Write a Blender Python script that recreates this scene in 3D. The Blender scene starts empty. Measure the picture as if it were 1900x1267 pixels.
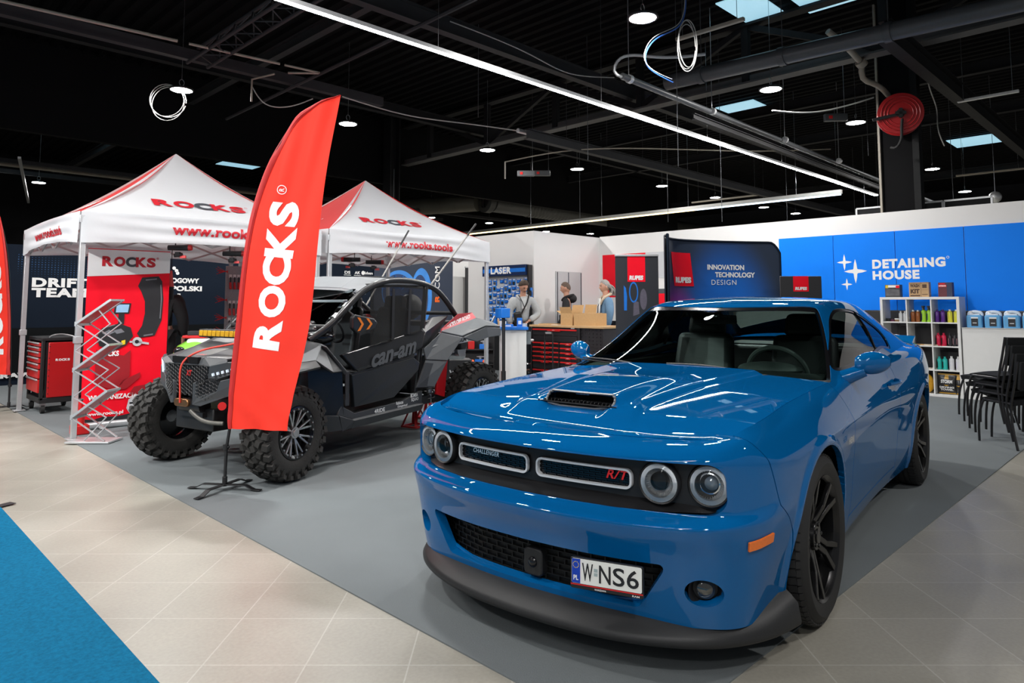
import bpy, math, random
import numpy as np
from mathutils import Vector, Matrix, Euler

random.seed(7); rng = np.random.default_rng(7)
SC = bpy.context.scene
COL = SC.collection
PI = math.pi

# ---------------------------------------------------------------- camera
cam_d = bpy.data.cameras.new('camera'); cam = bpy.data.objects.new('camera', cam_d); COL.objects.link(cam)
cam_d.sensor_fit = 'HORIZONTAL'; cam_d.sensor_width = 36.0
cam_d.lens = 36.0*1285/1900
cam_d.shift_x = 0.0
cam_d.shift_y = -(633.5-465.4)/1900.0
cam.location = (0, 0, 1.394)
cam.rotation_euler = (math.radians(90+4.41), 0, math.radians(-45))
cam_d.clip_start = 0.05; cam_d.clip_end = 200
SC.camera = cam

# ---------------------------------------------------------------- world, exposure
SC.view_settings.view_transform = 'Standard'
SC.view_settings.look = 'None'
SC.view_settings.exposure = 0.0
SC.view_settings.gamma = 1.0
SC.view_settings.use_curve_mapping = False
W = bpy.data.worlds.new('hall_ambience'); SC.world = W; W.use_nodes = True
W.node_tree.nodes['Background'].inputs[0].default_value = (0.90, 0.95, 1.0, 1)
W.node_tree.nodes['Background'].inputs[1].default_value = 0.20

LAMP_L = 520.0      # radiance of a round hall lamp's lens
STRIP_L = 85.0      # radiance of the long linear light

# ---------------------------------------------------------------- materials
MATS = {}
def mat(name, col, rough=0.5, metal=0.0, coat=0.0, noise=0.0, nscale=30.0, bump=0.0, bscale=80.0, emit=None, es=0.0, spec=0.5, alpha=1.0, sheen=0.0, coatr=0.03):
 if name in MATS: return MATS[name]
 m = bpy.data.materials.new(name); m.use_nodes = True
 nt = m.node_tree; b = nt.nodes['Principled BSDF']
 b.inputs['Base Color'].default_value = (*col, 1); b.inputs['Roughness'].default_value = rough
 b.inputs['Metallic'].default_value = metal; b.inputs['Coat Weight'].default_value = coat
 b.inputs['Coat Roughness'].default_value = coatr
 b.inputs['Specular IOR Level'].default_value = spec
 b.inputs['Sheen Weight'].default_value = sheen
 b.inputs['Alpha'].default_value = alpha
 if emit is not None:
  b.inputs['Emission Color'].default_value = (*emit, 1); b.inputs['Emission Strength'].default_value = es
 tc = nt.nodes.new('ShaderNodeTexCoord')
 if noise > 0:
  n = nt.nodes.new('ShaderNodeTexNoise'); n.inputs['Scale'].default_value = nscale; n.inputs['Detail'].default_value = 4
  nt.links.new(tc.outputs['Object'], n.inputs['Vector'])
  mx = nt.nodes.new('ShaderNodeMix'); mx.data_type = 'RGBA'
  mx.inputs[6].default_value = (*[c*(1-noise) for c in col], 1)
  mx.inputs[7].default_value = (*[min(1, c*(1+noise)) for c in col], 1)
  nt.links.new(n.outputs['Fac'], mx.inputs[0]); nt.links.new(mx.outputs[2], b.inputs['Base Color'])
 if bump > 0:
  n2 = nt.nodes.new('ShaderNodeTexNoise'); n2.inputs['Scale'].default_value = bscale; n2.inputs['Detail'].default_value = 3
  nt.links.new(tc.outputs['Object'], n2.inputs['Vector'])
  bp = nt.nodes.new('ShaderNodeBump'); bp.inputs['Strength'].default_value = bump; bp.inputs['Distance'].default_value = 0.01
  nt.links.new(n2.outputs['Fac'], bp.inputs['Height']); nt.links.new(bp.outputs['Normal'], b.inputs['Normal'])
 MATS[name] = m
 return m

def glass_mat(name, tint, refl=1.0, rough=0.0):
 if name in MATS: return MATS[name]
 m = bpy.data.materials.new(name); m.use_nodes = True
 nt = m.node_tree; nt.nodes.clear()
 out = nt.nodes.new('ShaderNodeOutputMaterial')
 tr = nt.nodes.new('ShaderNodeBsdfTransparent'); tr.inputs[0].default_value = (*tint, 1)
 gl = nt.nodes.new('ShaderNodeBsdfGlossy'); gl.inputs['Roughness'].default_value = rough; gl.inputs[0].default_value = (refl, refl, refl, 1)
 fr = nt.nodes.new('ShaderNodeFresnel'); fr.inputs[0].default_value = 1.5
 geo = nt.nodes.new('ShaderNodeNewGeometry')
 iorm = nt.nodes.new('ShaderNodeMix'); iorm.data_type = 'FLOAT'
 iorm.inputs[2].default_value = 1.5; iorm.inputs[3].default_value = 1/1.5
 nt.links.new(geo.outputs['Backfacing'], iorm.inputs[0])
 nt.links.new(iorm.outputs[0], fr.inputs[0])
 # a pane is thin: use the front-side Fresnel on both faces
 fr.inputs[0].default_value = 1.5
 nt.links.remove(fr.inputs[0].links[0])
 mx = nt.nodes.new('ShaderNodeMixShader')
 nt.links.new(fr.outputs[0], mx.inputs[0]); nt.links.new(tr.outputs[0], mx.inputs[1]); nt.links.new(gl.outputs[0], mx.inputs[2])
 nt.links.new(mx.outputs[0], out.inputs[0])
 nt.nodes.remove(geo); nt.nodes.remove(iorm)
 MATS[name] = m
 return m

# ---------------------------------------------------------------- mesh helpers
def vnorm(v):
 v = np.asarray(v, float); return v/(np.linalg.norm(v)+1e-12)

def rot_to(z):
 """3x3 whose columns are x,y,z axes with z along the given direction"""
 z = vnorm(z); a = np.array([0, 0, 1.]) if abs(z[2]) < .9 else np.array([1., 0, 0])
 x = vnorm(np.cross(a, z)); y = np.cross(z, x)
 return np.stack([x, y, z], 1)

def rmat(rx=0, ry=0, rz=0):
 return np.array(Euler((rx, ry, rz)).to_matrix())

class MB:
 def __init__(s): s.v = []; s.f = []; s.m = []; s.n = 0
 def add(s, V, F, mi=0):
  V = np.asarray(V, float).reshape(-1, 3)
  s.v.append(V); o = s.n
  for f in F: s.f.append([i+o for i in f]); s.m.append(mi)
  s.n += len(V); return s
 def box(s, c, d, R=None, mi=0, taper=1.0):
  x, y, z = [k/2 for k in d]
  V = np.array([[-x, -y, -z], [x, -y, -z], [x, y, -z], [-x, y, -z], [-x*taper, -y*taper, z], [x*taper, -y*taper, z], [x*taper, y*taper, z], [-x*taper, y*taper, z]])
  if R is not None: V = V@np.asarray(R).T
  return s.add(V+np.asarray(c, float), [[3, 2, 1, 0], [4, 5, 6, 7], [0, 1, 5, 4], [1, 2, 6, 5], [2, 3, 7, 6], [3, 0, 4, 7]], mi)
 def bar(s, p0, p1, w, h, mi=0, up=(0, 0, 1)):
  """rectangular bar from p0 to p1: w sideways, h along up"""
  p0 = np.asarray(p0, float); p1 = np.asarray(p1, float); L = np.linalg.norm(p1-p0); x = (p1-p0)/L
  u = np.asarray(up, float)
  if abs(np.dot(u, x)) > .99: u = np.array([1., 0, 0])
  y = vnorm(np.cross(u, x)); z = np.cross(x, y)
  return s.box((p0+p1)/2, (L, w, h), np.stack([x, y, z], 1), mi)
 def cyl(s, p0, p1, r0, r1=None, n=16, mi=0, cap=True):
  r1 = r0 if r1 is None else r1
  p0 = np.asarray(p0, float); p1 = np.asarray(p1, float); R = rot_to(p1-p0)
  a = np.arange(n)*2*PI/n; c = np.stack([np.cos(a), np.sin(a), 0*a], 1)
  V = np.concatenate([p0+(c*r0)@R.T, p1+(c*r1)@R.T])
  F = [[i, (i+1) % n, n+(i+1) % n, n+i] for i in range(n)]
  if cap: F += [list(range(n))[::-1], list(range(n, 2*n))]
  return s.add(V, F, mi)
 def lathe(s, prof, c=(0, 0, 0), axis=(0, 0, 1), n=24, mi=0, a0=0, a1=2*PI, R=None):
  prof = np.asarray(prof, float); R = rot_to(axis) if R is None else R; k = len(prof)
  full = abs(a1-a0-2*PI) < 1e-6
  a = a0+(a1-a0)*np.arange(n if full else n+1)/n; m = len(a)
  V = np.zeros((m, k, 3)); V[:, :, 0] = np.cos(a)[:, None]*prof[None, :, 0]; V[:, :, 1] = np.sin(a)[:, None]*prof[None, :, 0]; V[:, :, 2] = prof[None, :, 1]
  V = V.reshape(-1, 3)@R.T+np.asarray(c, float)
  F = []
  for i in range(m if full else m-1):
   j = (i+1) % m
   for q in range(k-1): F.append([i*k+q, j*k+q, j*k+q+1, i*k+q+1])
  return s.add(V, F, mi)
 def tube(s, pts, r, n=8, mi=0, closed=False, cap=True):
  P = np.asarray(pts, float); k = len(P)
  r = np.full(k, r) if np.isscalar(r) else np.asarray(r, float)
  T = np.zeros_like(P)
  if closed: T = np.roll(P, -1, 0)-np.roll(P, 1, 0)
  else:
   T[1:-1] = P[2:]-P[:-2]; T[0] = P[1]-P[0]; T[-1] = P[-1]-P[-2]
  T /= np.linalg.norm(T, axis=1)[:, None]+1e-12
  x = rot_to(T[0])[:, 0]; V = []
  a = np.arange(n)*2*PI/n
  for i in range(k):
   x = x-T[i]*np.dot(x, T[i]); x = x/(np.linalg.norm(x)+1e-12); y = np.cross(T[i], x)
   V.append(P[i]+r[i]*(np.cos(a)[:, None]*x+np.sin(a)[:, None]*y))
  V = np.concatenate(V); F = []
  for i in range(k if closed else k-1):
   j = (i+1) % k
   for q in range(n): F.append([i*n+q, i*n+(q+1) % n, j*n+(q+1) % n, j*n+q])
  if cap and not closed: F += [list(range(n))[::-1], [(k-1)*n+q for q in range(n)]]
  return s.add(V, F, mi)
 def grid(s, P, mi=0, cu=False, cv=False, flip=False):
  P = np.asarray(P, float); a, b = P.shape[:2]; F = []
  for i in range(a if cu else a-1):
   for j in range(b if cv else b-1):
    i2 = (i+1) % a; j2 = (j+1) % b
    q = [i*b+j, i2*b+j, i2*b+j2, i*b+j2]; F.append(q[::-1] if flip else q)
  return s.add(P.reshape(-1, 3), F, mi)
 def sheet(s, P, th, mi=0):
  """closed slab of thickness th over grid P (thickened along its normals)"""
  P = np.asarray(P, float); N = grid_normals(P); Q = P-N*th
  s.grid(P, mi); s.grid(Q, mi, flip=True)
  a, b = P.shape[:2]
  ring = [(i, 0) for i in range(a)]+[(a-1, j) for j in range(1, b)]+[(i, b-1) for i in range(a-2, -1, -1)]+[(0, j) for j in range(b-2, 0, -1)]
  A = np.array([P[i, j] for i, j in ring]); B = np.array([Q[i, j] for i, j in ring]); n = len(ring)
  return s.add(np.concatenate([A, B]), [[k, n+k, n+(k+1) % n, (k+1) % n] for k in range(n)], mi)
 def prism(s, poly, h, c=(0, 0, 0), R=None, mi=0):
  """polygon in local xy, extruded 0..h along local z"""
  p = np.asarray(poly, float); n = len(p)
  ar = 0.5*np.sum(p[:, 0]*np.roll(p[:, 1], -1)-np.roll(p[:, 0], -1)*p[:, 1])
  if ar < 0: p = p[::-1]
  V = np.concatenate([np.c_[p, np.zeros(n)], np.c_[p, np.full(n, h)]])
  if R is not None: V = V@np.asarray(R).T
  F = [[i, (i+1) % n, n+(i+1) % n, n+i] for i in range(n)]+[list(range(n))[::-1], list(range(n, 2*n))]
  return s.add(V+np.asarray(c, float), F, mi)
 def sphere(s, c, r, n=16, k=10, mi=0):
  r = np.asarray([r]*3 if np.isscalar(r) else r, float)
  t = np.linspace(0, PI, k+1); a = np.arange(n)*2*PI/n
  P = np.zeros((k+1, n, 3)); P[..., 0] = np.sin(t)[:, None]*np.cos(a); P[..., 1] = np.sin(t)[:, None]*np.sin(a); P[..., 2] = np.cos(t)[:, None]
  return s.grid(P*r+np.asarray(c, float), mi, cv=True)
 def xf(s, fn):
  s.v = [fn(v) for v in s.v]; return s
 def build(s, name, mats, parent=None, smooth=True, angle=35, bevel=0, seg=2, weld=0, link=True):
  me = bpy.data.meshes.new(name)
  V = np.concatenate(s.v) if s.v else np.zeros((0, 3))
  me.from_pydata(V.tolist(), [], s.f)
  mats = mats if isinstance(mats, (list, tuple)) else [mats]
  for m in mats: me.materials.append(m)
  if len(mats) > 1: me.polygons.foreach_set('material_index', s.m)
  me.update()
  if weld:
   import bmesh
   bm = bmesh.new(); bm.from_mesh(me); bmesh.ops.remove_doubles(bm, verts=bm.verts, dist=weld); bm.to_mesh(me); bm.free()
  if smooth and len(me.polygons):
   me.polygons.foreach_set('use_smooth', [True]*len(me.polygons))
   me.set_sharp_from_angle(angle=math.radians(angle))
  o = bpy.data.objects.new(name, me)
  if link: COL.objects.link(o)
  if parent is not None: o.parent = parent
  if bevel:
   b = o.modifiers.new('edges', 'BEVEL'); b.width = bevel; b.segments = seg; b.limit_method = 'ANGLE'; b.angle_limit = math.radians(40)
  return o

def grid_normals(P):
 du = np.gradient(P, axis=0); dv = np.gradient(P, axis=1)
 N = np.cross(du, dv); return N/(np.linalg.norm(N, axis=-1, keepdims=True)+1e-12)

def tag(o, label=None, cat=None, group=None, kind=None):
 if label: o['label'] = label
 if cat: o['category'] = cat
 if group: o['group'] = group
 if kind: o['kind'] = kind
 return o

def thing(name, label, cat, loc=(0, 0, 0), rz=0, group=None):
 o = bpy.data.objects.new(name, None); COL.objects.link(o); o.empty_display_size = .1
 o.location = loc; o.rotation_euler = (0, 0, rz)
 return tag(o, label, cat, group)

def struct(mb, name, m, **k):
 return tag(mb.build(name, m, **k), kind='structure')

def dup(root, loc=None, rz=None, label=None, group=None, rot=None):
 r = root.copy(); COL.objects.link(r)
 if loc is not None: r.location = loc
 if rz is not None: r.rotation_euler = (0, 0, rz)
 if rot is not None: r.rotation_euler = rot
 if label: r['label'] = label
 if group: r['group'] = group
 for ch in list(root.children):
  c = ch.copy(); COL.objects.link(c); c.parent = r
  for g in list(ch.children):
   d = g.copy(); COL.objects.link(d); d.parent = c
 return r

def cspline(xs, ys, x):
 """natural cubic spline, ys may be (n,k)"""
 xs = np.asarray(xs, float); ys = np.asarray(ys, float); one = ys.ndim == 1
 if one: ys = ys[:, None]
 n = len(xs); h = np.diff(xs); A = np.eye(n); B = np.zeros_like(ys)
 for i in range(1, n-1):
  A[i, i-1] = h[i-1]; A[i, i] = 2*(h[i-1]+h[i]); A[i, i+1] = h[i]
  B[i] = 3*((ys[i+1]-ys[i])/h[i]-(ys[i]-ys[i-1])/h[i-1])
 c = np.linalg.solve(A, B)
 x = np.asarray(x, float); k = np.clip(np.searchsorted(xs, x)-1, 0, n-2); t = (x-xs[k])[..., None]
 hk = h[k][..., None]
 b = (ys[k+1]-ys[k])/hk-hk*(2*c[k]+c[k+1])/3; d = (c[k+1]-c[k])/(3*hk)
 r = ys[k]+b*t+c[k]*t*t+d*t**3
 return r[..., 0] if one else r

def pchip(xs, ys, x):
 xs = np.asarray(xs, float); ys = np.asarray(ys, float); one = ys.ndim == 1
 if one: ys = ys[:, None]
 h = np.diff(xs)[:, None]; dl = np.diff(ys, axis=0)/h; n = len(xs); m = np.zeros_like(ys)
 if n > 2:
  w1 = 2*h[1:]+h[:-1]; w2 = h[1:]+2*h[:-1]; ok = dl[:-1]*dl[1:] > 0
  with np.errstate(divide='ignore', invalid='ignore'):
   hm = (w1+w2)/(w1/dl[:-1]+w2/dl[1:])
  m[1:-1] = np.where(ok, hm, 0)
 m[0] = dl[0]; m[-1] = dl[-1]
 x = np.asarray(x, float); k = np.clip(np.searchsorted(xs, x)-1, 0, n-2); t = ((x-xs[k])/h[k, 0])[..., None]; hk = h[k]
 r = ys[k]*(1+2*t)*(1-t)**2+hk*m[k]*t*(1-t)**2+ys[k+1]*t*t*(3-2*t)+hk*m[k+1]*t*t*(t-1)
 return r[..., 0] if one else r

def path(pts, n=24, closed=False):
 """smooth curve through points"""
 p = np.asarray(pts, float)
 if closed: p = np.concatenate([p[-2:], p, p[:3]])
 d = np.r_[0, np.cumsum(np.linalg.norm(np.diff(p, axis=0), axis=1))]
 if closed:
  return cspline(d, p, np.linspace(d[2], d[-3], n, endpoint=False))
 return cspline(d, p, np.linspace(0, d[-1], n))

def rrect(w, h, r, n=5, cx=0, cy=0):
 o = []
 for (sx, sy, a) in ((1, 1, 0), (-1, 1, 1), (-1, -1, 2), (1, -1, 3)):
  for k in range(n+1):
   t = (a+k/n)*PI/2; o.append((cx+sx*(w/2-r)+r*math.cos(t), cy+sy*(h/2-r)+r*math.sin(t)))
 return np.array(o)

def circle2(r, n=24, cx=0, cy=0, a0=0):
 a = a0+np.arange(n)*2*PI/n; return np.stack([cx+r*np.cos(a), cy+r*np.sin(a)], 1)

# ---------------------------------------------------------------- lettering
TXT = {}
def text2d(body, bold=0.0, spacing=1.0, lines=0.9):
 key = (body, bold, spacing, lines)
 if key in TXT: return TXT[key]
 c = bpy.data.curves.new('lettering', 'FONT'); c.body = body; c.size = 1.0; c.offset = bold; c.space_character = spacing; c.resolution_u = 4; c.space_line = lines
 o = bpy.data.objects.new('lettering', c); me = o.to_mesh()
 V = np.array([v.co[:2] for v in me.vertices]); F = [list(p.vertices) for p in me.polygons]
 o.to_mesh_clear(); bpy.data.objects.remove(o); bpy.data.curves.remove(c)
 V = V.reshape(-1, 2)
 V = V-V.min(0) if len(V) else V
 TXT[key] = (V, F); return V, F

def text_fit(body, w, h, bold=0.02, spacing=1.0, lines=0.9, shear=0.0):
 """text stretched to the given width and height, lower-left at 0,0"""
 V, F = text2d(body, bold, spacing, lines); V = V.copy()
 V[:, 0] += shear*V[:, 1]; V -= V.min(0); V /= V.max(0)
 return V*np.array([w, h]), F

def subdiv2(V, F, L):
 """triangulate a flat mesh and split edges longer than L (so it can follow a curved surface)"""
 import bmesh
 bm = bmesh.new(); vs = [bm.verts.new((p[0], p[1], 0)) for p in V]
 for f in F:
  try: bm.faces.new([vs[i] for i in f])
  except ValueError: pass
 bmesh.ops.triangulate(bm, faces=bm.faces[:])
 for _ in range(5):
  es = [e for e in bm.edges if e.calc_length() > L]
  if not es: break
  bmesh.ops.subdivide_edges(bm, edges=es, cuts=1); bmesh.ops.triangulate(bm, faces=[f for f in bm.faces if len(f.verts) > 3])
 bm.verts.index_update()
 Vn = np.array([v.co[:2] for v in bm.verts]); Fn = [[v.index for v in f.verts] for f in bm.faces]; bm.free()
 return Vn, Fn

def plane_frame(o, xdir, ydir, off=0.0):
 """mapping from 2-D (x, y) to 3-D on a plane through o"""
 o = np.asarray(o, float); x = vnorm(xdir); y = vnorm(ydir); n = np.cross(x, y)
 return lambda V: o+V[:, :1]*x+V[:, 1:2]*y+n*off

def put_text(mb, body, w, h, fr, pos=(0, 0), mi=0, bold=0.02, spacing=1.0, lines=0.9, shear=0.0, sub=0):
 V, F = text_fit(body, w, h, bold, spacing, lines, shear)
 V = V+np.array(pos)
 if sub: V, F = subdiv2(V, F, sub)
 mb.add(fr(V), F, mi); return mb

def put_poly(mb, poly, fr, mi=0, sub=0):
 V = np.asarray(poly, float); F = [list(range(len(V)))]
 ar = 0.5*np.sum(V[:, 0]*np.roll(V[:, 1], -1)-np.roll(V[:, 0], -1)*V[:, 1])
 if ar < 0: V = V[::-1]
 if sub: V, F = subdiv2(V, F, sub)
 mb.add(fr(V), F, mi); return mb

def rooks_logo(mb, fr, w, h, pos=(0, 0), mi=(0, 1), reg=True, sub=0):
 """R O C K S wordmark; mi = (main material, material of the third letter)"""
 adv = [0.0, .205, .415, .595, .80]; ww = [.195, .205, .19, .205, .165]
 x0 = 0
 for ch, a, b in zip('ROCKS', adv, ww):
  put_text(mb, ch, w*b, h, fr, (pos[0]+w*a, pos[1]), mi[1] if ch == 'C' else mi[0], bold=.05, sub=sub)
 if reg:
  c = np.array(pos)+np.array([w*1.0, h*.95]); r = h*.11
  a = np.arange(16)*2*PI/16; o = np.stack([np.cos(a), np.sin(a)], 1)
  V = np.concatenate([c+o*r, c+o*r*.72]); mb.add(fr(V), [[i, (i+1) % 16, 16+(i+1) % 16, 16+i] for i in range(16)], mi[0])
  put_text(mb, 'R', r*.7, r*.9, fr, (c[0]-r*.35, c[1]-r*.45), mi[0], bold=.01)

# ---------------------------------------------------------------- polygon clipping of dense meshes
def clip(V, F, val):
 """keep the part of the mesh where val >= 0; exact cut along the zero line"""
 V = np.asarray(V, float); n = len(V); nv = [v for v in V]; cut = {}; out = []
 pos = val >= 0
 def cross(a, b):
  k = (a, b) if a < b else (b, a)
  if k not in cut:
   t = val[a]/(val[a]-val[b]); nv.append(V[a]+(V[b]-V[a])*t); cut[k] = len(nv)-1
  return cut[k]
 for f in F:
  s = sum(1 for i in f if pos[i])
  if s == len(f): out.append(f); continue
  if s == 0: continue
  g = []
  for a, b in zip(f, f[1:]+f[:1]):
   if pos[a]: g.append(a)
   if pos[a] != pos[b]: g.append(cross(a, b))
  if len(g) >= 3: out.append(g)
 used = sorted({i for f in out for i in f}); mp = {i: k for k, i in enumerate(used)}
 return np.array([nv[i] for i in used]).reshape(-1, 3), [[mp[i] for i in f] for f in out]

def boundary(V, F):
 """directed boundary edges"""
 e = set()
 for f in F:
  for a, b in zip(f, f[1:]+f[:1]): e.add((a, b))
 return [(a, b) for (a, b) in e if (b, a) not in e]

def vert_normals(V, F):
 N = np.zeros_like(V)
 for f in F:
  n = np.cross(V[f[1]]-V[f[0]], V[f[2]]-V[f[0]])
  if len(f) > 3: n = n+np.cross(V[f[2]]-V[f[0]], V[f[3]]-V[f[0]])
  for i in f: N[i] += n
 return N/(np.linalg.norm(N, axis=1, keepdims=True)+1e-12)

def lip(mb, V, F, depth, mi=0, keep=None, dirv=None):
 """a flange turned inward along the open edges of a panel"""
 N = vert_normals(V, F)
 E = [(a, b) for a, b in boundary(V, F) if keep is None or (keep(V[a]) and keep(V[b]))]
 ids = sorted({i for e in E for i in e}); mp = {i: k for k, i in enumerate(ids)}
 if not ids: return
 A = V[ids]; D = N[ids] if dirv is None else np.tile(np.asarray(dirv, float), (len(ids), 1))
 B = A-D*depth; k = len(ids)
 mb.add(np.concatenate([A, B]), [[mp[b], mp[a], k+mp[a], k+mp[b]] for a, b in E], mi)

# ---------------------------------------------------------------- shared materials
M_black = mat('black plastic', (.009, .009, .010), .5, noise=.2, nscale=60)
M_blackgloss = mat('gloss black', (.006, .006, .007), .15, noise=.1)
M_rubber = mat('rubber', (.012, .012, .012), .75, noise=.35, nscale=14, bump=.15, bscale=60)
M_chrome = mat('chrome', (.75, .76, .78), .12, 1.0, noise=.04)
M_steel = mat('brushed steel', (.45, .46, .47), .35, 1.0, noise=.1, nscale=120)
M_alu = mat('grey aluminium', (.55, .56, .57), .4, .6, noise=.06, nscale=50)
M_white = mat('white laminate', (.72, .72, .70), .45, noise=.03, nscale=12)
M_offwhite = mat('white print', (.80, .80, .79), .5, noise=.02)
M_red = mat('red paint', (.55, .012, .012), .35, noise=.06)
M_redprint = mat('red print', (.80, .004, .018), .5, noise=.04, nscale=8, spec=.2)
M_ink = mat('black ink', (.01, .01, .012), .5, noise=.05)
M_orange = mat('orange plastic', (.75, .12, .01), .45, noise=.06)
M_blueplastic = mat('blue tool plastic', (.01, .16, .60), .4, noise=.1)
M_card = mat('brown cardboard', (.50, .30, .13), .8, noise=.10, nscale=25)
M_skin = mat('skin', (.52, .27, .18), .5, noise=.08, nscale=40)
# ================================================================ hall shell
def tile_mat():
 m = bpy.data.materials.new('floor tiles'); m.use_nodes = True; nt = m.node_tree; b = nt.nodes['Principled BSDF']
 tc = nt.nodes.new('ShaderNodeTexCoord'); mp = nt.nodes.new('ShaderNodeMapping'); mp.inputs['Rotation'].default_value[2] = math.radians(45)
 nt.links.new(tc.outputs['Object'], mp.inputs['Vector'])
 br = nt.nodes.new('ShaderNodeTexBrick'); br.offset = 0.0; br.squash = 1.0
 br.inputs['Scale'].default_value = 1.0; br.inputs['Mortar Size'].default_value = .0035; br.inputs['Mortar Smooth'].default_value = .2
 br.inputs['Brick Width'].default_value = .40; br.inputs['Row Height'].default_value = .40; br.inputs['Bias'].default_value = 0
 br.inputs['Color1'].default_value = (.30, .285, .242, 1); br.inputs['Color2'].default_value = (.325, .308, .265, 1); br.inputs['Mortar'].default_value = (.41, .395, .355, 1)
 nt.links.new(mp.outputs[0], br.inputs['Vector'])
 n = nt.nodes.new('ShaderNodeTexNoise'); n.inputs['Scale'].default_value = 1.7; n.inputs['Detail'].default_value = 6
 nt.links.new(tc.outputs['Object'], n.inputs['Vector'])
 n2 = nt.nodes.new('ShaderNodeTexNoise'); n2.inputs['Scale'].default_value = 60; n2.inputs['Detail'].default_value = 3
 nt.links.new(tc.outputs['Object'], n2.inputs['Vector'])
 r1 = nt.nodes.new('ShaderNodeMapRange'); r1.inputs[1].default_value = .3; r1.inputs[2].default_value = .7; r1.inputs[3].default_value = .86; r1.inputs[4].default_value = 1.08
 nt.links.new(n.outputs['Fac'], r1.inputs[0])
 r2 = nt.nodes.new('ShaderNodeMapRange'); r2.inputs[1].default_value = .3; r2.inputs[2].default_value = .7; r2.inputs[3].default_value = .93; r2.inputs[4].default_value = 1.05
 nt.links.new(n2.outputs['Fac'], r2.inputs[0])
 mu = nt.nodes.new('ShaderNodeMath'); mu.operation = 'MULTIPLY'; nt.links.new(r1.outputs[0], mu.inputs[0]); nt.links.new(r2.outputs[0], mu.inputs[1])
 mx = nt.nodes.new('ShaderNodeMix'); mx.data_type = 'RGBA'; mx.blend_type = 'MULTIPLY'; mx.inputs[0].default_value = 1
 nt.links.new(br.outputs['Color'], mx.inputs[6]); nt.links.new(mu.outputs[0], mx.inputs[7]); nt.links.new(mx.outputs[2], b.inputs['Base Color'])
 r3 = nt.nodes.new('ShaderNodeMapRange'); r3.inputs[3].default_value = .28; r3.inputs[4].default_value = .48; nt.links.new(n.outputs['Fac'], r3.inputs[0])
 nt.links.new(r3.outputs[0], b.inputs['Roughness'])
 bp = nt.nodes.new('ShaderNodeBump'); bp.inputs['Strength'].default_value = .12; bp.inputs['Distance'].default_value = .003
 nt.links.new(br.outputs['Fac'], bp.inputs['Height']); bp.invert = True; nt.links.new(bp.outputs['Normal'], b.inputs['Normal'])
 return m

M_tile = tile_mat()
struct(MB().box((15, 15, -.06), (50, 50, .12)), 'floor', M_tile, smooth=False)
M_carpet = mat('grey carpet', (.160, .178, .184), .92, noise=.10, nscale=2.2, bump=.35, bscale=420, spec=.15)
tag(MB().box((7.19, 7.985, .002), (10.58, 13.33, .008)).build('carpet', M_carpet, smooth=False),
 'flat grey exhibition carpet under the blue coupe and the buggy', 'carpet')
M_seam = mat('dark carpet seam', (.03, .033, .037), .9, noise=.1)
def blue_carpet_mat():
 m = mat('blue carpet', (.004, .125, .25), .95, noise=.45, nscale=70, bump=.6, bscale=260, spec=.1); return m
tag(MB().box((.965-2.0, 4.4, .003), (4.0, 14.0, .010)).build('carpet', blue_carpet_mat(), smooth=False),
 'bright blue needle-felt carpet beside the beige tiled aisle', 'carpet')
# black tape at the joint of the blue carpet
tag(MB().box((.97, 5.96, .0095), (.16, .07, .003), rmat(0, 0, .35)).bar((.92, 5.95, .0085), (-.9, 5.55, .0085), .03, .002).build('tape_strip', M_ink, smooth=False),
 'black tape across the edge of the blue carpet', 'tape')

M_wall = mat('white partition panel', (.70, .69, .675), .6, noise=.02, nscale=3)
M_walltop = mat('pale partition edge', (.72, .71, .69), .5, noise=.03)
M_navy = mat('navy wall print', (.006, .011, .021), .7, noise=.08, nscale=6, spec=.1)
M_dark = mat('black painted steel', (.008, .008, .009), .6, noise=.2, nscale=5, spec=.2)
M_deck = mat('black roof deck', (.005, .005, .0055), .8, noise=.25, nscale=3, spec=.08)

# partition walls of the stands
struct(MB().box((12.55, 5.34, 1.46), (.10, 8.68, 2.92)).box((12.55, -3.0, 1.46), (.10, 8.0, 2.92)), 'wall_right', M_wall, smooth=False)
struct(MB().box((11.43, 9.73, 1.45), (2.24, .10, 2.90)), 'wall_store_front', M_wall, smooth=False)
struct(MB().box((10.36, 10.74, 1.45), (.10, 1.92, 2.90)), 'wall_store_side', M_wall, smooth=False)
struct(MB().box((14.3, 14.78, 1.40), (4.4, .06, 2.80)), 'wall_back_white', M_wall, smooth=False)
# navy printed back wall behind the tents
nav = struct(MB().box((5.55, 14.71, 1.22), (13.1, .08, 2.44)), 'wall_back', M_navy, smooth=False)
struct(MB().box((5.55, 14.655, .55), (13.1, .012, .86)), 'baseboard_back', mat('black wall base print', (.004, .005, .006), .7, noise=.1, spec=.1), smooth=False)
# far shell of the hall
M_far = mat('dark far wall', (.010, .010, .011), .8, noise=.3, nscale=.6, spec=.1)
struct(MB().box((15, 30, 3.4), (60, .2, 6.8)), 'wall_far_left', M_far, smooth=False)
struct(MB().box((38, 12, 3.4), (.2, 50, 6.8)), 'wall_far_right', M_far, smooth=False)
# ================================================================ black roof structure
M_beam = mat('black roof steel', (.015, .015, .016), .6, noise=.25, nscale=4, spec=.15)
M_beam2 = mat('dark grey roof steel', (.034, .034, .036), .55, noise=.2, nscale=6, spec=.2)
M_pipe = mat('grey pipe', (.075, .08, .085), .45, .2, noise=.15, nscale=8)
M_cream = mat('cream conduit', (.30, .27, .22), .5, noise=.1, nscale=8)
M_cable = mat('white cable sheath', (.40, .40, .38), .5, noise=.05)
M_bcable = mat('blue cable sheath', (.03, .12, .45), .5, noise=.1)
M_duct = mat('dark sheet metal duct', (.060, .060, .056), .45, .3, noise=.2, nscale=5)
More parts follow.
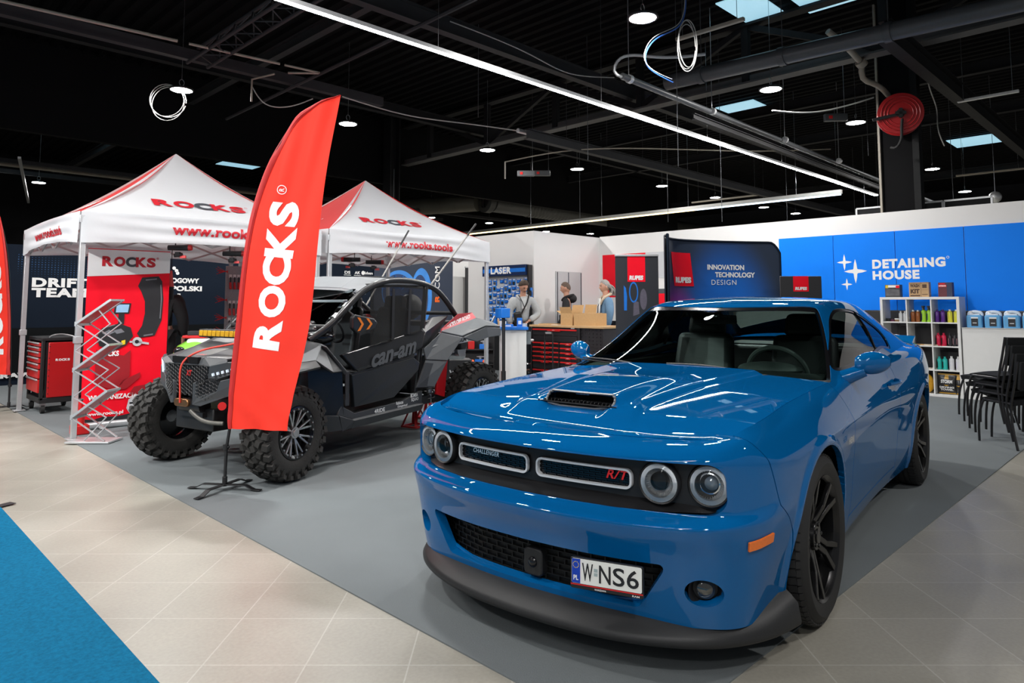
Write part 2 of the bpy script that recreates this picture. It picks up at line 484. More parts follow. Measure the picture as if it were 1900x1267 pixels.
# ribbed deck (ribs run across, along Y)
xs = []; zz = []
x = -6.0
while x < 37:
 for dx, z in ((0, 6.75), (.10, 6.75), (.14, 6.68), (.24, 6.68), (.28, 6.75)): xs.append(x+dx); zz.append(z)
 x += .28
G_ = np.zeros((len(xs), 2, 3)); G_[:, :, 0] = np.array(xs)[:, None]; G_[:, 0, 1] = -8; G_[:, 1, 1] = 31; G_[:, :, 2] = np.array(zz)[:, None]
struct(MB().grid(G_, flip=True).box((15.5, 11.5, 6.85), (43.5, 40, .12)), 'ceiling', M_deck, angle=20)
# deep black bulkhead across the hall, behind the tents
struct(MB().box((9.0, 16.6, 5.80), (26, .16, 1.90)).box((24.5, 16.6, 5.55), (5, .14, 2.2)), 'wall_bulkhead', mat('black bulkhead sheet', (.0055, .0055, .006), .7, noise=.35, nscale=.8, spec=.1), smooth=False)

def beam(p0, p1, w, h, label, m=None, name='steel_beam', flange=True):
 mb = MB(); p0 = np.array(p0, float); p1 = np.array(p1, float)
 if flange:
  mb.bar(p0, p1, w, .014); mb.bar(p0+[0, 0, h], p1+[0, 0, h], w, .014); mb.bar(p0+[0, 0, h/2], p1+[0, 0, h/2], .012, h)
 else: mb.bar(p0+[0, 0, h/2], p1+[0, 0, h/2], w, h)
 return tag(mb.build(name, m or M_beam, smooth=False), label, 'roof beam')
beam((-3, 8.35, 5.7), (36, 8.35, 5.7), .16, .26, 'black roof beam running parallel to the linear light on its far side', M_beam2)
beam((-3, 10.62, 5.05), (7.2, 10.62, 5.05), .12, .16, 'slim black beam passing just above the lamp over the first tent', M_beam2, flange=False)
beam((-3, 13.5, 5.9), (34, 13.5, 5.9), .16, .26, 'black roof beam over the back edge of the tents')
beam((9.6, 9.2, 4.62), (30, 9.2, 4.62), .14, .18, 'dark beam running beside the grey pipe over the store wall', M_beam2)
beam((10.4, 6.02, 4.55), (24, 6.25, 4.55), .06, .09, 'dark beam slung under the grey pipe beyond the linear light', M_beam)
beam((10.2, 2.93, 5.0), (26, 2.93, 5.0), .18, .30, 'black beam running away past the column top')
beam((5.9, -6, 6.05), (5.9, 30, 6.05), .14, .20, 'black cross beam above the tip of the red flag', M_beam2)
beam((19.5, -6, 5.9), (19.5, 30, 5.9), .16, .24, 'black cross beam far behind the truss')
beam((26.5, -6, 5.6), (26.5, 30, 5.6), .16, .24, 'farthest black cross beam over the hall end')
beam((16.5, -6, 6.1), (16.5, 16.5, 6.1), .14, .22, 'black cross beam between the skylights')
# thin tie bars
def bar(p0, p1, r, label, m=None, name='tie_rod', cat='roof rod'):
 return tag(MB().tube([p0, p1], r, 6).build(name, m or M_beam2), label, cat)
bar((5.45, 13.34, 5.0), (5.31, 5.9, 5.0), .028, 'thin dark bar hung across the hall over the red flag', M_beam2)
# main truss with verticals and diagonals
t = thing('roof_truss', 'large black steel roof truss with flat chords, posts and diagonals', 'roof truss', (11.95, 0, 0))
y0, y1, zb, zt = -5.0, 16.4, 5.45, 6.55
MB().bar((0, y0, zb), (0, y1, zb), .26, .035).bar((0, y0, zb+.08), (0, y1, zb+.08), .03, .16).build('bottom_chord', mat('dusty dark steel', (.075, .075, .075), .6, noise=.2, nscale=5), t, smooth=False)
MB().bar((0, y0, zt), (0, y1, zt), .24, .05).build('top_chord', M_beam, t, smooth=False)
ys = np.arange(-3.6, 16.4, 2.35)
for k, y in enumerate(ys):
 MB().bar((0, y, zb), (0, y, zt), .13, .13).build('truss_post', M_beam, t, smooth=False)
 if k < len(ys)-1:
  a, b = ((y, zb+.05), (ys[k+1], zt)) if k % 2 else ((ys[k+1], zb+.05), (y, zt))
  MB().bar((0, a[0], a[1]), (0, b[0], b[1]), .09, .11).build('truss_diagonal', M_beam, t, smooth=False)
# lattice truss over the left
t = thing('lattice_truss', 'long triangular lattice girder of thin black tubes crossing before the tents', 'roof truss', (0, 0, 0))
for dx, dz in ((3.72, 5.0), (4.02, 5.0), (3.87, 5.26)):
 MB().tube([(dx, -5, dz), (dx, 10.6, dz)], .026, 8).build('truss_chord', M_beam2, t)
for ax, bx in (((3.72, 5.0), (3.87, 5.26)), ((4.02, 5.0), (3.87, 5.26)), ((3.72, 5.0), (4.02, 5.0))):
 pts = []
 for k, y in enumerate(np.arange(2.0, 10.6, .28)): pts.append((*(ax if k % 2 else bx)[:1], y, (ax if k % 2 else bx)[1]))
 MB().tube(pts, .012, 5).build('truss_lacing', M_beam2, t)
# pipes
def pipe(pts, r, label, m=None, name='pipe', n=12, cat='pipe'):
 return tag(MB().tube(pts, r, n).build(name, m or M_pipe), label, cat)
t = thing('drain_pipe', 'fat dark drain pipe running under the truss towards the column', 'pipe', (0, 0, 0))
MB().tube([(9.94, 6.25, 5.12), (10.75, -4, 5.12)], .125, 20).build('pipe_run', mat('dark plastic pipe', (.075, .080, .085), .35, noise=.1), t)
for f in (.26, .36, .47, .62, .74):
 p = np.array([9.72, 9.0, 5.12])*(1-f)+np.array([10.75, -4, 5.12])*f; MB().cyl(p-[0, .05, 0], p+[0, .05, 0], .142, n=20).tube([p, p+[0, 0, 1.5]], .008, 5).build('pipe_collar', M_pipe, t)
t = thing('service_pipe', 'long grey service pipe parallel to the linear light with a bent end', 'pipe', (0, 0, 0))
MB().tube([(8.33, 6.0, 4.80), (30, 6.35, 4.80)], .050, 12).build('pipe_run', M_pipe, t)
MB().tube(path([(8.40, 6.0, 4.80), (8.30, 6.03, 4.80), (8.26, 6.08, 4.86), (8.26, 6.05, 5.0), (8.5, 5.6, 5.04), (9.0, 5.0, 5.05)], 24), .024, 8).build('pipe_bend', M_alu, t)
for x in (8.5, 11, 14, 17): MB().cyl((x, 6.005, 4.80), (x+.06, 6.006, 4.80), .066, n=14).tube([(x, 6.0, 4.8), (x, 6.0, 6.7)], .006, 5).build('pipe_clamp', M_alu, t)
t = thing('service_pipe', 'pale grey pipe slung over the white store wall', 'pipe', (0, 0, 0))
MB().tube([(9.55, 9.39, 4.80), (24, 9.3, 4.80)], .045, 10).build('pipe_run', M_alu, t)
for x in (11.0, 12.4, 13.8, 15.4): MB().box((x, 9.37, 4.80), (.08, .13, .14)).tube([(x, 9.37, 4.8), (x, 9.37, 6.7)], .006, 5).build('pipe_clamp', M_beam2, t)
pipe([(1.2, 9.98, 5.0), (3.3, 9.80, 5.0)], .022, 'cream conduit running along the roof before the lattice girder', M_cream, 'conduit')
t = thing('conduit', 'cream conduit that turns back and drops beside the lattice girder', 'pipe', (0, 0, 0))
MB().tube([(3.45, 9.79, 5.0), (4.72, 9.66, 5.0)], .020, 8).tube([(4.8, 9.66, 5.0), (5.35, 9.6, 5.0)], .018, 8).build('conduit_run', M_cream, t)
MB().tube(path([(5.32, 9.58, 4.98), (4.98, 9.90, 4.98)], 3), .018, 8).build('conduit_return', M_cream, t)
MB().tube([(4.85, 10.10, 4.98), (4.72, 10.6, 4.98), (4.72, 10.6, 4.62)], .016, 8).build('conduit_drop', M_cream, t)
# round duct in the distance
t = thing('air_duct', 'large round dark air duct with an elbow high behind the tents', 'duct', (0, 0, 0))
MB().tube([(15.2, 20.8, 4.95), (16.2, 17.9, 4.95)], .30, 24).build('duct_branch', mat('olive duct', (.10, .095, .075), .45, .2, noise=.2, nscale=4), t)
MB().lathe([(.24, -.02), (.40, 0), (.40, .25), (.36, .27)], (16.25, 17.62, 4.98), axis=(1, -.05, 0), n=28).build('duct_collar', M_duct, t)
MB().tube([(16.5, 17.5, 4.95), (30, 17.3, 4.95)], .34, 24).build('duct_run', M_duct, t)
mb = MB()
for k in range(14): mb.lathe([(.34, 0), (.365, .05), (.34, .10)], (18.2+k*.18, 17.47, 4.95), axis=(1, 0, 0), n=24)
mb.build('duct_ribs', M_duct, t)
# light bar with a warm tube (parallel to the wall)
t = thing('light_bar', 'long silver light bar with a warm glowing tube over the white wall', 'strip light', (0, 0, 0))
MB().bar((16.9, 21.0, 4.04), (16.9, 5.93, 4.04), .10, .09).build('bar_housing', mat('silver bar', (.42, .42, .40), .35, .5, noise=.06), t)
MB().bar((16.9, 21.0, 3.975), (16.9, 9.8, 3.975), .05, .03).build('warm_tube', mat('warm tube glow', (.9, .8, .5), .4, emit=(1.0, .74, .33), es=4.0), t)
MB().bar((16.9, 9.8, 3.975), (16.9, 5.95, 3.975), .05, .03).build('cool_tube', mat('cool tube glow', (.8, .9, 1), .4, emit=(.65, .85, 1.0), es=2.5), t)
for y in (7, 10, 13, 16): MB().tube([(16.9, y, 4.08), (16.9, y, 6.7)], .006, 5).build('hanger_wire', M_steel, t)
for k, (x, y, L_, z, lb) in enumerate([(8.22, 4.5, 1.0, 5.05, 'unlit white tube light under the nearest truss'), (22.5, 4.0, 1.6, 5.0, 'unlit pale tube light behind the column'), (14.2, 2.5, .9, 5.0, 'short pale tube light beside the red hose reel'), (20.0, 10.5, 2.4, 4.7, 'dim tube light far behind the store wall')]):
 t = thing('tube_light', lb, 'strip light', (x, y, z))
 MB().bar((0, -L_/2, 0), (0, L_/2, 0), .06, .05).build('tube_body', M_cream if k != 2 else M_offwhite, t, bevel=.01)
 MB().tube([(0, -L_*.4, .02), (0, -L_*.4, 6.7-z)], .004, 5).build('hanger_wire', M_steel, t); MB().tube([(0, L_*.4, .02), (0, L_*.4, 6.7-z)], .004, 5).build('hanger_wire', M_steel, t)
# roof windows
M_sky = mat('roof window daylight', (.6, .8, .85), .4, emit=(.30, .55, .68), es=1.0)
for k, (x0, x1, ya, yb) in enumerate([(10.75, 12.2, 5.05, 5.75), (11.0, 12.3, 3.85, 4.75), (16.6, 17.8, 7.9, 8.95), (25.2, 26.6, 4.2, 5.6), (10.2, 11.6, 24.6, 25.8), (3.6, 5.6, 22.6, 24.0)]):
 z = 6.60
 struct(MB().box(((x0+x1)/2, (ya+yb)/2, z), (x1-x0, yb-ya, .02)), 'window_%d' % (k+1), M_sky, smooth=False)
# far-zone clutter beyond the bulkhead
pipe([(-2, 22.0, 5.04), (12, 22.0, 5.04)], .05, 'pale pipe seen beneath the bulkhead behind the first tent', M_cream)
beam((-4, 20.0, 4.75), (20, 20.0, 4.75), .12, .10, 'dark rail hung behind the bulkhead', M_beam2, flange=False)
beam((-4, 24.5, 5.2), (20, 24.5, 5.2), .12, .12, 'dark rail hung at the hall end', M_beam2, flange=False)
beam((3.0, 18.5, 4.62), (4.6, 26.5, 4.62), .06, .05, 'short light metal rail slanting behind the first tent', M_alu, flange=False)
beam((6.3, 18.2, 4.9), (7.0, 26, 4.9), .08, .06, 'light metal rail behind the ridge of the first tent', M_alu, flange=False)
# black column with hose reel
t = thing('steel_column', 'tall black steel column carrying a red hose reel', 'column', (13.15, 3.62, 0))
MB().box((-.16, 0, 3.35), (.03, .50, 6.7)).box((.16, 0, 3.35), (.03, .50, 6.7)).box((0, .0, 3.35), (.30, .03, 6.7)).build('column_shaft', M_deck, t, smooth=False)
MB().box((-.20, .265, 3.35), (.06, .035, 6.7)).build('cable_trunking', M_cream, t, smooth=False)
MB().box((-.12, -.30, 3.35), (.20, .10, 6.7)).build('column_cladding', mat('charcoal cladding', (.004, .0045, .005), .6, noise=.15, spec=.2), t, smooth=False)
t = thing('hose_reel', 'round red hose reel hanging on the black column', 'hose reel', (12.72, 3.48, 4.58), math.radians(22))
MB().lathe([(.05, .0), (.335, .0), (.345, .01), (.345, .03), (.06, .05), (.06, .14), (.335, .16), (.345, .17), (.345, .19), (.05, .2)], (.10, 0, 0), axis=(-1, 0, 0), n=48).build('reel_drum', mat('red reel paint', (.33, .012, .014), .35, noise=.15, nscale=6), t, angle=30)
for r_ in (.28, .23, .18): MB().lathe([(r_, -.002), (r_+.008, .006), (r_+.016, -.002)], (-.10, 0, 0), axis=(-1, 0, 0), n=48).build('reel_ridge', MATS['red reel paint'], t)
MB().lathe([(0, .01), (.06, .01), (.07, 0)], (-.105, 0, 0), axis=(-1, 0, 0), n=20).box((-.12, .0, 0), (.04, .05, .16)).box((-.12, 0, 0), (.04, .16, .05)).build('reel_hub', M_black, t)
MB().bar((-.10, .04, -.02), (-.12, .42, -.08), .03, .05).bar((.05, 0, 0), (.32, 0, 0), .08, .08).build('reel_bracket', M_black, t)
MB().tube(path([(-.10, -.02, -.10), (-.12, .0, -.30), (-.12, .02, -.48), (-.10, .10, -.58), (-.05, .16, -.56)], 20), .022, 8).build('hose', M_rubber, t)
# framed dark boards standing behind the white wall
for k, (y0, y1) in enumerate([(4.45, 3.98), (3.32, 3.02), (3.00, 2.30)]):
 t = thing('framed_board', ['dark board in a white frame behind the wall, next to the column', 'small dark framed board just past the column', 'wide dark framed board farthest along the wall top'][k], 'board', (13.9, 0, 0))
 MB().box((0, (y0+y1)/2+.16, 1.6), (.03, y0-y1, 3.2)).build('board_panel', M_beam, t, smooth=False)
 mb = MB(); a, b = y0+.16, y1+.16
 mb.box((-.02, (a+b)/2, 3.2), (.04, a-b, .03)).box((-.02, a, 1.6), (.04, .03, 3.2)).box((-.02, b, 1.6), (.04, .03, 3.2)).build('board_frame', M_alu, t, smooth=False)
# small white flanged pipe by the column head
t = thing('pipe_bracket', 'white pipe elbow fixed at the head of the black column', 'pipe', (0, 0, 0))
MB().tube(path([(11.2, 4.05, 5.75), (11.6, 3.90, 5.55), (11.95, 3.80, 5.35)], 8), .05, 12).cyl((11.9, 3.82, 5.38), (11.98, 3.79, 5.32), .085, n=16).build('pipe_elbow', M_cream, t)
MB().tube(path([(11.95, 3.80, 5.35), (12.0, 3.82, 5.15), (12.3, 3.75, 5.08), (12.9, 3.7, 5.0)], 10), .045, 12).build('pipe_tail', M_cream, t)
# little grey device boxes with red marks hanging on rails
def devicebox(loc, rz, lb, w_=.42):
 t = thing('emergency_light', lb, 'emergency light', loc, rz)
 MB().box((0, 0, 0), (w_, .10, .14)).build('light_housing', M_pipe, t, bevel=.01)
 MB().box((-w_*.25, -.053, 0), (w_*.16, .01, .06)).build('red_window', M_red, t, smooth=False)
 MB().tube([(w_*.4, 0, .06), (w_*.4, 0, 6.7-loc[2])], .005, 5).build('hanger_wire', M_steel, t)
devicebox((13.56, 4.82, 4.95), math.radians(-50), 'small grey emergency light box with a red mark near the column')
devicebox((12.26, 11.78, 4.63), math.radians(-45), 'small grey emergency light box hanging over the second tent')
devicebox((13.1, 12.0, 4.78), math.radians(-45), 'small grey emergency light box with red mark right after its twin')
# cables
def cable(pts, r, label, m=None, n=60, closed=False, name='cable'):
 return tag(MB().tube(path(pts, n, closed), r, 6, closed=closed).build(name, m or M_cable), label, 'cable')
def loop(c, rx, rz, tilt, k=3, seed=1):
 rg = np.random.default_rng(seed); P_ = []
 d = np.array([math.cos(tilt), math.sin(tilt), 0]); nrm = np.array([-d[1], d[0], 0])
 for i in range(k*28):
  a = i*2*PI/28; tt = i/(k*28); ww = 1+.05*math.sin(3*a*.33+seed)
  P_.append(np.array(c)+d*rx*ww*math.cos(a)+np.array([0, 0, rz*ww*math.sin(a)])+nrm*.05*math.sin(a*.7+seed)+np.array([0, 0, .03*math.sin(tt*9)]))
 return np.array(P_)
tag(MB().tube(loop((3.98, 12.2, 4.78), .29, .28, -PI/4, 3, 1), .0065, 6).build('cable_loop', M_cable), 'hanging loop of white cable next to the lamp above the first tent', 'cable')
tag(MB().tube(loop((8.02, 4.72, 4.84), .12, .33, -PI/4, 3, 2), .0065, 6).build('cable_loop', M_cable), 'tall coil of white cable hanging near the truss', 'cable')
cable([(8.02, 4.72, 5.6), (7.95, 4.80, 5.1), (7.70, 5.02, 4.9), (7.62, 5.1, 4.6), (7.83, 4.95, 4.40), (7.95, 4.9, 4.36)], .010, 'blue cable dropping from the roof beside the white coil', M_bcable)
cable([(8.0, 4.72, 5.6), (7.93, 4.80, 5.12), (7.68, 5.02, 4.93), (7.60, 5.1, 4.62), (7.81, 4.95, 4.43), (7.93, 4.9, 4.40)], .006, 'white cable dropping together with the blue one')
cable([(9.8, 10.0, 4.3), (11.0, 9.4, 4.62), (12.5, 8.2, 4.72), (15, 6.9, 4.86), (16.5, 6.0, 5.0)], .014, 'long sagging pale cable looping from the store wall past the linear light', M_cream)
cable([(9.8, 10.0, 4.3), (9.8, 10.0, 3.95)], .014, 'short pale cable end hanging down over the store', M_cream, 3)
cable([(11.2, 5.0, 4.65), (12.2, 4.55, 4.75), (12.8, 3.9, 4.98)], .014, 'pale cable swinging from the pipe to the column')
cable([(16.3, 3.9, 6.6), (16.2, 3.85, 5.9), (16.45, 3.8, 5.5), (16.3, 3.75, 5.0), (16.5, 3.7, 4.7)], .012, 'wavy white wire hanging next to the red hose reel')
cable([(6.3, 10.5, 5.02), (7.5, 10.2, 4.86), (8.6, 9.9, 4.86), (9.6, 9.4, 4.8)], .012, 'slack grey cable joining the dark bar and the grey pipe')
cable([(6.9, 8.3, 5.9), (8.4, 7.9, 5.62), (9.4, 7.9, 5.55), (10.3, 7.6, 5.62)], .010, 'thin white cable lying along the roof beam')
cable([(4.9, 11.0, 5.0), (5.1, 10.9, 4.72), (5.45, 10.75, 4.72), (5.8, 10.62, 4.9)], .010, 'thin slack wire between the cable loop lamp and the cream conduit')
k = 0
for (x, y, z) in [(9.2, 5.6, 3.5), (12.4, 6.6, 3.0), (10.5, 8.4, 4.2), (14.6, 9.2, 3.4), (17.5, 7.5, 3.5), (13.9, 11.4, 3.6), (19.6, 6.3, 3.5), (8.6, 9.5, 4.9), (22.3, 6.8, 3.4), (15.9, 5.0, 4.6), (24.5, 8.2, 3.4), (18.4, 4.0, 3.8)]:
 lb = ['thin plumb wire hanging behind the linear light', 'long thin wire hanging to the white wall top', 'thin wire ending in mid air before the store', 'thin hanging wire over the corner of the store', 'thin hanging wire in the far middle', 'thin hanging wire over the store back', 'thin hanging wire far beyond the linear light', 'short wire under the black beam', 'very far thin hanging wire', 'thin wire close to the column', 'farthest thin hanging wire', 'thin wire behind the column'][k]; k += 1
 tag(MB().tube([(x, y, z), (x, y, 6.7)], .006, 5).build('hanging_wire', M_pipe), lb, 'wire')
t = thing('mirror_ball', 'small pale round ball lamp hanging at the far end of the wall', 'lamp', (19.0, 3.3, 3.85))
MB().sphere((0, 0, 0), .13, 20, 12).build('ball', M_alu, t); MB().tube([(0, 0, .12), (0, 0, 2.85)], .005, 5).build('hanger_wire', M_steel, t)

t = thing('steel_column', 'dark steel column rising behind the second tent roof', 'column', (11.35, 16.2, 0))
MB().box((-.15, 0, 3.35), (.03, .36, 6.7)).box((.15, 0, 3.35), (.03, .36, 6.7)).box((0, 0, 3.35), (.28, .03, 6.7)).build('column_shaft', mat('soot steel', (.012, .012, .013), .6, noise=.3, nscale=3, spec=.2), t, smooth=False)
MB().tube([(-.05, -.19, 2.5), (-.05, -.19, 5.2)], .012, 6).build('column_cable', M_pipe, t)
# ================================================================ blue coupe
def build_car():
 car = thing('coupe_car', 'glossy metallic blue two-door muscle coupe with black wheels and a white number plate', 'car', (3.074, 2.178, 0), math.radians(187.27))
 paint = mat('metallic blue paint', (.0012, .100, .300), .40, .0, coat=1.0, noise=.05, nscale=900, coatr=.012, spec=.0)
 black, gloss = M_black, M_blackgloss
 trimb = mat('matt black trim', (.016, .016, .017), .55, noise=.1)
 lipm = mat('black splitter plastic', (.022, .0225, .0235), .42, noise=.15, nscale=200, bump=.08, bscale=500, spec=.25)
 glass = glass_mat('windscreen glass', (.78, .94, .89), .9)
 sglass = glass_mat('tinted side glass', (.62, .70, .69), .9)

 # --- plan outline of the left half, nose centre to tail centre
 OP = np.array([(1.005, 0), (.995, .20), (.968, .40), (.922, .58), (.870, .71), (.790, .820), (.675, .893), (.50, .932), (.22, .952), (0, .960), (-.42, .955), (-.9, .945), (-1.5, .940),
    (-2.05, .945), (-2.55, .962), (-2.95, .968), (-3.35, .950), (-3.68, .905), (-3.90, .82), (-4.01, .66), (-4.05, .40), (-4.06, 0)])
 dd = np.r_[0, np.cumsum(np.linalg.norm(np.diff(OP, axis=0), axis=1))]
 def s_at(k): return dd[k]
 # --- vertical sections: rows of (inset, height); 12 rows each
 KS = [0, 2, 4, 5.6, 7, 9, 11, 12.4, 14, 15, 16.5, 18, 21]
 SEC = [
 [(.085, .19), (.07, .26), (.055, .36), (.035, .46), (.007, .530), (0, .565), (.060, .610), (.054, .70), (.045, .79), (.075, .822), (.13, .842), (.20, .853)],
 [(.085, .19), (.07, .26), (.053, .36), (.033, .46), (.007, .530), (0, .565), (.060, .610), (.054, .70), (.045, .79), (.072, .822), (.125, .842), (.19, .853)],
 [(.080, .19), (.065, .26), (.050, .36), (.030, .46), (.007, .530), (0, .566), (.054, .611), (.046, .70), (.036, .79), (.060, .825), (.105, .848), (.165, .860)],
 [(.070, .19), (.056, .26), (.038, .36), (.020, .46), (.005, .540), (0, .578), (.024, .625), (.024, .70), (.026, .79), (.046, .838), (.080, .868), (.130, .880)],
 [(.085, .19), (.070, .26), (.046, .36), (.022, .46), (.006, .545), (.002, .60), (.005, .66), (.007, .72), (.012, .778), (.024, .800), (.062, .850), (.125, .905)],
 [(.070, .19), (.052, .26), (.036, .36), (.022, .46), (.010, .56), (.005, .64), (.001, .72), (.003, .785), (.012, .806), (.058, .870), (.100, .912), (.150, .942)],
 [(.085, .19), (.060, .26), (.038, .36), (.026, .46), (.018, .56), (.008, .64), (.001, .725), (.002, .785), (.010, .808), (.050, .890), (.085, .945), (.120, .978)],
 [(.090, .19), (.062, .26), (.040, .36), (.028, .46), (.020, .56), (.010, .64), (.001, .725), (.003, .785), (.010, .808), (.046, .900), (.075, .960), (.105, .992)],
 [(.085, .19), (.060, .26), (.038, .36), (.026, .46), (.016, .56), (.006, .65), (-.004, .74), (-.006, .80), (.006, .890), (.032, .965), (.072, 1.010), (.125, 1.035)],
 [(.085, .19), (.060, .26), (.038, .36), (.024, .46), (.012, .56), (.002, .65), (-.008, .75), (-.012, .82), (.000, .910), (.028, .985), (.075, 1.030), (.140, 1.052)],
 [(.090, .22), (.065, .28), (.042, .37), (.028, .46), (.016, .56), (.006, .65), (-.002, .75), (-.004, .83), (.006, .920), (.028, .995), (.072, 1.040), (.140, 1.060)],
 [(.100, .26), (.075, .31), (.050, .39), (.030, .47), (.016, .56), (.008, .65), (.002, .75), (.002, .84), (.010, .930), (.026, 1.00), (.066, 1.042), (.130, 1.060)],
 [(.100, .28), (.075, .33), (.050, .40), (.030, .48), (.016, .57), (.008, .66), (.004, .76), (.004, .85), (.010, .935), (.024, 1.00), (.060, 1.042), (.120, 1.060)]]
 SEC = np.array(SEC, float); K = np.array(KS)
 kk = np.interp(K, np.arange(len(OP)), dd)           # arc length of each section
 nt, ns = 96, 420
 # dense rows along t, per section
 tr = np.arange(12.0); td = np.linspace(0, 11, nt)
 ST = np.stack([pchip(tr, SEC[i], td) for i in range(len(SEC))])      # (k, nt, 2)
 # sample density: finer at nose
 sd = np.unique(np.concatenate([np.linspace(0, dd[8], 210), np.linspace(dd[8], dd[17], 240), np.linspace(dd[17], dd[-1], 40)]))
 SS = pchip(kk, ST.reshape(len(SEC), -1), sd).reshape(len(sd), nt, 2)
 O = cspline(dd, OP, sd); T = np.gradient(O, sd, axis=0); T /= np.linalg.norm(T, axis=1)[:, None]
 N = np.stack([-T[:, 1], T[:, 0]], 1)                 # heading from nose to tail with y>0: inward normal
 # choose sign so that it points inward
 N = np.where((N*(np.array([-1.2, 0])-O)).sum(1, keepdims=True) > 0, N, -N)
 # near the nose the inset runs straight back instead of fanning in
 w = np.clip((O[:, 0]-.55)/.30, 0, 1)[:, None]; w = w*w*(3-2*w)
 N = N*(1-w*.45)+np.array([[-1.0, 0]])*w*.45; N /= np.linalg.norm(N, axis=1)[:, None]
 P = np.zeros((len(sd), nt, 3))
 P[..., :2] = O[:, None]+N[:, None]*SS[..., :1]; P[..., 2] = SS[..., 1]
 P[0, :, 1] = 0; P[-1, :, 1] = 0
 # flared lip around each wheel opening
 RW = .398
 for cx in (0.0, -2.946):
  dist = np.hypot(P[..., 0]-cx, P[..., 2]-.365)
  fl = np.clip(1-np.abs(dist-RW-.012)/.040, 0, 1); fl = fl*fl*(3-2*fl)
  P[..., 1] += .013*fl*(P[..., 1] > .6)
 a, b = P.shape[:2]
 V0 = P.reshape(-1, 3); F0 = [[i*b+j, i*b+j+1, (i+1)*b+j+1, (i+1)*b+j] for i in range(a-1) for j in range(b-1)]
 # orientation check: outward normals
 nn = vert_normals(V0, F0)
 k = np.argmin(np.abs(V0[:, 0]+1.5)+np.abs(V0[:, 2]-.6))
 if nn[k, 1] < 0: F0 = [f[::-1] for f in F0]

 def mirror(V, F): return V*np.array([1, -1, 1]), [f[::-1] for f in F]
 def sd_rr(x, y, cx, cy, hw, hh, r):
  qx = np.abs(x-cx)-hw+r; qy = np.abs(y-cy)-hh+r
  return np.hypot(np.maximum(qx, 0), np.maximum(qy, 0))+np.minimum(np.maximum(qx, qy), 0)-r
 def cutarch(V, F):
  for cx in (0.0, -2.946):
   if len(V): V, F = clip(V, F, np.where(V[:, 1] > .55, np.hypot(V[:, 0]-cx, V[:, 2]-.365)-RW, 1))
  return V, F
 G = .0028                                            # half a panel gap
 def xb(V):                                           # bumper / fender joint (runs forward towards the top)
  z = V[:, 2]; return np.interp(z, [.2, .50, .56, .62, .80, .92], [.40, .42, .47, .545, .60, .66])
 # ---- front bumper cover
 V, F = clip(V0, F0, np.minimum(V0[:, 0]-xb(V0)-G, V0[:, 0]-.30))
 V, F = cutarch(V, F)
 def gb(V): return np.interp(np.abs(V[:, 1]), [0, .5, .8], [.622, .622, .627])
 fy, fz = V[:, 1], V[:, 2]
 mouth = np.where(V[:, 0] > .55, sd_rr(fy, fz, 0, .7005, .797, .0935, .062), 1)   # headlamp and grille slot
 V, F = clip(V, F, mouth)
 fy, fz = V[:, 1], V[:, 2]
 # lower intake: a trapezoid wider at the top
 hw = np.interp(fz, [.26, .43], [.50, .61])
 r_ = .035; qx = np.abs(fy)-hw+r_; qz = np.abs(fz-.330)-.090+r_
 low = np.hypot(np.maximum(qx, 0), np.maximum(qz, 0))+np.minimum(np.maximum(qx, qz), 0)-r_
 V, F = clip(V, F, low)
 V, F = clip(V, F, np.hypot((V[:, 1]-.715)/1.25, V[:, 2]-.325)-.050)             # fog lamp hole
 mb = MB(); mb.add(V, F); lip(mb, V, F, .045)
 Vm, Fm = mirror(V, F); mb.add(Vm, Fm); lip(mb, Vm, Fm, .045)
 # no flange on the centre line
 mb.build('front_bumper', paint, car, angle=40, weld=1e-5)
 # ---- fenders, doors, quarters on both sides
 xd0, xd1 = -.632, -2.035
 def door_back(V): return np.interp(V[:, 2], [.2, .7, 1.0], [xd1+.03, xd1, xd1-.03])
 pan = {
 'front_fender': lambda V: np.minimum(xb(V)-G-V[:, 0], V[:, 0]-xd0-G),
 'door': lambda V: np.minimum(np.minimum(xd0-G-V[:, 0], V[:, 0]-door_back(V)-G), V[:, 2]-.300-G),
 'rear_quarter': lambda V: np.minimum(np.minimum(door_back(V)-G-V[:, 0], V[:, 0]+4.2), 1),
 'sill_panel': lambda V: np.minimum(np.minimum(xd0-G-V[:, 0], V[:, 0]-door_back(V)-G), .300-G-V[:, 2]),
 }
 parts = {}
 for nm, fn in pan.items():
  V, F = clip(V0, F0, fn(V0)); V, F = cutarch(V, F)
  for side in (1, -1):
   Vs, Fs = (V, F) if side == 1 else mirror(V, F)
   mb = MB(); mb.add(Vs, Fs); lip(mb, Vs, Fs, .030)
   parts[nm, side] = mb.build(nm, paint, car, angle=40, weld=1e-5)
 # amber side marker
 for side in (1, -1):
  P4 = [P[np.argmin(np.abs(P[:, 40, 0]-x)+(P[:, 40, 1] < .3)*9)] for x in (.735, .71, .685, .66, .635, .61)]
  G2 = np.zeros((6, 4, 3))
  for i, col in enumerate(P4):
   for j, z in enumerate(np.linspace(.485, .518, 4)):
    G2[i, j] = [np.interp(z, col[:, 2], col[:, 0]), np.interp(z, col[:, 2], col[:, 1])+.004, z+i*.003]
  if side == -1: G2 = G2*np.array([1, -1, 1])
  MB().sheet(G2[::-1] if side == 1 else G2, .008).build('side_marker', mat('amber lens', (.85, .17, .01), .2, coat=.5, noise=.15, nscale=150), parts['front_fender', side] if False else car)

 # ---- hood: a height field between the inner edges of nose and fenders
 inner = P[:, -1]
 m0 = (inner[:, 0] > -.70)
 edge = inner[m0]                                     # nose centre -> cowl corner along the left side
 xs_side = edge[:, 0]
 kc = np.argmax(edge[:, 1] > .70)
 fx, fyy, fz_ = edge[:kc+1, 0], edge[:kc+1, 1], edge[:kc+1, 2]
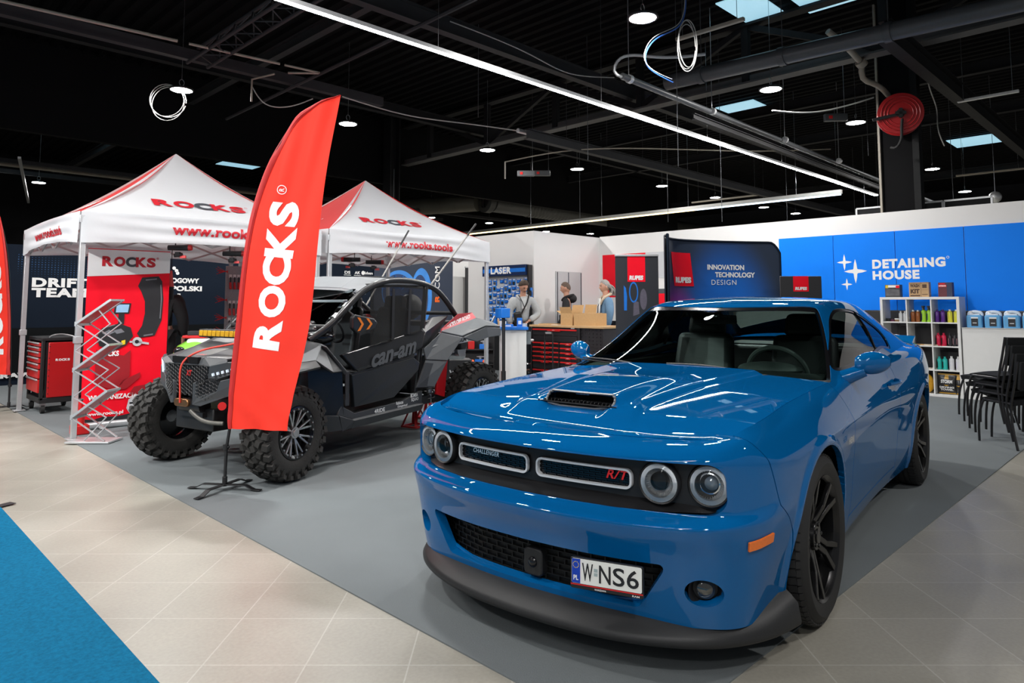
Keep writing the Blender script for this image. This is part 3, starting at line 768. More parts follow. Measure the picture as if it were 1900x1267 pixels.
 sx, sy, sz = edge[kc:, 0], edge[kc:, 1], edge[kc:, 2]
 def front_x(y): return np.interp(np.abs(y), fyy, fx)
 def side_y(x): return np.interp(-x, -sx, sy)
 def side_z(x): return np.interp(-x, -sx, sz)
 def rear_x(y): return -.590-.085*(y/.8)**2
 nu, nv = 150, 161
 vv = np.linspace(-1, 1, nv); uu = np.linspace(0, 1, nu)
 H = np.zeros((nu, nv, 3))
 for j, v in enumerate(vv):
  ytop = v*.80
  xf, xr = front_x(v*.80), rear_x(v*.80)
  x = xf+(xr-xf)*uu
  ye = np.where(x < sx[0], side_y(x), sy[0])
  y = v*ye
  H[:, j, 0] = x; H[:, j, 1] = y
 x, y = H[..., 0], H[..., 1]
 ye = np.where(x < sx[0], side_y(x), sy[0]); ze = np.where(x < sx[0], side_z(x), np.interp(x, [sx[0], .85], [sz[0], .856]))
 q = np.abs(y)/ye
 base = ze+.040*np.clip((.80-x)/.8, 0, 1)**.8*(1-q**2.2)
 # front edge must meet the nose panel
 zf = np.interp(np.abs(y), fyy, fz_); tfr = np.clip((front_x(y)-x)/.25, 0, 1); tfr = tfr*tfr*(3-2*tfr)
 z = zf*(1-tfr)+base*tfr
 # raised centre with a crease each side, swelling into the scoop
 def sm(t): t = np.clip(t, 0, 1); return t*t*(3-2*t)
 halfw = np.interp(x, [-.65, .0, .45, .80], [.50, .40, .33, .40])
 z += .020*sm((halfw-np.abs(y))/.055)*sm((.74-x)/.30)
 scw = .215
 z += .030*sm((scw+.05-np.abs(y))/.10)*sm((.528-x)/.035)*sm((x+.35)/.75)
 z -= .022*sm((scw-.02-np.abs(y))/.06)*sm((x-.493)/.03)*sm((.68-x)/.14)
 H[..., 2] = z
 H[..., 0] -= .006*(1-uu[:, None])                    # shut line at the nose
 H[..., 1] *= 1-.0045
 def Hz(xx, yy):
  d = (x-xx)**2+(y-yy)**2; return z.reshape(-1)[np.argmin(d)]
 aa, bb = H.shape[:2]
 VH = H.reshape(-1, 3); FH = [[i*bb+j, i*bb+j+1, (i+1)*bb+j+1, (i+1)*bb+j] for i in range(aa-1) for j in range(bb-1)]
 if vert_normals(VH, FH)[len(VH)//2, 2] < 0: FH = [f[::-1] for f in FH]
 scx = .515
 VH, FH = clip(VH, FH, sd_rr(VH[:, 1], VH[:, 0]*1.0, 0, scx, scw-.030, .024, .022))
 mb = MB(); mb.add(VH, FH); lip(mb, VH, FH, .010)
 hood = mb.build('hood', paint, car, angle=50)
 # scoop rim
 rp_ = rrect(.048, 2*(scw-.030), .022, 8); rp_ = np.concatenate([rp_[i]+(np.roll(rp_, -1, 0)[i]-rp_[i])*np.linspace(0, 1, 5, endpoint=False)[:, None] for i in range(len(rp_))])
 MB().tube(np.array([[scx+a_, b_, Hz(scx+a_, b_)+.001] for a_, b_ in rp_]), .0055, 6, closed=True).build('scoop_rim', mat('satin grey rim', (.25, .26, .27), .4, .5, noise=.05), hood)
 # scoop mesh
 mb = MB(); zs = Hz(.50, 0)-.018
 mb.box((scx, 0, zs-.028), (.09, 2*scw, .004), rmat(0, -.5, 0))
 for k in range(19): mb.box((scx, -.18+k*.02, zs-.016), (.07, .0035, .010), rmat(0, -.5, 0))
 for k in range(4): mb.box((scx-.024+k*.016, 0, zs-.016+(k-1.5)*-.009), (.003, .37, .008))
 mb.build('scoop_grille', gloss, car)

 # ---- greenhouse shell
 belt_x = P[:, -1, 0]
 def belt(xq):
  m = (P[:, -1, 0] < .5); return np.stack([np.interp(-xq, -P[m, -1, 0], P[m, -1, 1]), np.interp(-xq, -P[m, -1, 0], P[m, -1, 2])], -1)
 RX = np.array([-.70, -1.0, -1.4, -1.75, -2.1, -2.5, -2.85, -3.15, -3.45, -3.75])
 ROOFZ = np.array([1.14, 1.265, 1.402, 1.443, 1.447, 1.425, 1.365, 1.27, 1.15, 1.07])
 ROOFY = np.array([.62, .60, .585, .585, .585, .59, .60, .63, .67, .72])     # roof-rail half width
 cn = np.array([0, .45, .80, .93, 1.0, 1.12, 1.45, 2.0])                      # v nodes
 va = np.concatenate([np.linspace(0, .8, 22), np.linspace(.82, 1.2, 18), np.linspace(1.23, 2, 22)])
 def section(xq):
  xq = np.atleast_1d(xq); bl = belt(xq); rz = cspline(RX[::-1], ROOFZ[::-1], xq); ry = pchip(RX[::-1], ROOFY[::-1], xq)
  yb, zb = bl[:, 0], bl[:, 1]; zr = rz-.062; hgt = zr-zb
  nodes = np.zeros((len(xq), 8, 2))
  nodes[:, 0] = np.stack([yb, zb], 1)
  nodes[:, 1] = np.stack([yb+(ry+.028-yb)*.42, zb+hgt*.50], 1)
  nodes[:, 2] = np.stack([yb+(ry+.028-yb)*.85, zb+hgt*.88], 1)
  nodes[:, 3] = np.stack([ry+.018, zr+.004], 1)
  nodes[:, 4] = np.stack([ry-.004, zr+.021], 1)
  nodes[:, 5] = np.stack([ry-.055, zr+.036], 1)
  nodes[:, 6] = np.stack([ry*.58, rz-.010], 1)
  nodes[:, 7] = np.stack([ry*0, rz], 1)
  return nodes
 def shell_pt(xq):                                   # xq: (n, len(va)) grid
  n, m = xq.shape; out = np.zeros((n, m, 3))
  for j in range(m):
   nd = section(xq[:, j]); col = pchip(cn, nd.transpose(1, 0, 2).reshape(8, -1), np.array([va[j]])).reshape(n, 2)
   out[:, j, 0] = xq[:, j]; out[:, j, 1:] = col
  return out
 xf = pchip(cn, [-.705, -1.02, -1.30, -1.392, -1.415, -1.395, -1.325, -1.27], va)
 xr = pchip(cn, [-3.60, -3.30, -3.02, -2.86, -2.80, -2.76, -2.72, -2.70], va)
 uq = np.concatenate([np.linspace(0, .06, 8), np.linspace(.07, 1, 90)])
 XG = xf[None]+(xr-xf)[None]*uq[:, None]
 S = shell_pt(XG)
 aa, bb = S.shape[:2]
 VS = S.reshape(-1, 3); FS = [[i*bb+j, i*bb+j+1, (i+1)*bb+j+1, (i+1)*bb+j] for i in range(aa-1) for j in range(bb-1)]
 kz = np.argmin(np.abs(VS[:, 0]+2)+np.abs(VS[:, 1]))
 if vert_normals(VS, FS)[kz, 2] < 0: FS = [f[::-1] for f in FS]
 # side window outline in (x, z)
 WP = path([(-.915, 1.018), (-1.18, 1.172), (-1.42, 1.290), (-1.62, 1.345), (-1.95, 1.357), (-2.20, 1.335), (-2.42, 1.255), (-2.56, 1.135), (-2.535, 1.080), (-2.40, 1.065), (-1.9, 1.040), (-1.3, 1.016), (-1.0, 1.008)], 160, True)
 def sdpoly(x_, z_, poly):
  p = np.stack([x_, z_], 1); a_ = poly; b_ = np.roll(poly, -1, 0); d = np.full(len(p), 9.0); ins = np.zeros(len(p), bool)
  for (ax, az), (bx, bz) in zip(a_, b_):
   e = np.array([bx-ax, bz-az]); w_ = p-[ax, az]; t = np.clip((w_@e)/(e@e+1e-12), 0, 1)
   d = np.minimum(d, np.hypot(*(w_-t[:, None]*e).T))
   c = ((az > p[:, 1]) != (bz > p[:, 1])) & (p[:, 0] < (bx-ax)*(p[:, 1]-az)/(bz-az+1e-12)+ax); ins ^= c
  return np.where(ins, -d, d)
 win = np.where((VS[:, 1] > .45) & (VS[:, 2] < 1.42), sdpoly(VS[:, 0], VS[:, 2], WP), 1)
 VR, FR = clip(VS, FS, win)
 VG, FG = clip(VS, FS, -win)
 win2 = np.where((VS[:, 1] > .45) & (VS[:, 2] < 1.42), sdpoly(VS[:, 0], VS[:, 2], WP)+.016, 1)
 VT, FT = clip(VG, FG, np.where((VG[:, 1] > .45), sdpoly(VG[:, 0], VG[:, 2], WP)+.018, 1))
 mb = MB(); Vm, Fm = mirror(VR, FR)
 mb.add(VR, FR); lip(mb, VR, FR, .03, keep=lambda p: abs(p[1]) > .01)
 mb.add(Vm, Fm); lip(mb, Vm, Fm, .03, keep=lambda p: abs(p[1]) > .01)
 mb.build('roof', paint, car, angle=50, weld=1e-5)
 # the dark headliner under it
 mb = MB(); VI = VR-vert_normals(VR, FR)*.028; mb.add(VI, [f[::-1] for f in FR]); VI2, FI2 = mirror(VI, [f[::-1] for f in FR]); mb.add(VI2, FI2)
 mb.build('headliner', mat('headliner cloth', (.03, .03, .032), .9, noise=.1), car)
 for side in (1, -1):
  Va, Fa = (VG, FG) if side == 1 else mirror(VG, FG)
  na = vert_normals(Va, Fa)
  g = MB().add(Va-na*.010, Fa).build('side_window', sglass, car)
  Vb, Fb = (VT, FT) if side == 1 else mirror(VT, FT); nb = vert_normals(Vb, Fb)
  MB().add(Vb-nb*.004, Fb).build('window_seal', gloss, g)
  # door-glass division
  x0 = np.array([-2.09, side*.80, 1.05]); x1 = np.array([-2.19, side*.632, 1.345]); MB().tube(path([x0, (x0+x1)/2+[0, side*.022, 0], x1], 8), .008, 6).build('window_post', gloss, g)
 # ---- windscreen
 top = S[0][::-1]                                     # header centre -> pillar base, left side (front edge of the shell)
 jt = va[::-1]
 m1 = (jt >= .999) ; header = top[m1]                 # y 0 .. rail
 nb_ = 41
 yb_ = np.linspace(-1, 1, 2*nb_-1)
 pil = S[0][va <= 1.0001]                             # pillar edge from base up to the rail
 base_y = pil[0, 1]
 def head(v):
  yy = np.abs(v)*header[-1, 1]; return np.stack([np.interp(yy, header[:, 1], header[:, 0]), v*header[-1, 1], np.interp(yy, header[:, 1], header[:, 2])], -1)
 def cowl(v): return np.stack([-.575-.13*np.abs(v)**2.2, v*base_y, .972+.012*np.abs(v)**2+0*v], -1)
 hz = np.linspace(0, 1, 33)
 pl = np.linalg.norm(pil-pil[0], axis=1)/np.linalg.norm(pil[-1]-pil[0])
 WS = np.zeros((len(yb_), len(hz), 3))
 for j, t in enumerate(hz):
  A = cowl(yb_)*(1-t)+head(yb_)*t
  e = np.array([np.interp(t, pl, pil[:, c]) for c in range(3)])            # true pillar point
  corr = e-(cowl(np.array([1.0]))[0]*(1-t)+head(np.array([1.0]))[0]*t)
  wgt = np.abs(yb_)[:, None]**2
  A = A+wgt*corr*np.stack([np.ones_like(yb_), np.sign(yb_), np.ones_like(yb_)], 1)
  bul = .030*4*t*(1-t)*(1-np.abs(yb_)**2)
  A[:, 0] += bul*.55; A[:, 2] += bul*.85
  WS[:, j] = A
 N_ = grid_normals(WS); sg = 1 if N_[len(yb_)//2, 16, 2] > 0 else -1
 WSi = WS-N_*sg*.006
 ws = MB().grid(WSi, flip=(sg < 0)).build('windscreen', glass, car)
 def inset(Pg, d0, d1, kcols=4):
  pass
 # black border and seal
 mb = MB(); Q = WS-N_*sg*.003
 mb.grid(Q[:, -3:], flip=(sg < 0)); mb.grid(Q[:, :2], flip=(sg < 0)); mb.grid(Q[:2], flip=(sg < 0)); mb.grid(Q[-2:], flip=(sg < 0))
 mb.build('windscreen_frit', gloss, ws)
 # cowl strip and wipers
 cw = np.array([[[-.575-.13*abs(v)**2.2+.075*(1-t)*(1-.3*abs(v)), v*base_y, .962-.012*(1-t)+.010*abs(v)**2+.008*t] for t in np.linspace(0, 1, 4)] for v in np.linspace(-1, 1, 41)])
 MB().sheet(cw, .012).build('cowl_panel', trimb, car)
 for y0, y1 in ((-.10, -.74), (.50, -.08)):
  b0 = np.array([-.565-.13*abs(y0/.8)**2, y0, .985]); b1 = np.array([-.60-.13*abs(y1/.8)**2.2, y1, 1.030]); mid = (b0+b1)/2+[.010, 0, .018]
  pp = path([b0, mid, b1], 14)
  w_ = MB().tube(pp, np.linspace(.010, .005, 14), 8).cyl(b0-[0, 0, .02], b0+[0, 0, .012], .016).build('wiper', black, car)
  c1 = b1*.80+b0*.2+np.array([-.004, 0, -.012]); c0 = b0*.30+b1*.7
  MB().tube(path([pp[5]+[0, 0, -.010], (pp[5]+b1)/2+[-.012, 0, -.014], b1+[0, (y1-y0)*.1, -.008]], 12), .005, 6).build('wiper_blade', M_rubber, w_)
 # ---- rear window and boot lid
 rear = S[-1][::-1]; bt = rear
 RW_ = np.zeros((41, 12, 3))
 hd = S[-1][va >= .999][::-1]; pr = S[-1][va <= 1.0001]
 for i, v in enumerate(np.linspace(-1, 1, 41)):
  yy = abs(v)*hd[-1, 1]
  tp = np.array([np.interp(yy, hd[:, 1], hd[:, 0]), v*hd[-1, 1], np.interp(yy, hd[:, 1], hd[:, 2])])
  bo = np.array([-3.47-.10*(1-abs(v)**2), v*.80, 1.085])
  bo[:] = np.array([-3.55, v*pr[0, 1], pr[0, 2]+.03*(1-v*v)])
  for j, t in enumerate(np.linspace(0, 1, 12)):
   e = np.array([np.interp(1-t, np.linspace(0, 1, len(pr)), pr[:, c]) for c in range(3)]); e[1] *= np.sign(v) if v else 1
   A = tp*(1-t)+bo*t
   cr = e-(np.array([hd[-1, 0], np.sign(v)*hd[-1, 1], hd[-1, 2]])*(1-t)+np.array([-3.55, np.sign(v)*pr[0, 1], pr[0, 2]])*t) if v else 0
   RW_[i, j] = A+abs(v)**2*cr+np.array([-.3, 0, 1])*.02*4*t*(1-t)*(1-v*v)
 Nr = grid_normals(RW_); sr = 1 if Nr[20, 6, 2] > 0 else -1
 MB().grid(RW_[3:-3]-Nr[3:-3]*sr*.006, flip=(sr < 0)).build('rear_window', sglass, car)
 mb = MB(); mb.grid(RW_[:4], flip=(sr < 0)); mb.grid(RW_[-4:], flip=(sr < 0)); mb.build('rear_pillar', paint, car)
 # boot lid with an upturned spoiler
 BL = np.zeros((24, 41, 3))
 xs_ = np.linspace(-3.50, -4.05, 24)
 bl = belt(xs_)
 for i, xq in enumerate(xs_):
  for j, v in enumerate(np.linspace(-1, 1, 41)):
   yb = min(bl[i, 0], .80); BL[i, j] = [xq-.02*(1-v*v)*0, v*yb, bl[i, 1]+.030*(1-v*v)*(1-i/23*.5)]
 MB().grid(BL, flip=True).build('boot_lid', paint, car)
 sp = []
 for v in np.linspace(-1, 1, 33):
  yy = v*.80; xr_ = -3.93+.16*abs(v)**3; zz = 1.065-.010*abs(v)**2
  sp.append([[xr_+.12, yy, zz-.02], [xr_+.02, yy, zz+.020], [xr_-.10, yy, zz+.048], [xr_-.105, yy, zz+.036], [xr_-.02, yy, zz-.004], [xr_+.10, yy, zz-.04]])
 MB().grid(np.array(sp), cv=True).add(np.array(sp[0]), [[0, 1, 2, 3, 4, 5]]).add(np.array(sp[-1]), [[5, 4, 3, 2, 1, 0]]).build('spoiler', paint, car)
 # full-width dark rear lamp band
 mb = MB(); ro = P[-60:, 55:80] ;
 mb.build('x', black, car, link=False) if False else None
 # tail lamp panel
 tl = [[[-4.045+.28*abs(v)**4, v*.80, z_] for z_ in (.80, .97)] for v in np.linspace(-1, 1, 33)]
 MB().sheet(np.array(tl), .02).build('tail_lamp', mat('tail lamp red', (.20, .004, .006), .15, coat=.6, noise=.1), car)

 # ---- headlamp and grille recess
 def bez(y): return np.interp(np.abs(y), [0, .2, .4, .58, .71, .80], [.935, .928, .905, .862, .806, .730])
 ys = np.linspace(-.80, .80, 61)
 rec = np.array([[[bez(y_)-.060*(1-.5*(abs(y_)/.8)**4), y_, z_] for z_ in np.linspace(.60, .81, 6)] for y_ in ys])
 recess = MB().grid(rec).build('grille_panel', M_black, car)
 # sloping black shelf below the lamps
 sh = np.array([[[bez(y_)-.062+.072*t*(1-.75*(abs(y_)/.8)**4), y_, .640-.032*t] for t in np.linspace(0, 1, 5)] for y_ in ys*.975])
 MB().grid(sh, flip=True).build('grille_shelf', mat('satin black plastic', (.010, .010, .011), .35, noise=.1), recess)
 # upper brow
 br_ = np.array([[[bez(y_)-.062+.055*t, y_, .792+.004*t] for t in np.linspace(0, 1, 4)] for y_ in ys])
 MB().grid(br_).build('grille_brow', M_black, recess)
 # grille openings with chrome-edged frames
 def face(y0, y1, z0, z1, off):
  def fr(Vq):
   Vq = np.asarray(Vq, float); y_ = y0+(y1-y0)*Vq[:, 0]; z_ = z0+(z1-z0)*Vq[:, 1]
   return np.stack([bez(y_)-.060+off, y_, z_], 1)
  return fr
 fm = mat('satin silver frame', (.70, .71, .72), .45, .2, noise=.05)
 for sgn in (-1, 1):
  y0, y1 = (sgn*.022, sgn*.452)
  w_, h_ = .43, .078
  outl = rrect(w_, h_, .026, 6); inl = rrect(w_-.016, h_-.016, .019, 6)
  cy_ = sgn*.237; cz_ = .706
  def pt(p, off): return np.stack([bez(cy_+p[:, 0])-.050+off, cy_+p[:, 0], cz_+p[:, 1]], 1)
  # densify
  def dens(p): return np.concatenate([p[i]+(np.roll(p, -1, 0)[i]-p[i])*np.linspace(0, 1, 6, endpoint=False)[:, None] for i in range(len(p))])
  o_, i_ = dens(outl), dens(inl); n = len(o_)
  mb = MB(); A0, A1, B1, B0 = pt(o_, 0), pt(o_, .016), pt(i_, .016), pt(i_, -.012)
  ring = np.stack([A0, A1, B1, B0], 1); mb.grid(ring, cu=True)
  gf = mb.build('grille_frame', fm, car, angle=30)
  mb = MB()
  for k in range(8):
   zz = cz_-.031+k*.0088
   pts = np.array([[bez(cy_+t)-.054, cy_+t, zz] for t in np.linspace(-.21, .21, 12)]); mb.tube(pts, .0018, 5)
  for k in range(17):
   t = -.205+k*.0256;
   for q in range(7):
    if (q+k) % 2: mb.box((bez(cy_+t)-.054, cy_+t, cz_-.031+(q+.5)*.0088), (.003, .004, .0088))
  bk = np.array([[[bez(cy_+t)-.0575, cy_+t, cz_+zz] for zz in (-.037, .037)] for t in np.linspace(-.213, .213, 12)]); mb.grid(bk)
  mb.build('grille_mesh', M_blackgloss, gf)
 # badges
 def badge(body, yl, w_, h_, z_, m, shear, off=-.030):
  V_, F_ = text_fit(body, w_, h_, .02, 1.1, .9, shear); mb = MB()
  # seen from the front, +x of the lettering runs towards the car's left (+y)
  mb.add(np.stack([bez(yl+V_[:, 0])+off, yl+V_[:, 0], z_+V_[:, 1]], 1), F_)
  mb.build('badge', m, car, smooth=False)
 badge('CHALLENGER', -.355, .165, .020, .712, mat('bright badge', (.8, .8, .8), .3, .6, noise=.04), .2, -.044)
 badge('R/T', .345, .095, .036, .700, mat('red badge', (.70, .015, .015), .35, noise=.05), .3, -.042)
 # lamps
 halo = mat('frosted lamp ring', (.95, .96, .97), .3, .0, noise=.03)
 lens = glass_mat('clear lamp lens', (.96, .97, .98), .8)
 bowl = mat('lamp reflector', (.95, .96, .97), .22, .45, noise=.2, nscale=90)
 for y_, kind in ((-.728, 0), (-.560, 1), (.560, 1), (.728, 0)):
  cx_ = bez(abs(y_))-.030; yaw = -.16*np.sign(y_)*1
  ax = vnorm([1, .22*np.sign(y_)*(1 if kind == 0 else .7), .0]); R = rot_to(ax); c0 = np.array([cx_, y_, .7085])
  lmp = MB().lathe([(.071, -.05), (.080, -.02), (.082, .006), (.077, .016), (.072, .012), (.070, -.01)], c0, R=R, n=40).build('headlamp', M_black, car)
  MB().lathe([(.0715, .0), (.071, .012), (.064, .0135), (.055, .012), (.053, .0), (.055, -.008)], c0, R=R, n=40).build('halo_ring', halo, lmp)
  mb = MB().lathe([(.056, .002), (.050, -.010), (.040, -.020), (.022, -.028), (.0, -.03)], c0, R=R, n=40)
  for k in range(36):
   a_ = k*2*PI/36; p = c0+R@np.array([.053*math.cos(a_), .053*math.sin(a_), .002]); q = c0+R@np.array([.043*math.cos(a_), .043*math.sin(a_), -.013]); mb.tube([p, q], .0016, 4)
  mb.build('reflector', bowl, lmp)
  if kind == 1:
   MB().lathe([(.031, .012), (.034, .008), (.033, -.04), (.020, -.045), (0, -.045)], c0+R@np.array([0, .006, 0]), R=R, n=28).build('lamp_projector', M_blackgloss, lmp)
  else:
   MB().sphere(c0+R@np.array([0, .006, -.030]), (.034, .034, .034), 24, 14).build('lamp_projector', mat('projector glass', (.20, .24, .28), .03, .3, coat=1, noise=.05), lmp)
   MB().lathe([(.040, -.012), (.040, .0), (.035, .002), (.034, -.010)], c0+R@np.array([0, .006, 0]), R=R, n=28).build('lamp_bezel', M_chrome, lmp)
  MB().lathe([(.071, .012), (.05, .022), (.025, .027), (0, .028)], c0, R=R, n=32).build('lamp_lens', lens, lmp)
 # ---- lower intake mesh, sensor
 lx = lambda y_: np.interp(abs(y_), [0, .3, .5, .62], [.905, .885, .835, .775])
 bk = np.array([[[lx(y_)-.03, y_, z_] for z_ in (.20, .44)] for y_ in np.linspace(-.62, .62, 31)])
 mb = MB().grid(bk)
 for k in range(9):
  mb.tube([[lx(t)-.022, t, .225+k*.0245] for t in np.linspace(-.61, .61, 25)], .004, 5)
 for k in range(41):
  t = -.60+k*.03
  for q in range(8):
   if (q+k) % 2: mb.box((lx(t)-.022, t, .225+(q+.5)*.0245), (.006, .006, .0245))
 mb.build('lower_grille', mat('deep black mesh', (.003, .003, .003), .5, noise=.1, spec=.3), car)
 sen = MB().prism(rrect(.095, .110, .02, 4), .05, (.868, .018, .318), np.array([[0, 0, 1.], [1, 0, 0], [0, 1, 0]])).build('sensor_housing', M_black, car, bevel=.006)
 MB().sphere((.917, .018, .318), (.014, .022, .022)).build('sensor_lens', M_blackgloss, sen)
 for side in (1, -1):
  fc = np.array([.775, side*.712, .325]); R = rot_to(vnorm([1, .55*side, 0]))
  f_ = MB().lathe([(.066, .008), (.060, .002), (.052, -.012), (.045, -.030)], fc, R=R, n=32).lathe([(.045, -.03), (.0, -.032)], fc, R=R, n=32).build('fog_lamp_bezel', M_black, car)
  MB().lathe([(.034, -.030), (.034, -.010), (.028, -.006), (.012, .0), (0, .001)], fc, R=R, n=28).build('fog_lamp', mat('fog lamp glass', (.10, .10, .095), .08, .7, coat=1, noise=.2, nscale=120), f_)
 # ---- splitter: a black tray running round the nose
 def sp_pt(y_, grow):
  return np.interp(abs(y_), [0, .25, .5, .70, .82, .90], [.985, .970, .915, .800, .650, .47])
 a_ = np.linspace(-1, 1, 81)
 outer = np.array([[1.010, 0], [.998, .22], [.955, .44], [.880, .62], [.780, .76], [.655, .855], [.52, .915], [.40, .945]])
 dO = np.r_[0, np.cumsum(np.linalg.norm(np.diff(outer, axis=0), axis=1))]
 oc = cspline(dO, outer, np.linspace(0, dO[-1], 40)); oc = np.concatenate([oc[::-1]*[1, -1], oc[1:]])
 tl_ = np.gradient(oc, axis=0); nl_ = np.stack([-tl_[:, 1], tl_[:, 0]], 1); nl_ /= np.linalg.norm(nl_, axis=1)[:, None]
 nl_ = np.where((nl_*(np.array([0, 0])-oc)).sum(1, keepdims=True) > 0, nl_, -nl_)
 prof = [(.17, .238), (.09, .220), (.045, .192), (.013, .166), (0, .150), (.002, .136), (.014, .126), (.06, .130), (.16, .140)]
 spg = np.zeros((len(oc), len(prof), 3)); ends = np.abs(np.linspace(-1, 1, len(oc)))**6
 for j, (d, z_) in enumerate(prof):
  spg[:, j, :2] = oc+nl_*d; spg[:, j, 2] = z_+ends*(.05 if j < 4 else 0)
 MB().grid(spg, flip=True).build('front_splitter', lipm, car, angle=60)
 lp_ = np.array([[sp_pt(y_, 0)-.088, y_, .232+.030*(abs(y_)/.5)**4] for y_ in np.linspace(-.50, .50, 41)]); MB().tube(lp_, .009, 8).build('intake_lip', paint, car)
 # underside tray
 MB().box((-1.5, 0, .20), (4.4, 1.50, .03)).build('underbody', M_black, car)
 # ---- wheel wells
 for cx_ in (0, -2.946):
  for side in (1, -1):
   MB().lathe([(RW+.02, .40), (RW+.03, .86), ], (cx_, 0, .365), R=np.array([[1, 0, 0], [0, 0, side], [0, 1, 0]], float), n=30, a0=-.5, a1=PI+.5).box((cx_, side*.42, .42), (.86, .03, .6)).build('wheel_well', M_black, car)
 # ---- wheels
 tyre_m = mat('tyre rubber', (.010, .010, .0105), .7, noise=.25, nscale=30)
 rim_m = mat('dark alloy', (.012, .012, .013), .28, .6, noise=.15, coat=.3)
 def wheel_parts(parent_name, R0=.364, wd=.255):
  w = bpy.data.objects.new('wheel', None); COL.objects.link(w)
  hw_ = wd/2
  prof = [(.262, -hw_+.012), (.285, -hw_), (.318, -hw_-.004), (.343, -hw_+.012), (.355, -hw_+.030), (R0, -hw_+.052), (R0+.002, 0), (R0, hw_-.052), (.355, hw_-.030), (.343, hw_-.012), (.318, hw_+.004), (.285, hw_), (.262, hw_-.012)]
  mb = MB().lathe(prof, axis=(0, 1, 0), n=72)
  return w, prof, mb
 def tread_mat():
  m = bpy.data.materials.new('tyre tread'); m.use_nodes = True; nt = m.node_tree; b = nt.nodes['Principled BSDF']
  b.inputs['Base Color'].default_value = (.014, .014, .0145, 1); b.inputs['Roughness'].default_value = .6
  n = nt.nodes.new('ShaderNodeTexNoise'); n.inputs['Scale'].default_value = 40; r = nt.nodes.new('ShaderNodeMapRange'); r.inputs[3].default_value = .5; r.inputs[4].default_value = .75
  nt.links.new(n.outputs[0], r.inputs[0]); nt.links.new(r.outputs[0], b.inputs['Roughness']); return m
 steer = math.radians(0)
 def make_wheel():
  w = bpy.data.objects.new('wheel', None); COL.objects.link(w)
  R0, wd = .364, .255; hw_ = wd/2
  prof = [(.262, -hw_+.010), (.285, -hw_), (.318, -hw_-.004), (.340, -hw_+.010), (.352, -hw_+.026), (.357, -hw_+.040)]
  full = prof+[(.357, -.085)]+[(.357, .085)]+[(r, -z_) for r, z_ in prof[::-1]]
  mb = MB().lathe(full, axis=(0, 1, 0), n=80)
  # tread: ribs and cross-cut shoulder blocks
  for y0, y1 in ((-.052, -.024), (-.018, .018), (.024, .052)):
   mb.lathe([(.356, y0), (R0, y0+.003), (R0, y1-.003), (.356, y1)], axis=(0, 1, 0), n=80)
  for sgn in (-1, 1):
   for k in range(64):
    a_ = k*2*PI/64;
    R = np.array([[math.cos(a_), 0, -math.sin(a_)], [0, 1, 0], [math.sin(a_), 0, math.cos(a_)]])
    mb.box(R@np.array([0, sgn*.0765, .3575]), (.0285, .037, .012), R@rmat(0, 0, .22*sgn))
    mb.box(R@np.array([0, sgn*.1020, .3535]), (.0275, .018, .011), R@rmat(.45*-sgn, 0, 0))
  mb.build('tyre', tyre_m, w, angle=30)
  rim = MB().lathe([(.262, -hw_+.012), (.255, -hw_+.020), (.246, -hw_+.03), (.240, 0), (.246, hw_-.03), (.258, hw_-.012), (.266, hw_-.006), (.262, hw_-.016), (.252, hw_-.020)], axis=(0, 1, 0), n=64).build('rim', rim_m, w, angle=30)
  sp_ = MB()
  for k in range(5):
   base_a = k*2*PI/5
   for s_ in (-1, 1):
    aa = base_a+s_*.13; ab = base_a+s_*.21
    p0 = np.array([.060*math.sin(base_a+s_*.3), .060, .060*math.cos(base_a+s_*.3)]); p1 = np.array([.15*math.sin(aa), .085, .15*math.cos(aa)]); p2 = np.array([.252*math.sin(ab), .104, .252*math.cos(ab)])
    for A, B in ((p0, p1), (p1, p2)): sp_.bar(A, B+(B-A)*.06, .026, .020, up=(0, 1, 0))
  sp_.cyl((0, .03, 0), (0, .088, 0), .070, .060, 30).cyl((0, .088, 0), (0, .094, 0), .033, .030, 24)
  for k in range(5):
   a_ = (k+.5)*2*PI/5; sp_.cyl((.048*math.sin(a_), .08, .048*math.cos(a_)), (.048*math.sin(a_), .095, .048*math.cos(a_)), .010, n=6)
  sp_.build('spokes', rim_m, rim, bevel=.003)
  MB().lathe([(.165, .01), (.165, .035), (.07, .04), (.07, .01)], axis=(0, 1, 0), n=40).build('brake_disc', M_steel, w)
  MB().box((.05, .025, .12), (.18, .06, .07)).build('brake_caliper', M_black, w, bevel=.012)
  return w
 w0 = make_wheel(); w0.parent = car
 yy = .822
 first = True
 for cx_, side in ((0, 1), (0, -1), (-2.946, 1), (-2.946, -1)):
  if first: w = w0; first = False
  else:
   w = dup(w0); w.parent = car
  w.location = (cx_, side*yy, .364)
  w.rotation_euler = (0, .35*side, 0 if side == 1 else PI)
 # ---- mirrors
 for side in (1, -1):
  ring = []
  for t in np.linspace(0, 1, 15):
   yy_ = side*(.885+.170*t)
   a = math.sin(PI*min(1, .10+.87*t))**.5 if True else 1
   hh = .064*a; xx = .060*a
   cxm = -1.015-.045*t; czm = 1.052+.012*t
   an = np.arange(20)*2*PI/20
   pr_ = np.stack([cxm+xx*np.cos(an)*np.where(np.cos(an) < 0, .55, 1.0), np.full(20, yy_), czm+hh*np.sign(np.sin(an))*np.abs(np.sin(an))**.85], 1); ring.append(pr_)
  rg = np.array(ring); mb = MB().grid(rg, cv=True, flip=(side < 0)); mb.add(rg[0], [list(range(20))[::-1] if side > 0 else list(range(20))]); mb.add(rg[-1], [list(range(20)) if side > 0 else list(range(20))[::-1]])
  mi = mb.build('wing_mirror', paint, car, angle=60)
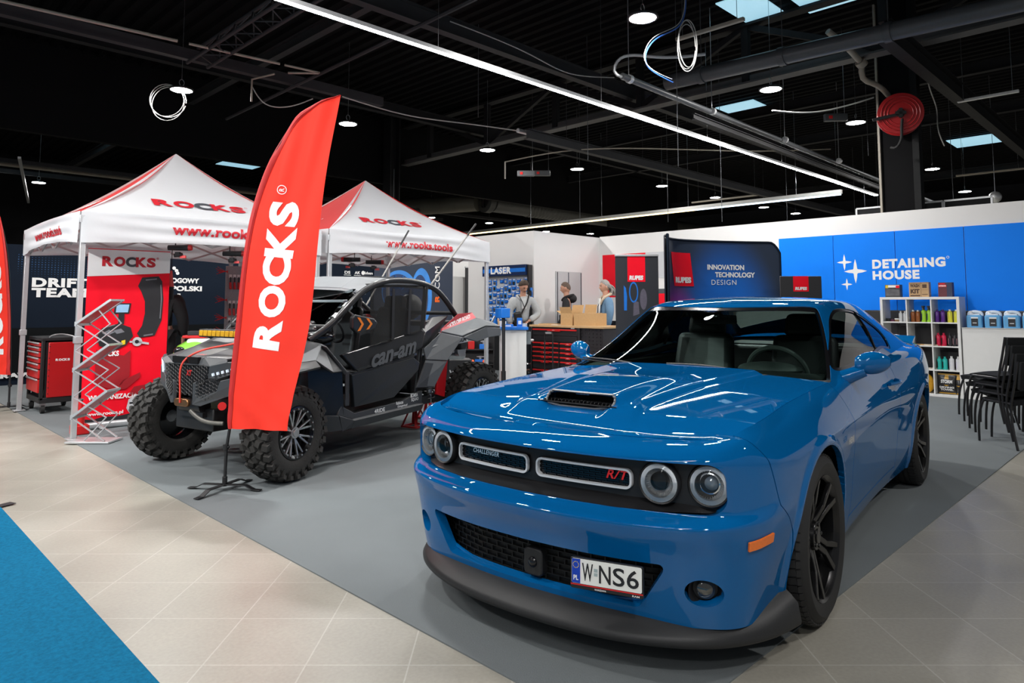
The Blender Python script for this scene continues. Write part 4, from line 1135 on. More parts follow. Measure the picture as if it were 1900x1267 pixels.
  MB().tube(path([(-.985, side*.80, .955), (-1.0, side*.86, .985), (-1.012, side*.93, 1.015)], 8), [.05, .048, .045, .042, .040, .038, .036, .034], 12).build('mirror_arm', paint, mi)
  MB().grid(rg[1:-1, 9:12]+np.array([-.004, 0, 0]), flip=(side < 0)).build('mirror_glass', M_chrome, mi)
 # ---- fender badge and door pull
 V_, F_ = text_fit('HEMI', .115, .030, .05, 1.05, .9, .25)
 V2, F2 = text_fit('5.7', .05, .03, .03, 1, .9, .2)
 ybd = .9575
 MB().add(np.stack([-.40-V_[:, 0], np.full(len(V_), ybd+.010), .705+V_[:, 1]], 1), F_).build('fender_badge', M_chrome, car, smooth=False)
 for side in (1, -1):
  MB().tube(path([(-1.78, side*.925, .870), (-1.86, side*.957, .873), (-1.95, side*.957, .876), (-2.0, side*.925, .878)], 12), .013, 8).build('door_handle', paint, car)
 # ---- cabin
 cab = mat('dark cabin trim', (.055, .066, .062), .6, noise=.15, bump=.1, bscale=300)
 lea = mat('black leather', (.020, .022, .022), .45, noise=.15, bump=.12, bscale=250)
 ds = np.array([[[-.66-.05*abs(v)**2-.52*t, v*.76, .955+.035*math.sin(PI*min(1, t*1.2))-.05*t**4] for t in np.linspace(0, 1, 14)] for v in np.linspace(-1, 1, 31)])
 MB().sheet(ds, .08).build('dashboard', cab, car)
 MB().sphere((-1.12, .37, .985), (.13, .20, .045)).build('instrument_hood', cab, car)
 def rr3(c, w_, h_, d_, R, n=.05): return MB().prism(rrect(w_, h_, n, 5), d_, c, R)
 def seat(y_, x_=-1.80):
  s = bpy.data.objects.new('front_seat', None); COL.objects.link(s); s.parent = car; s.location = (x_, y_, 0)
  MB().box((.22, 0, .50), (.52, .50, .20)).build('seat_cushion', lea, s, bevel=.05, seg=3)
  MB().box((-.07, 0, .86), (.15, .50, .62), rmat(0, -.22, 0), taper=.86).build('seat_back', lea, s, bevel=.05, seg=3)
  MB().box((-.165, 0, 1.235), (.10, .30, .17), rmat(0, -.15, 0), taper=.9).build('headrest', lea, s, bevel=.04, seg=3)
  return s
 seat(.37); seat(-.37)
 MB().box((-2.72, 0, .76), (.18, 1.15, .56), rmat(0, -.35, 0)).build('rear_seat', lea, car, bevel=.05, seg=3)
 MB().box((-3.10, 0, 1.03), (.55, 1.2, .03)).build('parcel_shelf', cab, car)
 MB().box((-1.9, 0, .38), (2.6, 1.4, .05)).box((-1.55, 0, .55), (1.0, .22, .30)).build('cabin_floor', cab, car)
 for side in (1, -1):
  MB().box((-1.5, side*.80, .70), (1.7, .05, .55)).build('door_card', cab, car, bevel=.02)
 R = rot_to(vnorm([-.90, 0, .42])); a_ = np.linspace(0, 2*PI, 41)[:-1]
 c_ = np.array([-1.28, .37, .945])
 st = MB().tube([c_+R@np.array([.185*math.cos(t), .185*math.sin(t), 0]) for t in a_], .016, 8, closed=True)
 for t in (0, PI, -PI/2): st.bar(c_, c_+R@np.array([.18*math.cos(t), .18*math.sin(t), 0]), .04, .015)
 st.sphere(c_, (.03, .06, .05)).cyl(c_, c_+np.array([.30, 0, -.14]), .04).build('steering_wheel', cab, car)
 MB().box((-1.28, 0, 1.285), (.03, .22, .06), rmat(0, .2, 0)).cyl((-1.26, 0, 1.29), (-1.235, 0, 1.325), .010).build('inner_mirror', M_blackgloss, car, bevel=.012)
 # ---- number plate
 pc = np.array([.992, .412, .378]); yaw = math.radians(20)
 ax = vnorm([math.cos(math.radians(14)), math.sin(math.radians(14)), .03])
 xv = vnorm(np.cross([0, 0, 1], ax)); yv = np.cross(ax, xv); R = np.stack([xv, yv, ax], 1)
 def fr_at(off): return lambda V_: pc+.9*(np.asarray(V_)@np.stack([xv, yv]))+ax*off
 pf = MB().prism(rrect(.281, .114, .008, 4), .012, pc-yv*.009-ax*.012, R).build('plate_frame', M_black, car, bevel=.002)
 MB().prism(rrect(.270, .090, .006, 4), .002, pc-yv*.001, R).build('number_plate', mat('plate white', (.78, .78, .74), .35, noise=.02), pf)
 fr = fr_at(.0026)
 mb = MB(); put_poly(mb, [(-.149, -.050), (-.112, -.050), (-.112, .048), (-.149, .048)], fr)
 mb.build('plate_band', mat('plate blue', (.006, .045, .42), .35, noise=.04), pf, smooth=False)
 fr = fr_at(.0032); mb = MB()
 put_text(mb, 'PL', .022, .020, fr, (-.142, -.038), 0, .03)
 for k in range(12):
  t = k*PI/6; put_poly(mb, [(-.1315+.0125*math.cos(t)+.0022*math.cos(q), .024+.0125*math.sin(t)+.0022*math.sin(q)) for q in np.arange(5)*2*PI/5], fr, 1)
 put_text(mb, 'W', .048, .072, fr, (-.104, -.037), 2, .012);
 for k, ch in enumerate('NS6'): put_text(mb, ch, .050, .072, fr, (-.030+k*.059, -.037), 2, .012)
 put_poly(mb, [(-.052, .004), (-.036, .004), (-.036, .018), (-.052, .018)], fr, 3); put_poly(mb, [(-.052, -.012), (-.036, -.012), (-.036, .001), (-.052, .001)], fr, 3)
 mb.build('plate_characters', [mat('plate letters', (.8, .8, .8), .4, noise=.02), mat('plate stars', (.75, .55, .02), .4, noise=.02), M_ink, mat('plate hologram', (.35, .42, .42), .4, noise=.2, nscale=400)], pf, smooth=False)
 fr = fr_at(.0012); mb = MB(); put_poly(mb, [(-.155, -.0585), (.155, -.0585), (.155, -.053), (-.155, -.053)], fr)
 mb.build('plate_stripe', M_red, pf, smooth=False)
 mb = MB(); put_text(mb, 'WARSZAWA', .05, .007, fr, (-.05, -.0695)); put_text(mb, 'RAM', .03, .007, fr, (.11, -.0695)); mb.build('frame_lettering', M_offwhite, pf, smooth=False)
 return car
build_car()
# ================================================================ off-road buggy
def build_buggy():
 bg = thing('offroad_buggy', 'black and grey off-road buggy with knobbly tyres, roll cage and window nets', 'buggy', (2.52, 5.97, 0), math.radians(193))
 body = mat('satin black body', (.010, .011, .0125), .32, noise=.15, nscale=10, coat=.3, coatr=.2)
 dgrey = mat('dark grey plastic', (.035, .038, .042), .5, noise=.15, nscale=40, bump=.05, bscale=300)
 grey = mat('grey plastic fender', (.085, .092, .098), .45, noise=.12, nscale=20)
 roofm = mat('grey roof plastic', (.22, .235, .245), .42, noise=.08, nscale=10)
 cage = mat('black cage tube', (.014, .014, .015), .35, noise=.1, coat=.2)
 silver = mat('machined alloy', (.5, .5, .5), .3, .9, noise=.1)
 def slab(mb, pts, th, mi=0):
  """facet polygon with thickness (towards the inside)"""
  P_ = np.array(pts, float); n = np.zeros(3)
  for i in range(1, len(P_)-1): n += np.cross(P_[i]-P_[0], P_[i+1]-P_[0])
  n = vnorm(n); Q = P_-n*th; k = len(P_)
  mb.add(np.concatenate([P_, Q]), [list(range(k)), list(range(k, 2*k))[::-1]]+[[i, k+i, k+(i+1) % k, (i+1) % k] for i in range(k)], mi); return mb
 def both(pts):
  p = np.array(pts, float); return p, (p*np.array([1, -1, 1]))[::-1]
 def slabs(polys, th, name, m, sides=(1, -1), bevel=.004, parent=None):
  out = []
  for s in sides:
   mb = MB()
   for pts in polys:
    a, b = both(pts); slab(mb, a if s == 1 else b, th)
   out.append(mb.build(name, m, parent or bg, smooth=False, bevel=bevel))
  return out
 # --- wheels: chunky tyres with staggered lugs
 tm = mat('dusty tyre rubber', (.022, .0205, .0185), .8, noise=.35, nscale=9, bump=.2, bscale=90)
 def make_wheel():
  w = bpy.data.objects.new('wheel', None); COL.objects.link(w); w.parent = bg
  R, wd = .352, .262; h = wd/2
  mb = MB().lathe([(.195, -h+.035), (.215, -h+.012), (.26, -h), (.305, -h+.006), (.335, -h+.030), (R-.004, -h+.065), (R, 0), (R-.004, h-.065), (.335, h-.03), (.305, h-.006), (.26, h), (.215, h-.012), (.195, h-.035)], axis=(0, 1, 0), n=64)
  N = 26
  for k in range(N):
   for r, (yc, wy, dz, sk) in enumerate(((-.106, .056, 0, .25), (-.048, .054, .5, -.45), (.010, .048, 0, .4), (.056, .050, .45, -.4), (.108, .054, .1, -.25))):
    a = (k+dz)*2*PI/N; Rm = np.array([[math.cos(a), 0, -math.sin(a)], [0, 1, 0], [math.sin(a), 0, math.cos(a)]])
    rr = R+.006 if abs(yc) < .1 else R-.006
    mb.box(Rm@np.array([0, yc, rr]), (.054, wy, .032), Rm@rmat(0 if abs(yc) < .1 else .30*(-1 if yc > 0 else 1), 0, sk), taper=.86)
   for s in (-1, 1):
    a = (k+.3)*2*PI/N; Rm = np.array([[math.cos(a), 0, -math.sin(a)], [0, 1, 0], [math.sin(a), 0, math.cos(a)]])
    mb.box(Rm@np.array([0, s*(h-.010), R-.038]), (.036, .020, .050), Rm@rmat(0, 0, 0), taper=.9)
  mb.build('tyre', tm, w, smooth=True, angle=25)
  rim = MB().lathe([(.200, -h+.03), (.190, -h+.05), (.180, 0), (.186, h-.04), (.205, h-.022), (.207, h-.012), (.196, h-.010), (.172, h-.030), (.165, h-.06)], axis=(0, 1, 0), n=48).lathe([(.17, h-.10), (0, h-.10)], axis=(0, 1, 0), n=32).build('rim', M_blackgloss, w, angle=30)
  sp = MB()
  for k in range(8):
   a = k*2*PI/8
   for s in (-.10, .10):
    p0 = np.array([.05*math.sin(a), h-.055, .05*math.cos(a)]); p1 = np.array([.185*math.sin(a+s*1.6), h-.030, .185*math.cos(a+s*1.6)]); sp.bar(p0, p1, .014, .018, up=(0, 1, 0))
  sp.cyl((0, h-.10, 0), (0, h-.03, 0), .055, .045, 20).cyl((0, h-.03, 0), (0, h-.02, 0), .03, n=16)
  sp.build('spokes', silver, rim, bevel=.002)
  mb = MB()
  for k in range(20):
   a = k*2*PI/20; c = np.array([.187*math.sin(a), h-.015, .187*math.cos(a)]); mb.cyl(c, c+[0, .010, 0], .008, n=6)
  mb.build('rim_bolts', M_steel, rim)
  return w
 w0 = make_wheel(); first = True
 for x, s, rz in ((0, 1, .16), (0, -1, .02), (-2.59, 1, 0), (-2.59, -1, 0)):
  w = w0 if first else dup(w0); first = False; w.parent = bg
  w.location = (x, s*.75, .375); w.rotation_euler = (0, .3*s, rz if s == 1 else PI+rz)
 # --- frame, floor, suspension
 MB().box((-1.15, 0, .36), (2.2, .95, .06)).box((.05, 0, .46), (.5, .5, .18)).box((-2.4, 0, .60), (.7, .6, .35)).build('chassis', M_black, bg, bevel=.01)
 for s in (1, -1):
  MB().tube([(.12, s*.22, .45), (.05, s*.62, .36)], .024, 8).tube([(-.22, s*.25, .45), (-.02, s*.62, .36)], .024, 8).build('lower_arm', cage, bg)
  MB().tube([(.10, s*.25, .62), (.03, s*.60, .50)], .018, 8).tube([(-.20, s*.27, .62), (-.02, s*.60, .50)], .018, 8).build('upper_arm', cage, bg)
  MB().box((0, s*.62, .42), (.07, .07, .20)).build('wheel_hub', M_steel, bg, bevel=.01)
  mb = MB(); hel = [(-.03+.0*t+.052*math.cos(t*2*PI*8), s*(.36+.16*t*0+.18*(1-t))+.052*math.sin(t*2*PI*8), .40+.42*t) for t in np.linspace(0, 1, 130)]
  mb.tube(hel, .007, 6); mb.build('coil_spring', M_black, bg); MB().tube([(-.03, s*.54, .38), (-.03, s*.36, .86)], .026, 10).build('damper', M_steel, bg)
  hel = [(-1.98-.30*(1-t)*0-.02+.055*math.cos(t*2*PI*9), s*.60+.055*math.sin(t*2*PI*9), .40+.46*t) for t in np.linspace(0, 1, 140)]
  MB().tube(hel, .008, 6).build('coil_spring', M_black, bg); MB().tube([(-2.0, s*.60, .36), (-2.0, s*.60, .92)], .028, 10).build('damper', M_steel, bg)
  slab(MB(), [(-2.12, s*.62, .86), (-2.26, s*.62, .86), (-2.20, s*.62, .40), (-2.06, s*.62, .44)], .03).build('trailing_arm_plate', mat('bright red panel', (.62, .010, .016), .4, noise=.06), bg, smooth=False)
  MB().bar((-1.62, s*.60, .40), (-2.58, s*.60, .40), .05, .09).build('trailing_arm', M_black, bg, bevel=.01)
  for z in (.32, .42, .50): MB().tube([(-2.3, s*.12, z+.1), (-2.57, s*.62, z)], .016, 8).build('radius_rod', cage, bg)
 # --- cab tub, rockers, inner panels
 for s in (1, -1):
  sd = lambda pts: [(x, s*y, z) for x, y, z in (pts if s == 1 else pts[::-1])]
  mb = MB(); slab(mb, sd([(-.30, .62, .98), (-.64, .70, .80), (-.66, .71, .42), (-.36, .62, .36), (-.28, .50, .60)]), .03); mb.build('footwell_panel', body, bg, smooth=False, bevel=.004)
  mb = MB(); slab(mb, sd([(-.57, .735, .43), (-.745, .74, .37), (-1.71, .74, .40), (-1.72, .735, .52), (-1.42, .735, .45), (-.78, .735, .42), (-.62, .73, .50)]), .05)
  slab(mb, sd([(-.36, .66, .45), (-.57, .735, .43), (-.62, .73, .30), (-.40, .64, .30)]), .03); slab(mb, sd([(-.57, .735, .43), (-.745, .74, .37), (-.745, .70, .30), (-.62, .72, .29)]), .03)
  slab(mb, sd([(-.745, .74, .375), (-1.71, .74, .405), (-1.71, .70, .34), (-.745, .70, .30)]), .03)
  mb.build('rocker_panel', dgrey, bg, smooth=False, bevel=.004)
  # door: upper beam and lower pod
  mb = MB()
  slab(mb, sd([(-.655, .69, .945), (-.79, .735, .80), (-1.72, .735, .955), (-1.80, .70, 1.10), (-1.76, .69, 1.135)]), .05)
  slab(mb, sd([(-.79, .735, .80), (-.83, .715, .775), (-1.66, .715, .925), (-1.72, .735, .955)]), .03)
  door = mb.build('door_beam', body, bg, smooth=False, bevel=.010)
  mb = MB(); slab(mb, sd([(-.745, .725, .760), (-.78, .732, .47), (-1.30, .735, .50), (-1.66, .735, .73), (-1.70, .72, .80), (-1.60, .72, .86)]), .05)
  slab(mb, sd([(-.70, .70, .80), (-.745, .725, .760), (-1.60, .72, .86), (-1.66, .70, .925), (-.83, .70, .775)]), .03)
  mb.build('door_pod', body, bg, smooth=False, bevel=.008)
  if s == 1:
   mb = MB(); o = np.array([-1.69, .7375, .842]); xd = vnorm([1, 0, -.158])
   # reads from the nose side towards the tail when seen from the left flank
   V_, F_ = text_fit('can-am', .66, .115, .035, 1.0, .9, .25)
   st_ = np.array([-.98, .7375, .800]); dx = vnorm([-1, 0, .167]); V3 = st_+V_[:, :1]*dx*.98+V_[:, 1:2]*np.array([0, 0, 1.0])
   mb.add(V3, F_); mb.build('door_lettering', mat('grey lettering', (.10, .105, .11), .5, noise=.05), door, smooth=False)
   mb = MB()
   def stick(tx, x0, z0, w_, h_):
    V_, F_ = text_fit(tx, w_, h_, .02); mb.add(np.array([x0, .745, z0])+V_[:, :1]*np.array([-1, 0, .03])+V_[:, 1:2]*np.array([0, 0, 1.0]), F_)
   stick('4RIDE', -1.02, .385, .14, .035); stick('Robocze', -1.32, .425, .10, .030); stick('Dzieganie.pl', -1.34, .392, .14, .026); stick('BOMBA', -1.53, .470, .11, .036); stick('SQUAD', -1.54, .428, .11, .036)
   mb.build('sticker', M_offwhite, bg, smooth=False)
  # front fender, grey edge with bolts, flare
  mb = MB()
  slab(mb, sd([(-.02, .56, 1.00), (.05, .78, .91), (-.20, .86, .93), (-.40, .72, 1.05), (-.34, .60, 1.08)]), .02)
  slab(mb, sd([(.05, .78, .91), (.06, .83, .86), (.0, .89, .85), (-.20, .92, .88), (-.20, .86, .93)]), .02)
  slab(mb, sd([(-.40, .72, 1.05), (-.20, .86, .93), (-.38, .88, .82), (-.64, .74, .80)]), .02)
  mb.build('front_fender', body, bg, smooth=False, bevel=.004)
  mb = MB(); slab(mb, sd([(-.36, .735, 1.055), (-.40, .765, 1.035), (-.66, .755, .80), (-.645, .735, .78)]), .02); slab(mb, sd([(-.645, .735, .80), (-.675, .755, .80), (-.69, .745, .50), (-.655, .735, .50)]), .02)
  mb.build('fender_edge', dgrey, bg, smooth=False, bevel=.004)
  # side pod behind the door, rear fender
  mb = MB(); slab(mb, sd([(-1.76, .69, 1.135), (-1.80, .70, 1.10), (-1.70, .70, .92), (-1.88, .70, .98), (-2.02, .70, 1.09), (-2.30, .62, 1.27), (-2.05, .60, 1.25)]), .03)
  mb.build('rear_shoulder', body, bg, smooth=False, bevel=.004)
  mb = MB(); slab(mb, sd([(-2.02, .72, 1.085), (-2.06, .70, 1.125), (-2.40, .66, 1.275), (-2.72, .62, 1.285), (-2.70, .70, 1.215)]), .02)
  rs = mb.build('red_side_stripe', mat('dusty red vinyl', (.50, .055, .065), .45, noise=.08), bg, smooth=False, bevel=.003)
  if s == 1:
   V_, F_ = text_fit('ROCKS OFF ROAD', .50, .050, .04, 1, .9, .3); mb = MB()
   a_ = np.array([-2.13, .712, 1.118]); d_ = vnorm([-.56, -.035, .125]); u_ = vnorm([-.06, -.35, .93])
   mb.add(a_+V_[:, :1]*d_+V_[:, 1:2]*u_+np.array([0, .008, .004]), F_); mb.build('stripe_lettering', M_offwhite, rs, smooth=False)
  mb = MB()
  slab(mb, sd([(-2.70, .70, 1.215), (-2.98, .72, 1.165), (-2.93, .88, 1.115), (-2.60, .90, 1.135), (-2.22, .86, 1.03), (-2.02, .72, 1.085)]), .025)
  slab(mb, sd([(-2.02, .72, 1.085), (-2.22, .86, 1.03), (-1.98, .84, .80), (-1.76, .735, .82), (-1.74, .72, .93)]), .025)
  slab(mb, sd([(-2.60, .90, 1.135), (-2.93, .88, 1.115), (-2.90, .90, 1.03), (-2.62, .915, 1.02), (-2.42, .90, .98), (-2.22, .86, 1.03)]), .02)
  slab(mb, sd([(-1.76, .735, .82), (-1.98, .84, .80), (-1.82, .80, .55), (-1.62, .735, .58)]), .02)
  mb.build('rear_fender', grey, bg, smooth=False, bevel=.006)
  mb = MB(); slab(mb, sd([(-1.74, .74, .80), (-1.92, .80, .775), (-1.80, .78, .55), (-1.60, .74, .56)]), .025); mb.build('side_guard', dgrey, bg, smooth=False, bevel=.004)
 # --- hood
 mb = MB()
 for s in (1, -1):
  q = lambda pts: [(x, s*y, z) for x, y, z in (pts if s == 1 else pts[::-1])]
  slab(mb, q([(.38, 0, .955), (.36, .20, .965), (-.12, .26, 1.10), (-.12, 0, 1.09)]), .02)
  slab(mb, q([(-.12, 0, 1.09), (-.12, .26, 1.10), (-.47, .40, 1.185), (-.47, 0, 1.175)]), .02)
  slab(mb, q([(.36, .20, .965), (.30, .40, .955), (-.02, .56, 1.00), (-.12, .26, 1.10)]), .02)
  slab(mb, q([(-.12, .26, 1.10), (-.02, .56, 1.00), (-.34, .60, 1.08), (-.47, .56, 1.16), (-.47, .40, 1.185)]), .02)
 mb.build('hood', mat('slate grey hood', (.045, .049, .053), .42, noise=.12, nscale=20), bg, smooth=False, bevel=.005)
 MB().box((-.56, 0, 1.10), (.22, 1.12, .20)).box((-.60, .30, 1.16), (.22, .34, .12), rmat(0, -.3, 0)).build('dashboard', body, bg, bevel=.03)
 for s in (1, -1):
  MB().sphere((-.50, s*.52, 1.10), (.20, .14, .075), 20, 10).build('hood_vent_cover', M_blackgloss, bg)
 # --- nose
 mb = MB()
 for s in (1, -1):
  q = lambda pts: [(x, s*y, z) for x, y, z in (pts if s == 1 else pts[::-1])]
  slab(mb, q([(.385, .0, .955), (.40, .0, .90), (.395, .16, .905), (.36, .20, .965)]), .02)
  slab(mb, q([(.395, .16, .905), (.385, .30, .90), (.33, .44, .93), (.30, .40, .955), (.36, .20, .965)]), .02)
  slab(mb, q([(.385, .30, .90), (.375, .27, .80), (.34, .36, .80), (.20, .64, .90), (.20, .62, .95), (.33, .44, .93)]), .03)
  slab(mb, q([(.39, .17, .775), (.41, .13, .76), (.41, .13, .59), (.385, .20, .58), (.30, .40, .655), (.22, .62, .70), (.20, .66, .86), (.335, .37, .785), (.345, .34, .70), (.385, .17, .66)]), .03)
 mb.build('nose_cowl', mat('slate grey hood', (.045, .049, .053), .42), bg, smooth=False, bevel=.005)
 def hexmesh(c, ex, ey, poly, r, name, parent):
  """hexagonal lattice clipped to a polygon, in the plane c + ex, ey"""
  ex = np.array(ex, float); ey = np.array(ey, float); c = np.array(c, float); mb = MB(); poly = np.array(poly, float)
  def ins(p):
   o = False
   for (ax, ay), (bx, by) in zip(poly, np.roll(poly, -1, 0)):
    if (ay > p[1]) != (by > p[1]) and p[0] < (bx-ax)*(p[1]-ay)/(by-ay)+ax: o = not o
   return o
  h = r*math.sqrt(3)
  for i in range(-14, 15):
   for j in range(-14, 15):
    q = np.array([i*1.5*r*1.25, (j+(i % 2)*.5)*h])
    if not ins(q): continue
    v = [q+np.array([r*.98*1.25*math.cos(k*PI/3), r*.98*math.sin(k*PI/3)]) for k in range(6)]
    P3 = [c+ex*a[0]+ey*a[1] for a in v]; mb.tube(P3, .0035, 4, closed=True)
  n = np.cross(ex, ey); P3 = np.array([c+ex*a[0]+ey*a[1]-n*.02 for a in poly]); mb.add(P3, [list(range(len(P3)))])
  return mb.build(name, M_black, parent)
 hexmesh((.385, 0, .82), (0, 1, 0), (0, 0, 1), [(-.28, .085), (.28, .085), (.235, -.03), (.13, -.16), (-.13, -.16), (-.235, -.03)], .017, 'grille', bg)
 for s in (1, -1):
  hexmesh((.365, s*.26, .715), vnorm([-.35, s*1, 0])*s, (0, 0, 1), [(-.10, .055), (.08*1, .075), (.105, .02), (.06, -.055), (-.07, -.085), (-.10, -.02)] if s == 1 else [(.10, .055), (-.08, .075), (-.105, .02), (-.06, -.055), (.07, -.085), (.10, -.02)], .016, 'lower_grille', bg)
  mb = MB();
  for k in range(9):
   t = k/8; mb.box((.372-.15*t, s*(.335+.26*t), .835+.075*t), (.012, .022, .022), rmat(.3*s, 0, 0))
  mb.build('headlight_strip', mat('cool daytime lamp', (.6, .7, .8), .15, emit=(.75, .88, 1.0), es=.12), bg)
 MB().box((.385, .0, .94), (.03, .34, .05)).build('hood_slot', M_blackgloss, bg)
 V_, F_ = text_fit('XT', .075, .045, .02, 1, .9, .2); MB().add(np.stack([np.full(len(V_), .398), .02+V_[:, 0], .815+V_[:, 1]], 1), F_).build('grille_badge', M_red, bg, smooth=False)
 V_, F_ = text_fit('TURBO', .13, .022, .02, 1, .9, .3); MB().add(np.stack([.33-V_[:, 1]*.9, .03+V_[:, 0], .978+V_[:, 1]*.27], 1), F_).build('hood_badge', M_red, bg, smooth=False)
 # winch with rope
 MB().cyl((.30, -.14, .56), (.30, .14, .56), .055, n=18).box((.26, 0, .50), (.16, .34, .04)).build('winch', M_black, bg)
 MB().prism(rrect(.19, .062, .03, 6), .03, (.395, 0, .600), np.array([[0, 0, 1.], [1, 0, 0], [0, 1, 0]])).build('fairlead', mat('bronze fairlead', (.25, .12, .05), .35, .8, noise=.3, nscale=30), bg, bevel=.008)
 MB().tube(path([(.43, .0, .60), (.435, .0, .75), (.415, .01, .93), (.36, .05, .985), (.15, .25, 1.06), (.02, .42, 1.12)], 30), .008, 8).build('winch_rope', mat('red rope', (.65, .05, .03), .6, noise=.1), bg)
 MB().tube(path([(.40, .10, .54), (.38, .25, .47), (.30, .38, .45)], 10), .016, 10).build('tie_rod', mat('dull steel', (.16, .155, .14), .5, .7, noise=.2), bg)
 MB().cyl((.30, .36, .585), (.33, .40, .59), .032, n=16).build('tow_hook', M_red, bg)
 # amber light bar on the hood
 lb = MB().box((.0, 0, 1.135), (.075, .74, .07)).build('light_bar', M_black, bg, bevel=.008)
 mb = MB()
 for k in range(12): mb.box((.040, -.33+k*.06, 1.135), (.01, .052, .05))
 mb.build('amber_cover', mat('amber cover', (.55, .30, .01), .25, coat=.6, noise=.25, nscale=60), lb, bevel=.004)
 # --- cage
 for s in (1, -1):
  MB().tube(path([(-.36, s*.60, 1.08), (-.50, s*.66, 1.185), (-.92, s*.665, 1.50), (-1.10, s*.66, 1.575), (-1.80, s*.655, 1.60), (-1.95, s*.655, 1.57), (-2.40, s*.62, 1.29), (-2.60, s*.58, 1.15)], 60), .030, 12).build('roll_cage', cage, bg)
  MB().tube([(-1.86, s*.655, 1.59), (-1.80, s*.66, 1.10), (-1.72, s*.64, .5)], .026, 10).build('cage_post', cage, bg)
  mb = MB()
  for f in (.25, .55):
   p = np.array([-.50, s*.66, 1.185])*(1-f)+np.array([-.92, s*.665, 1.50])*f; d = vnorm([-.42, 0, .315]); mb.cyl(p-d*.03, p+d*.03, .042, n=14)
  mb.build('cage_clamp', M_steel if s == 1 else M_black, bg)
 for x, z in ((-1.05, 1.56), (-1.86, 1.595)): MB().tube([(x, -.66, z), (x, .66, z)], .024, 10).build('cross_tube', cage, bg)
 MB().tube([(-.50, -.66, 1.19), (-.50, .66, 1.19)], .022, 10).build('dash_tube', cage, bg)
 MB().tube([(-1.84, -.66, 1.30), (-1.84, .66, 1.30)], .022, 10).build('harness_bar', cage, bg)
 MB().tube([(-2.4, -.6, 1.29), (-2.4, .6, 1.29)], .022, 10).build('rear_tube', cage, bg)
 # roof: faceted lid
 mb = MB()
 for s in (1, -1):
  q = lambda pts: [(x, s*y, z) for x, y, z in (pts if s == 1 else pts[::-1])]
  slab(mb, q([(-.80, 0, 1.565), (-.86, .45, 1.545), (-1.12, .40, 1.655), (-1.05, 0, 1.665)]), .02)
  slab(mb, q([(-1.05, 0, 1.665), (-1.12, .40, 1.655), (-1.85, .42, 1.655), (-1.95, 0, 1.675)]), .02)
  slab(mb, q([(-.86, .45, 1.545), (-.94, .68, 1.50), (-1.12, .68, 1.59), (-1.12, .40, 1.655)]), .02)
  slab(mb, q([(-1.12, .40, 1.655), (-1.12, .68, 1.59), (-1.85, .67, 1.60), (-1.85, .42, 1.655)]), .02)
  slab(mb, q([(-1.95, 0, 1.675), (-1.85, .42, 1.655), (-1.85, .67, 1.60), (-2.02, .60, 1.56), (-2.08, 0, 1.60)]), .02)
  slab(mb, q([(-.80, 0, 1.565), (-.80, 0, 1.535), (-.86, .45, 1.515), (-.94, .68, 1.475), (-.94, .68, 1.50), (-.86, .45, 1.545)]), .02)
 rf = mb.build('roof_panel', roofm, bg, smooth=False, bevel=.006)
 mb = MB()
 for s in (1, -1): MB().box((-1.5, s*.30, 1.668), (.5, .03, .012)).build('roof_rib', dgrey, rf, bevel=.003)
 # half windscreen of clear plastic with a bright top strip
 W_ = np.array([[[-.50-.40*t+.03*math.sin(PI*t), v*.60, 1.19+.34*t] for t in np.linspace(0, 1, 10)] for v in np.linspace(-1, 1, 17)])
 MB().sheet(W_, .005).build('windscreen', glass_mat('plastic windscreen', (.72, .78, .80), 1.0), bg)
 MB().box((-.78, 0, 1.415), (.05, 1.2, .03)).box((-.74, .05, 1.36), (.03, 1.1, .012)).build('visor_rail', M_steel, bg, bevel=.006)
 # window nets
 net = bpy.data.materials.get('window net')
 if net is None:
  net = bpy.data.materials.new('window net'); net.use_nodes = True; nt = net.node_tree; b = nt.nodes['Principled BSDF']; b.inputs['Base Color'].default_value = (.006, .006, .006, 1); b.inputs['Roughness'].default_value = .8
  tr = nt.nodes.new('ShaderNodeBsdfTransparent'); mx = nt.nodes.new('ShaderNodeMixShader'); tc = nt.nodes.new('ShaderNodeTexCoord')
  vo = nt.nodes.new('ShaderNodeTexNoise'); vo.inputs['Scale'].default_value = 6
  mr = nt.nodes.new('ShaderNodeMapRange'); mr.inputs[3].default_value = .50; mr.inputs[4].default_value = .68
  nt.links.new(tc.outputs['Object'], vo.inputs['Vector']); nt.links.new(vo.outputs[0], mr.inputs[0]); nt.links.new(mr.outputs[0], mx.inputs[0])
  nt.links.new(tr.outputs[0], mx.inputs[1]); nt.links.new(b.outputs[0], mx.inputs[2]); nt.links.new(mx.outputs[0], nt.nodes['Material Output'].inputs[0])
 for s in (1, -1):
  N_ = np.zeros((14, 12, 3))
  for i, u in enumerate(np.linspace(0, 1, 14)):
   for j, v in enumerate(np.linspace(0, 1, 12)):
    top = np.array([-1.02-.83*u, s*.672, 1.545+.035*math.sin(PI*u)]); bot = np.array([-1.00-.78*u, s*.70, .99+.14*u]); mid = (1-v)*top+v*bot
    N_[i, j] = mid+np.array([0, s*.012*math.sin(9*u)*v, .012*math.sin(14*u)*v])
  MB().sheet(N_ if s == -1 else N_[::-1], .003).build('window_net', net, bg)
  mb = MB()
  for k in range(2):
   u = .38+.30*k; mb.bar((-1.02-.83*u, s*.68, 1.54), (-1.0-.78*u, s*.708, 1.0+.14*u), .035, .004, up=(0, s, 0))
  mb.build('net_strap', M_black, bg)
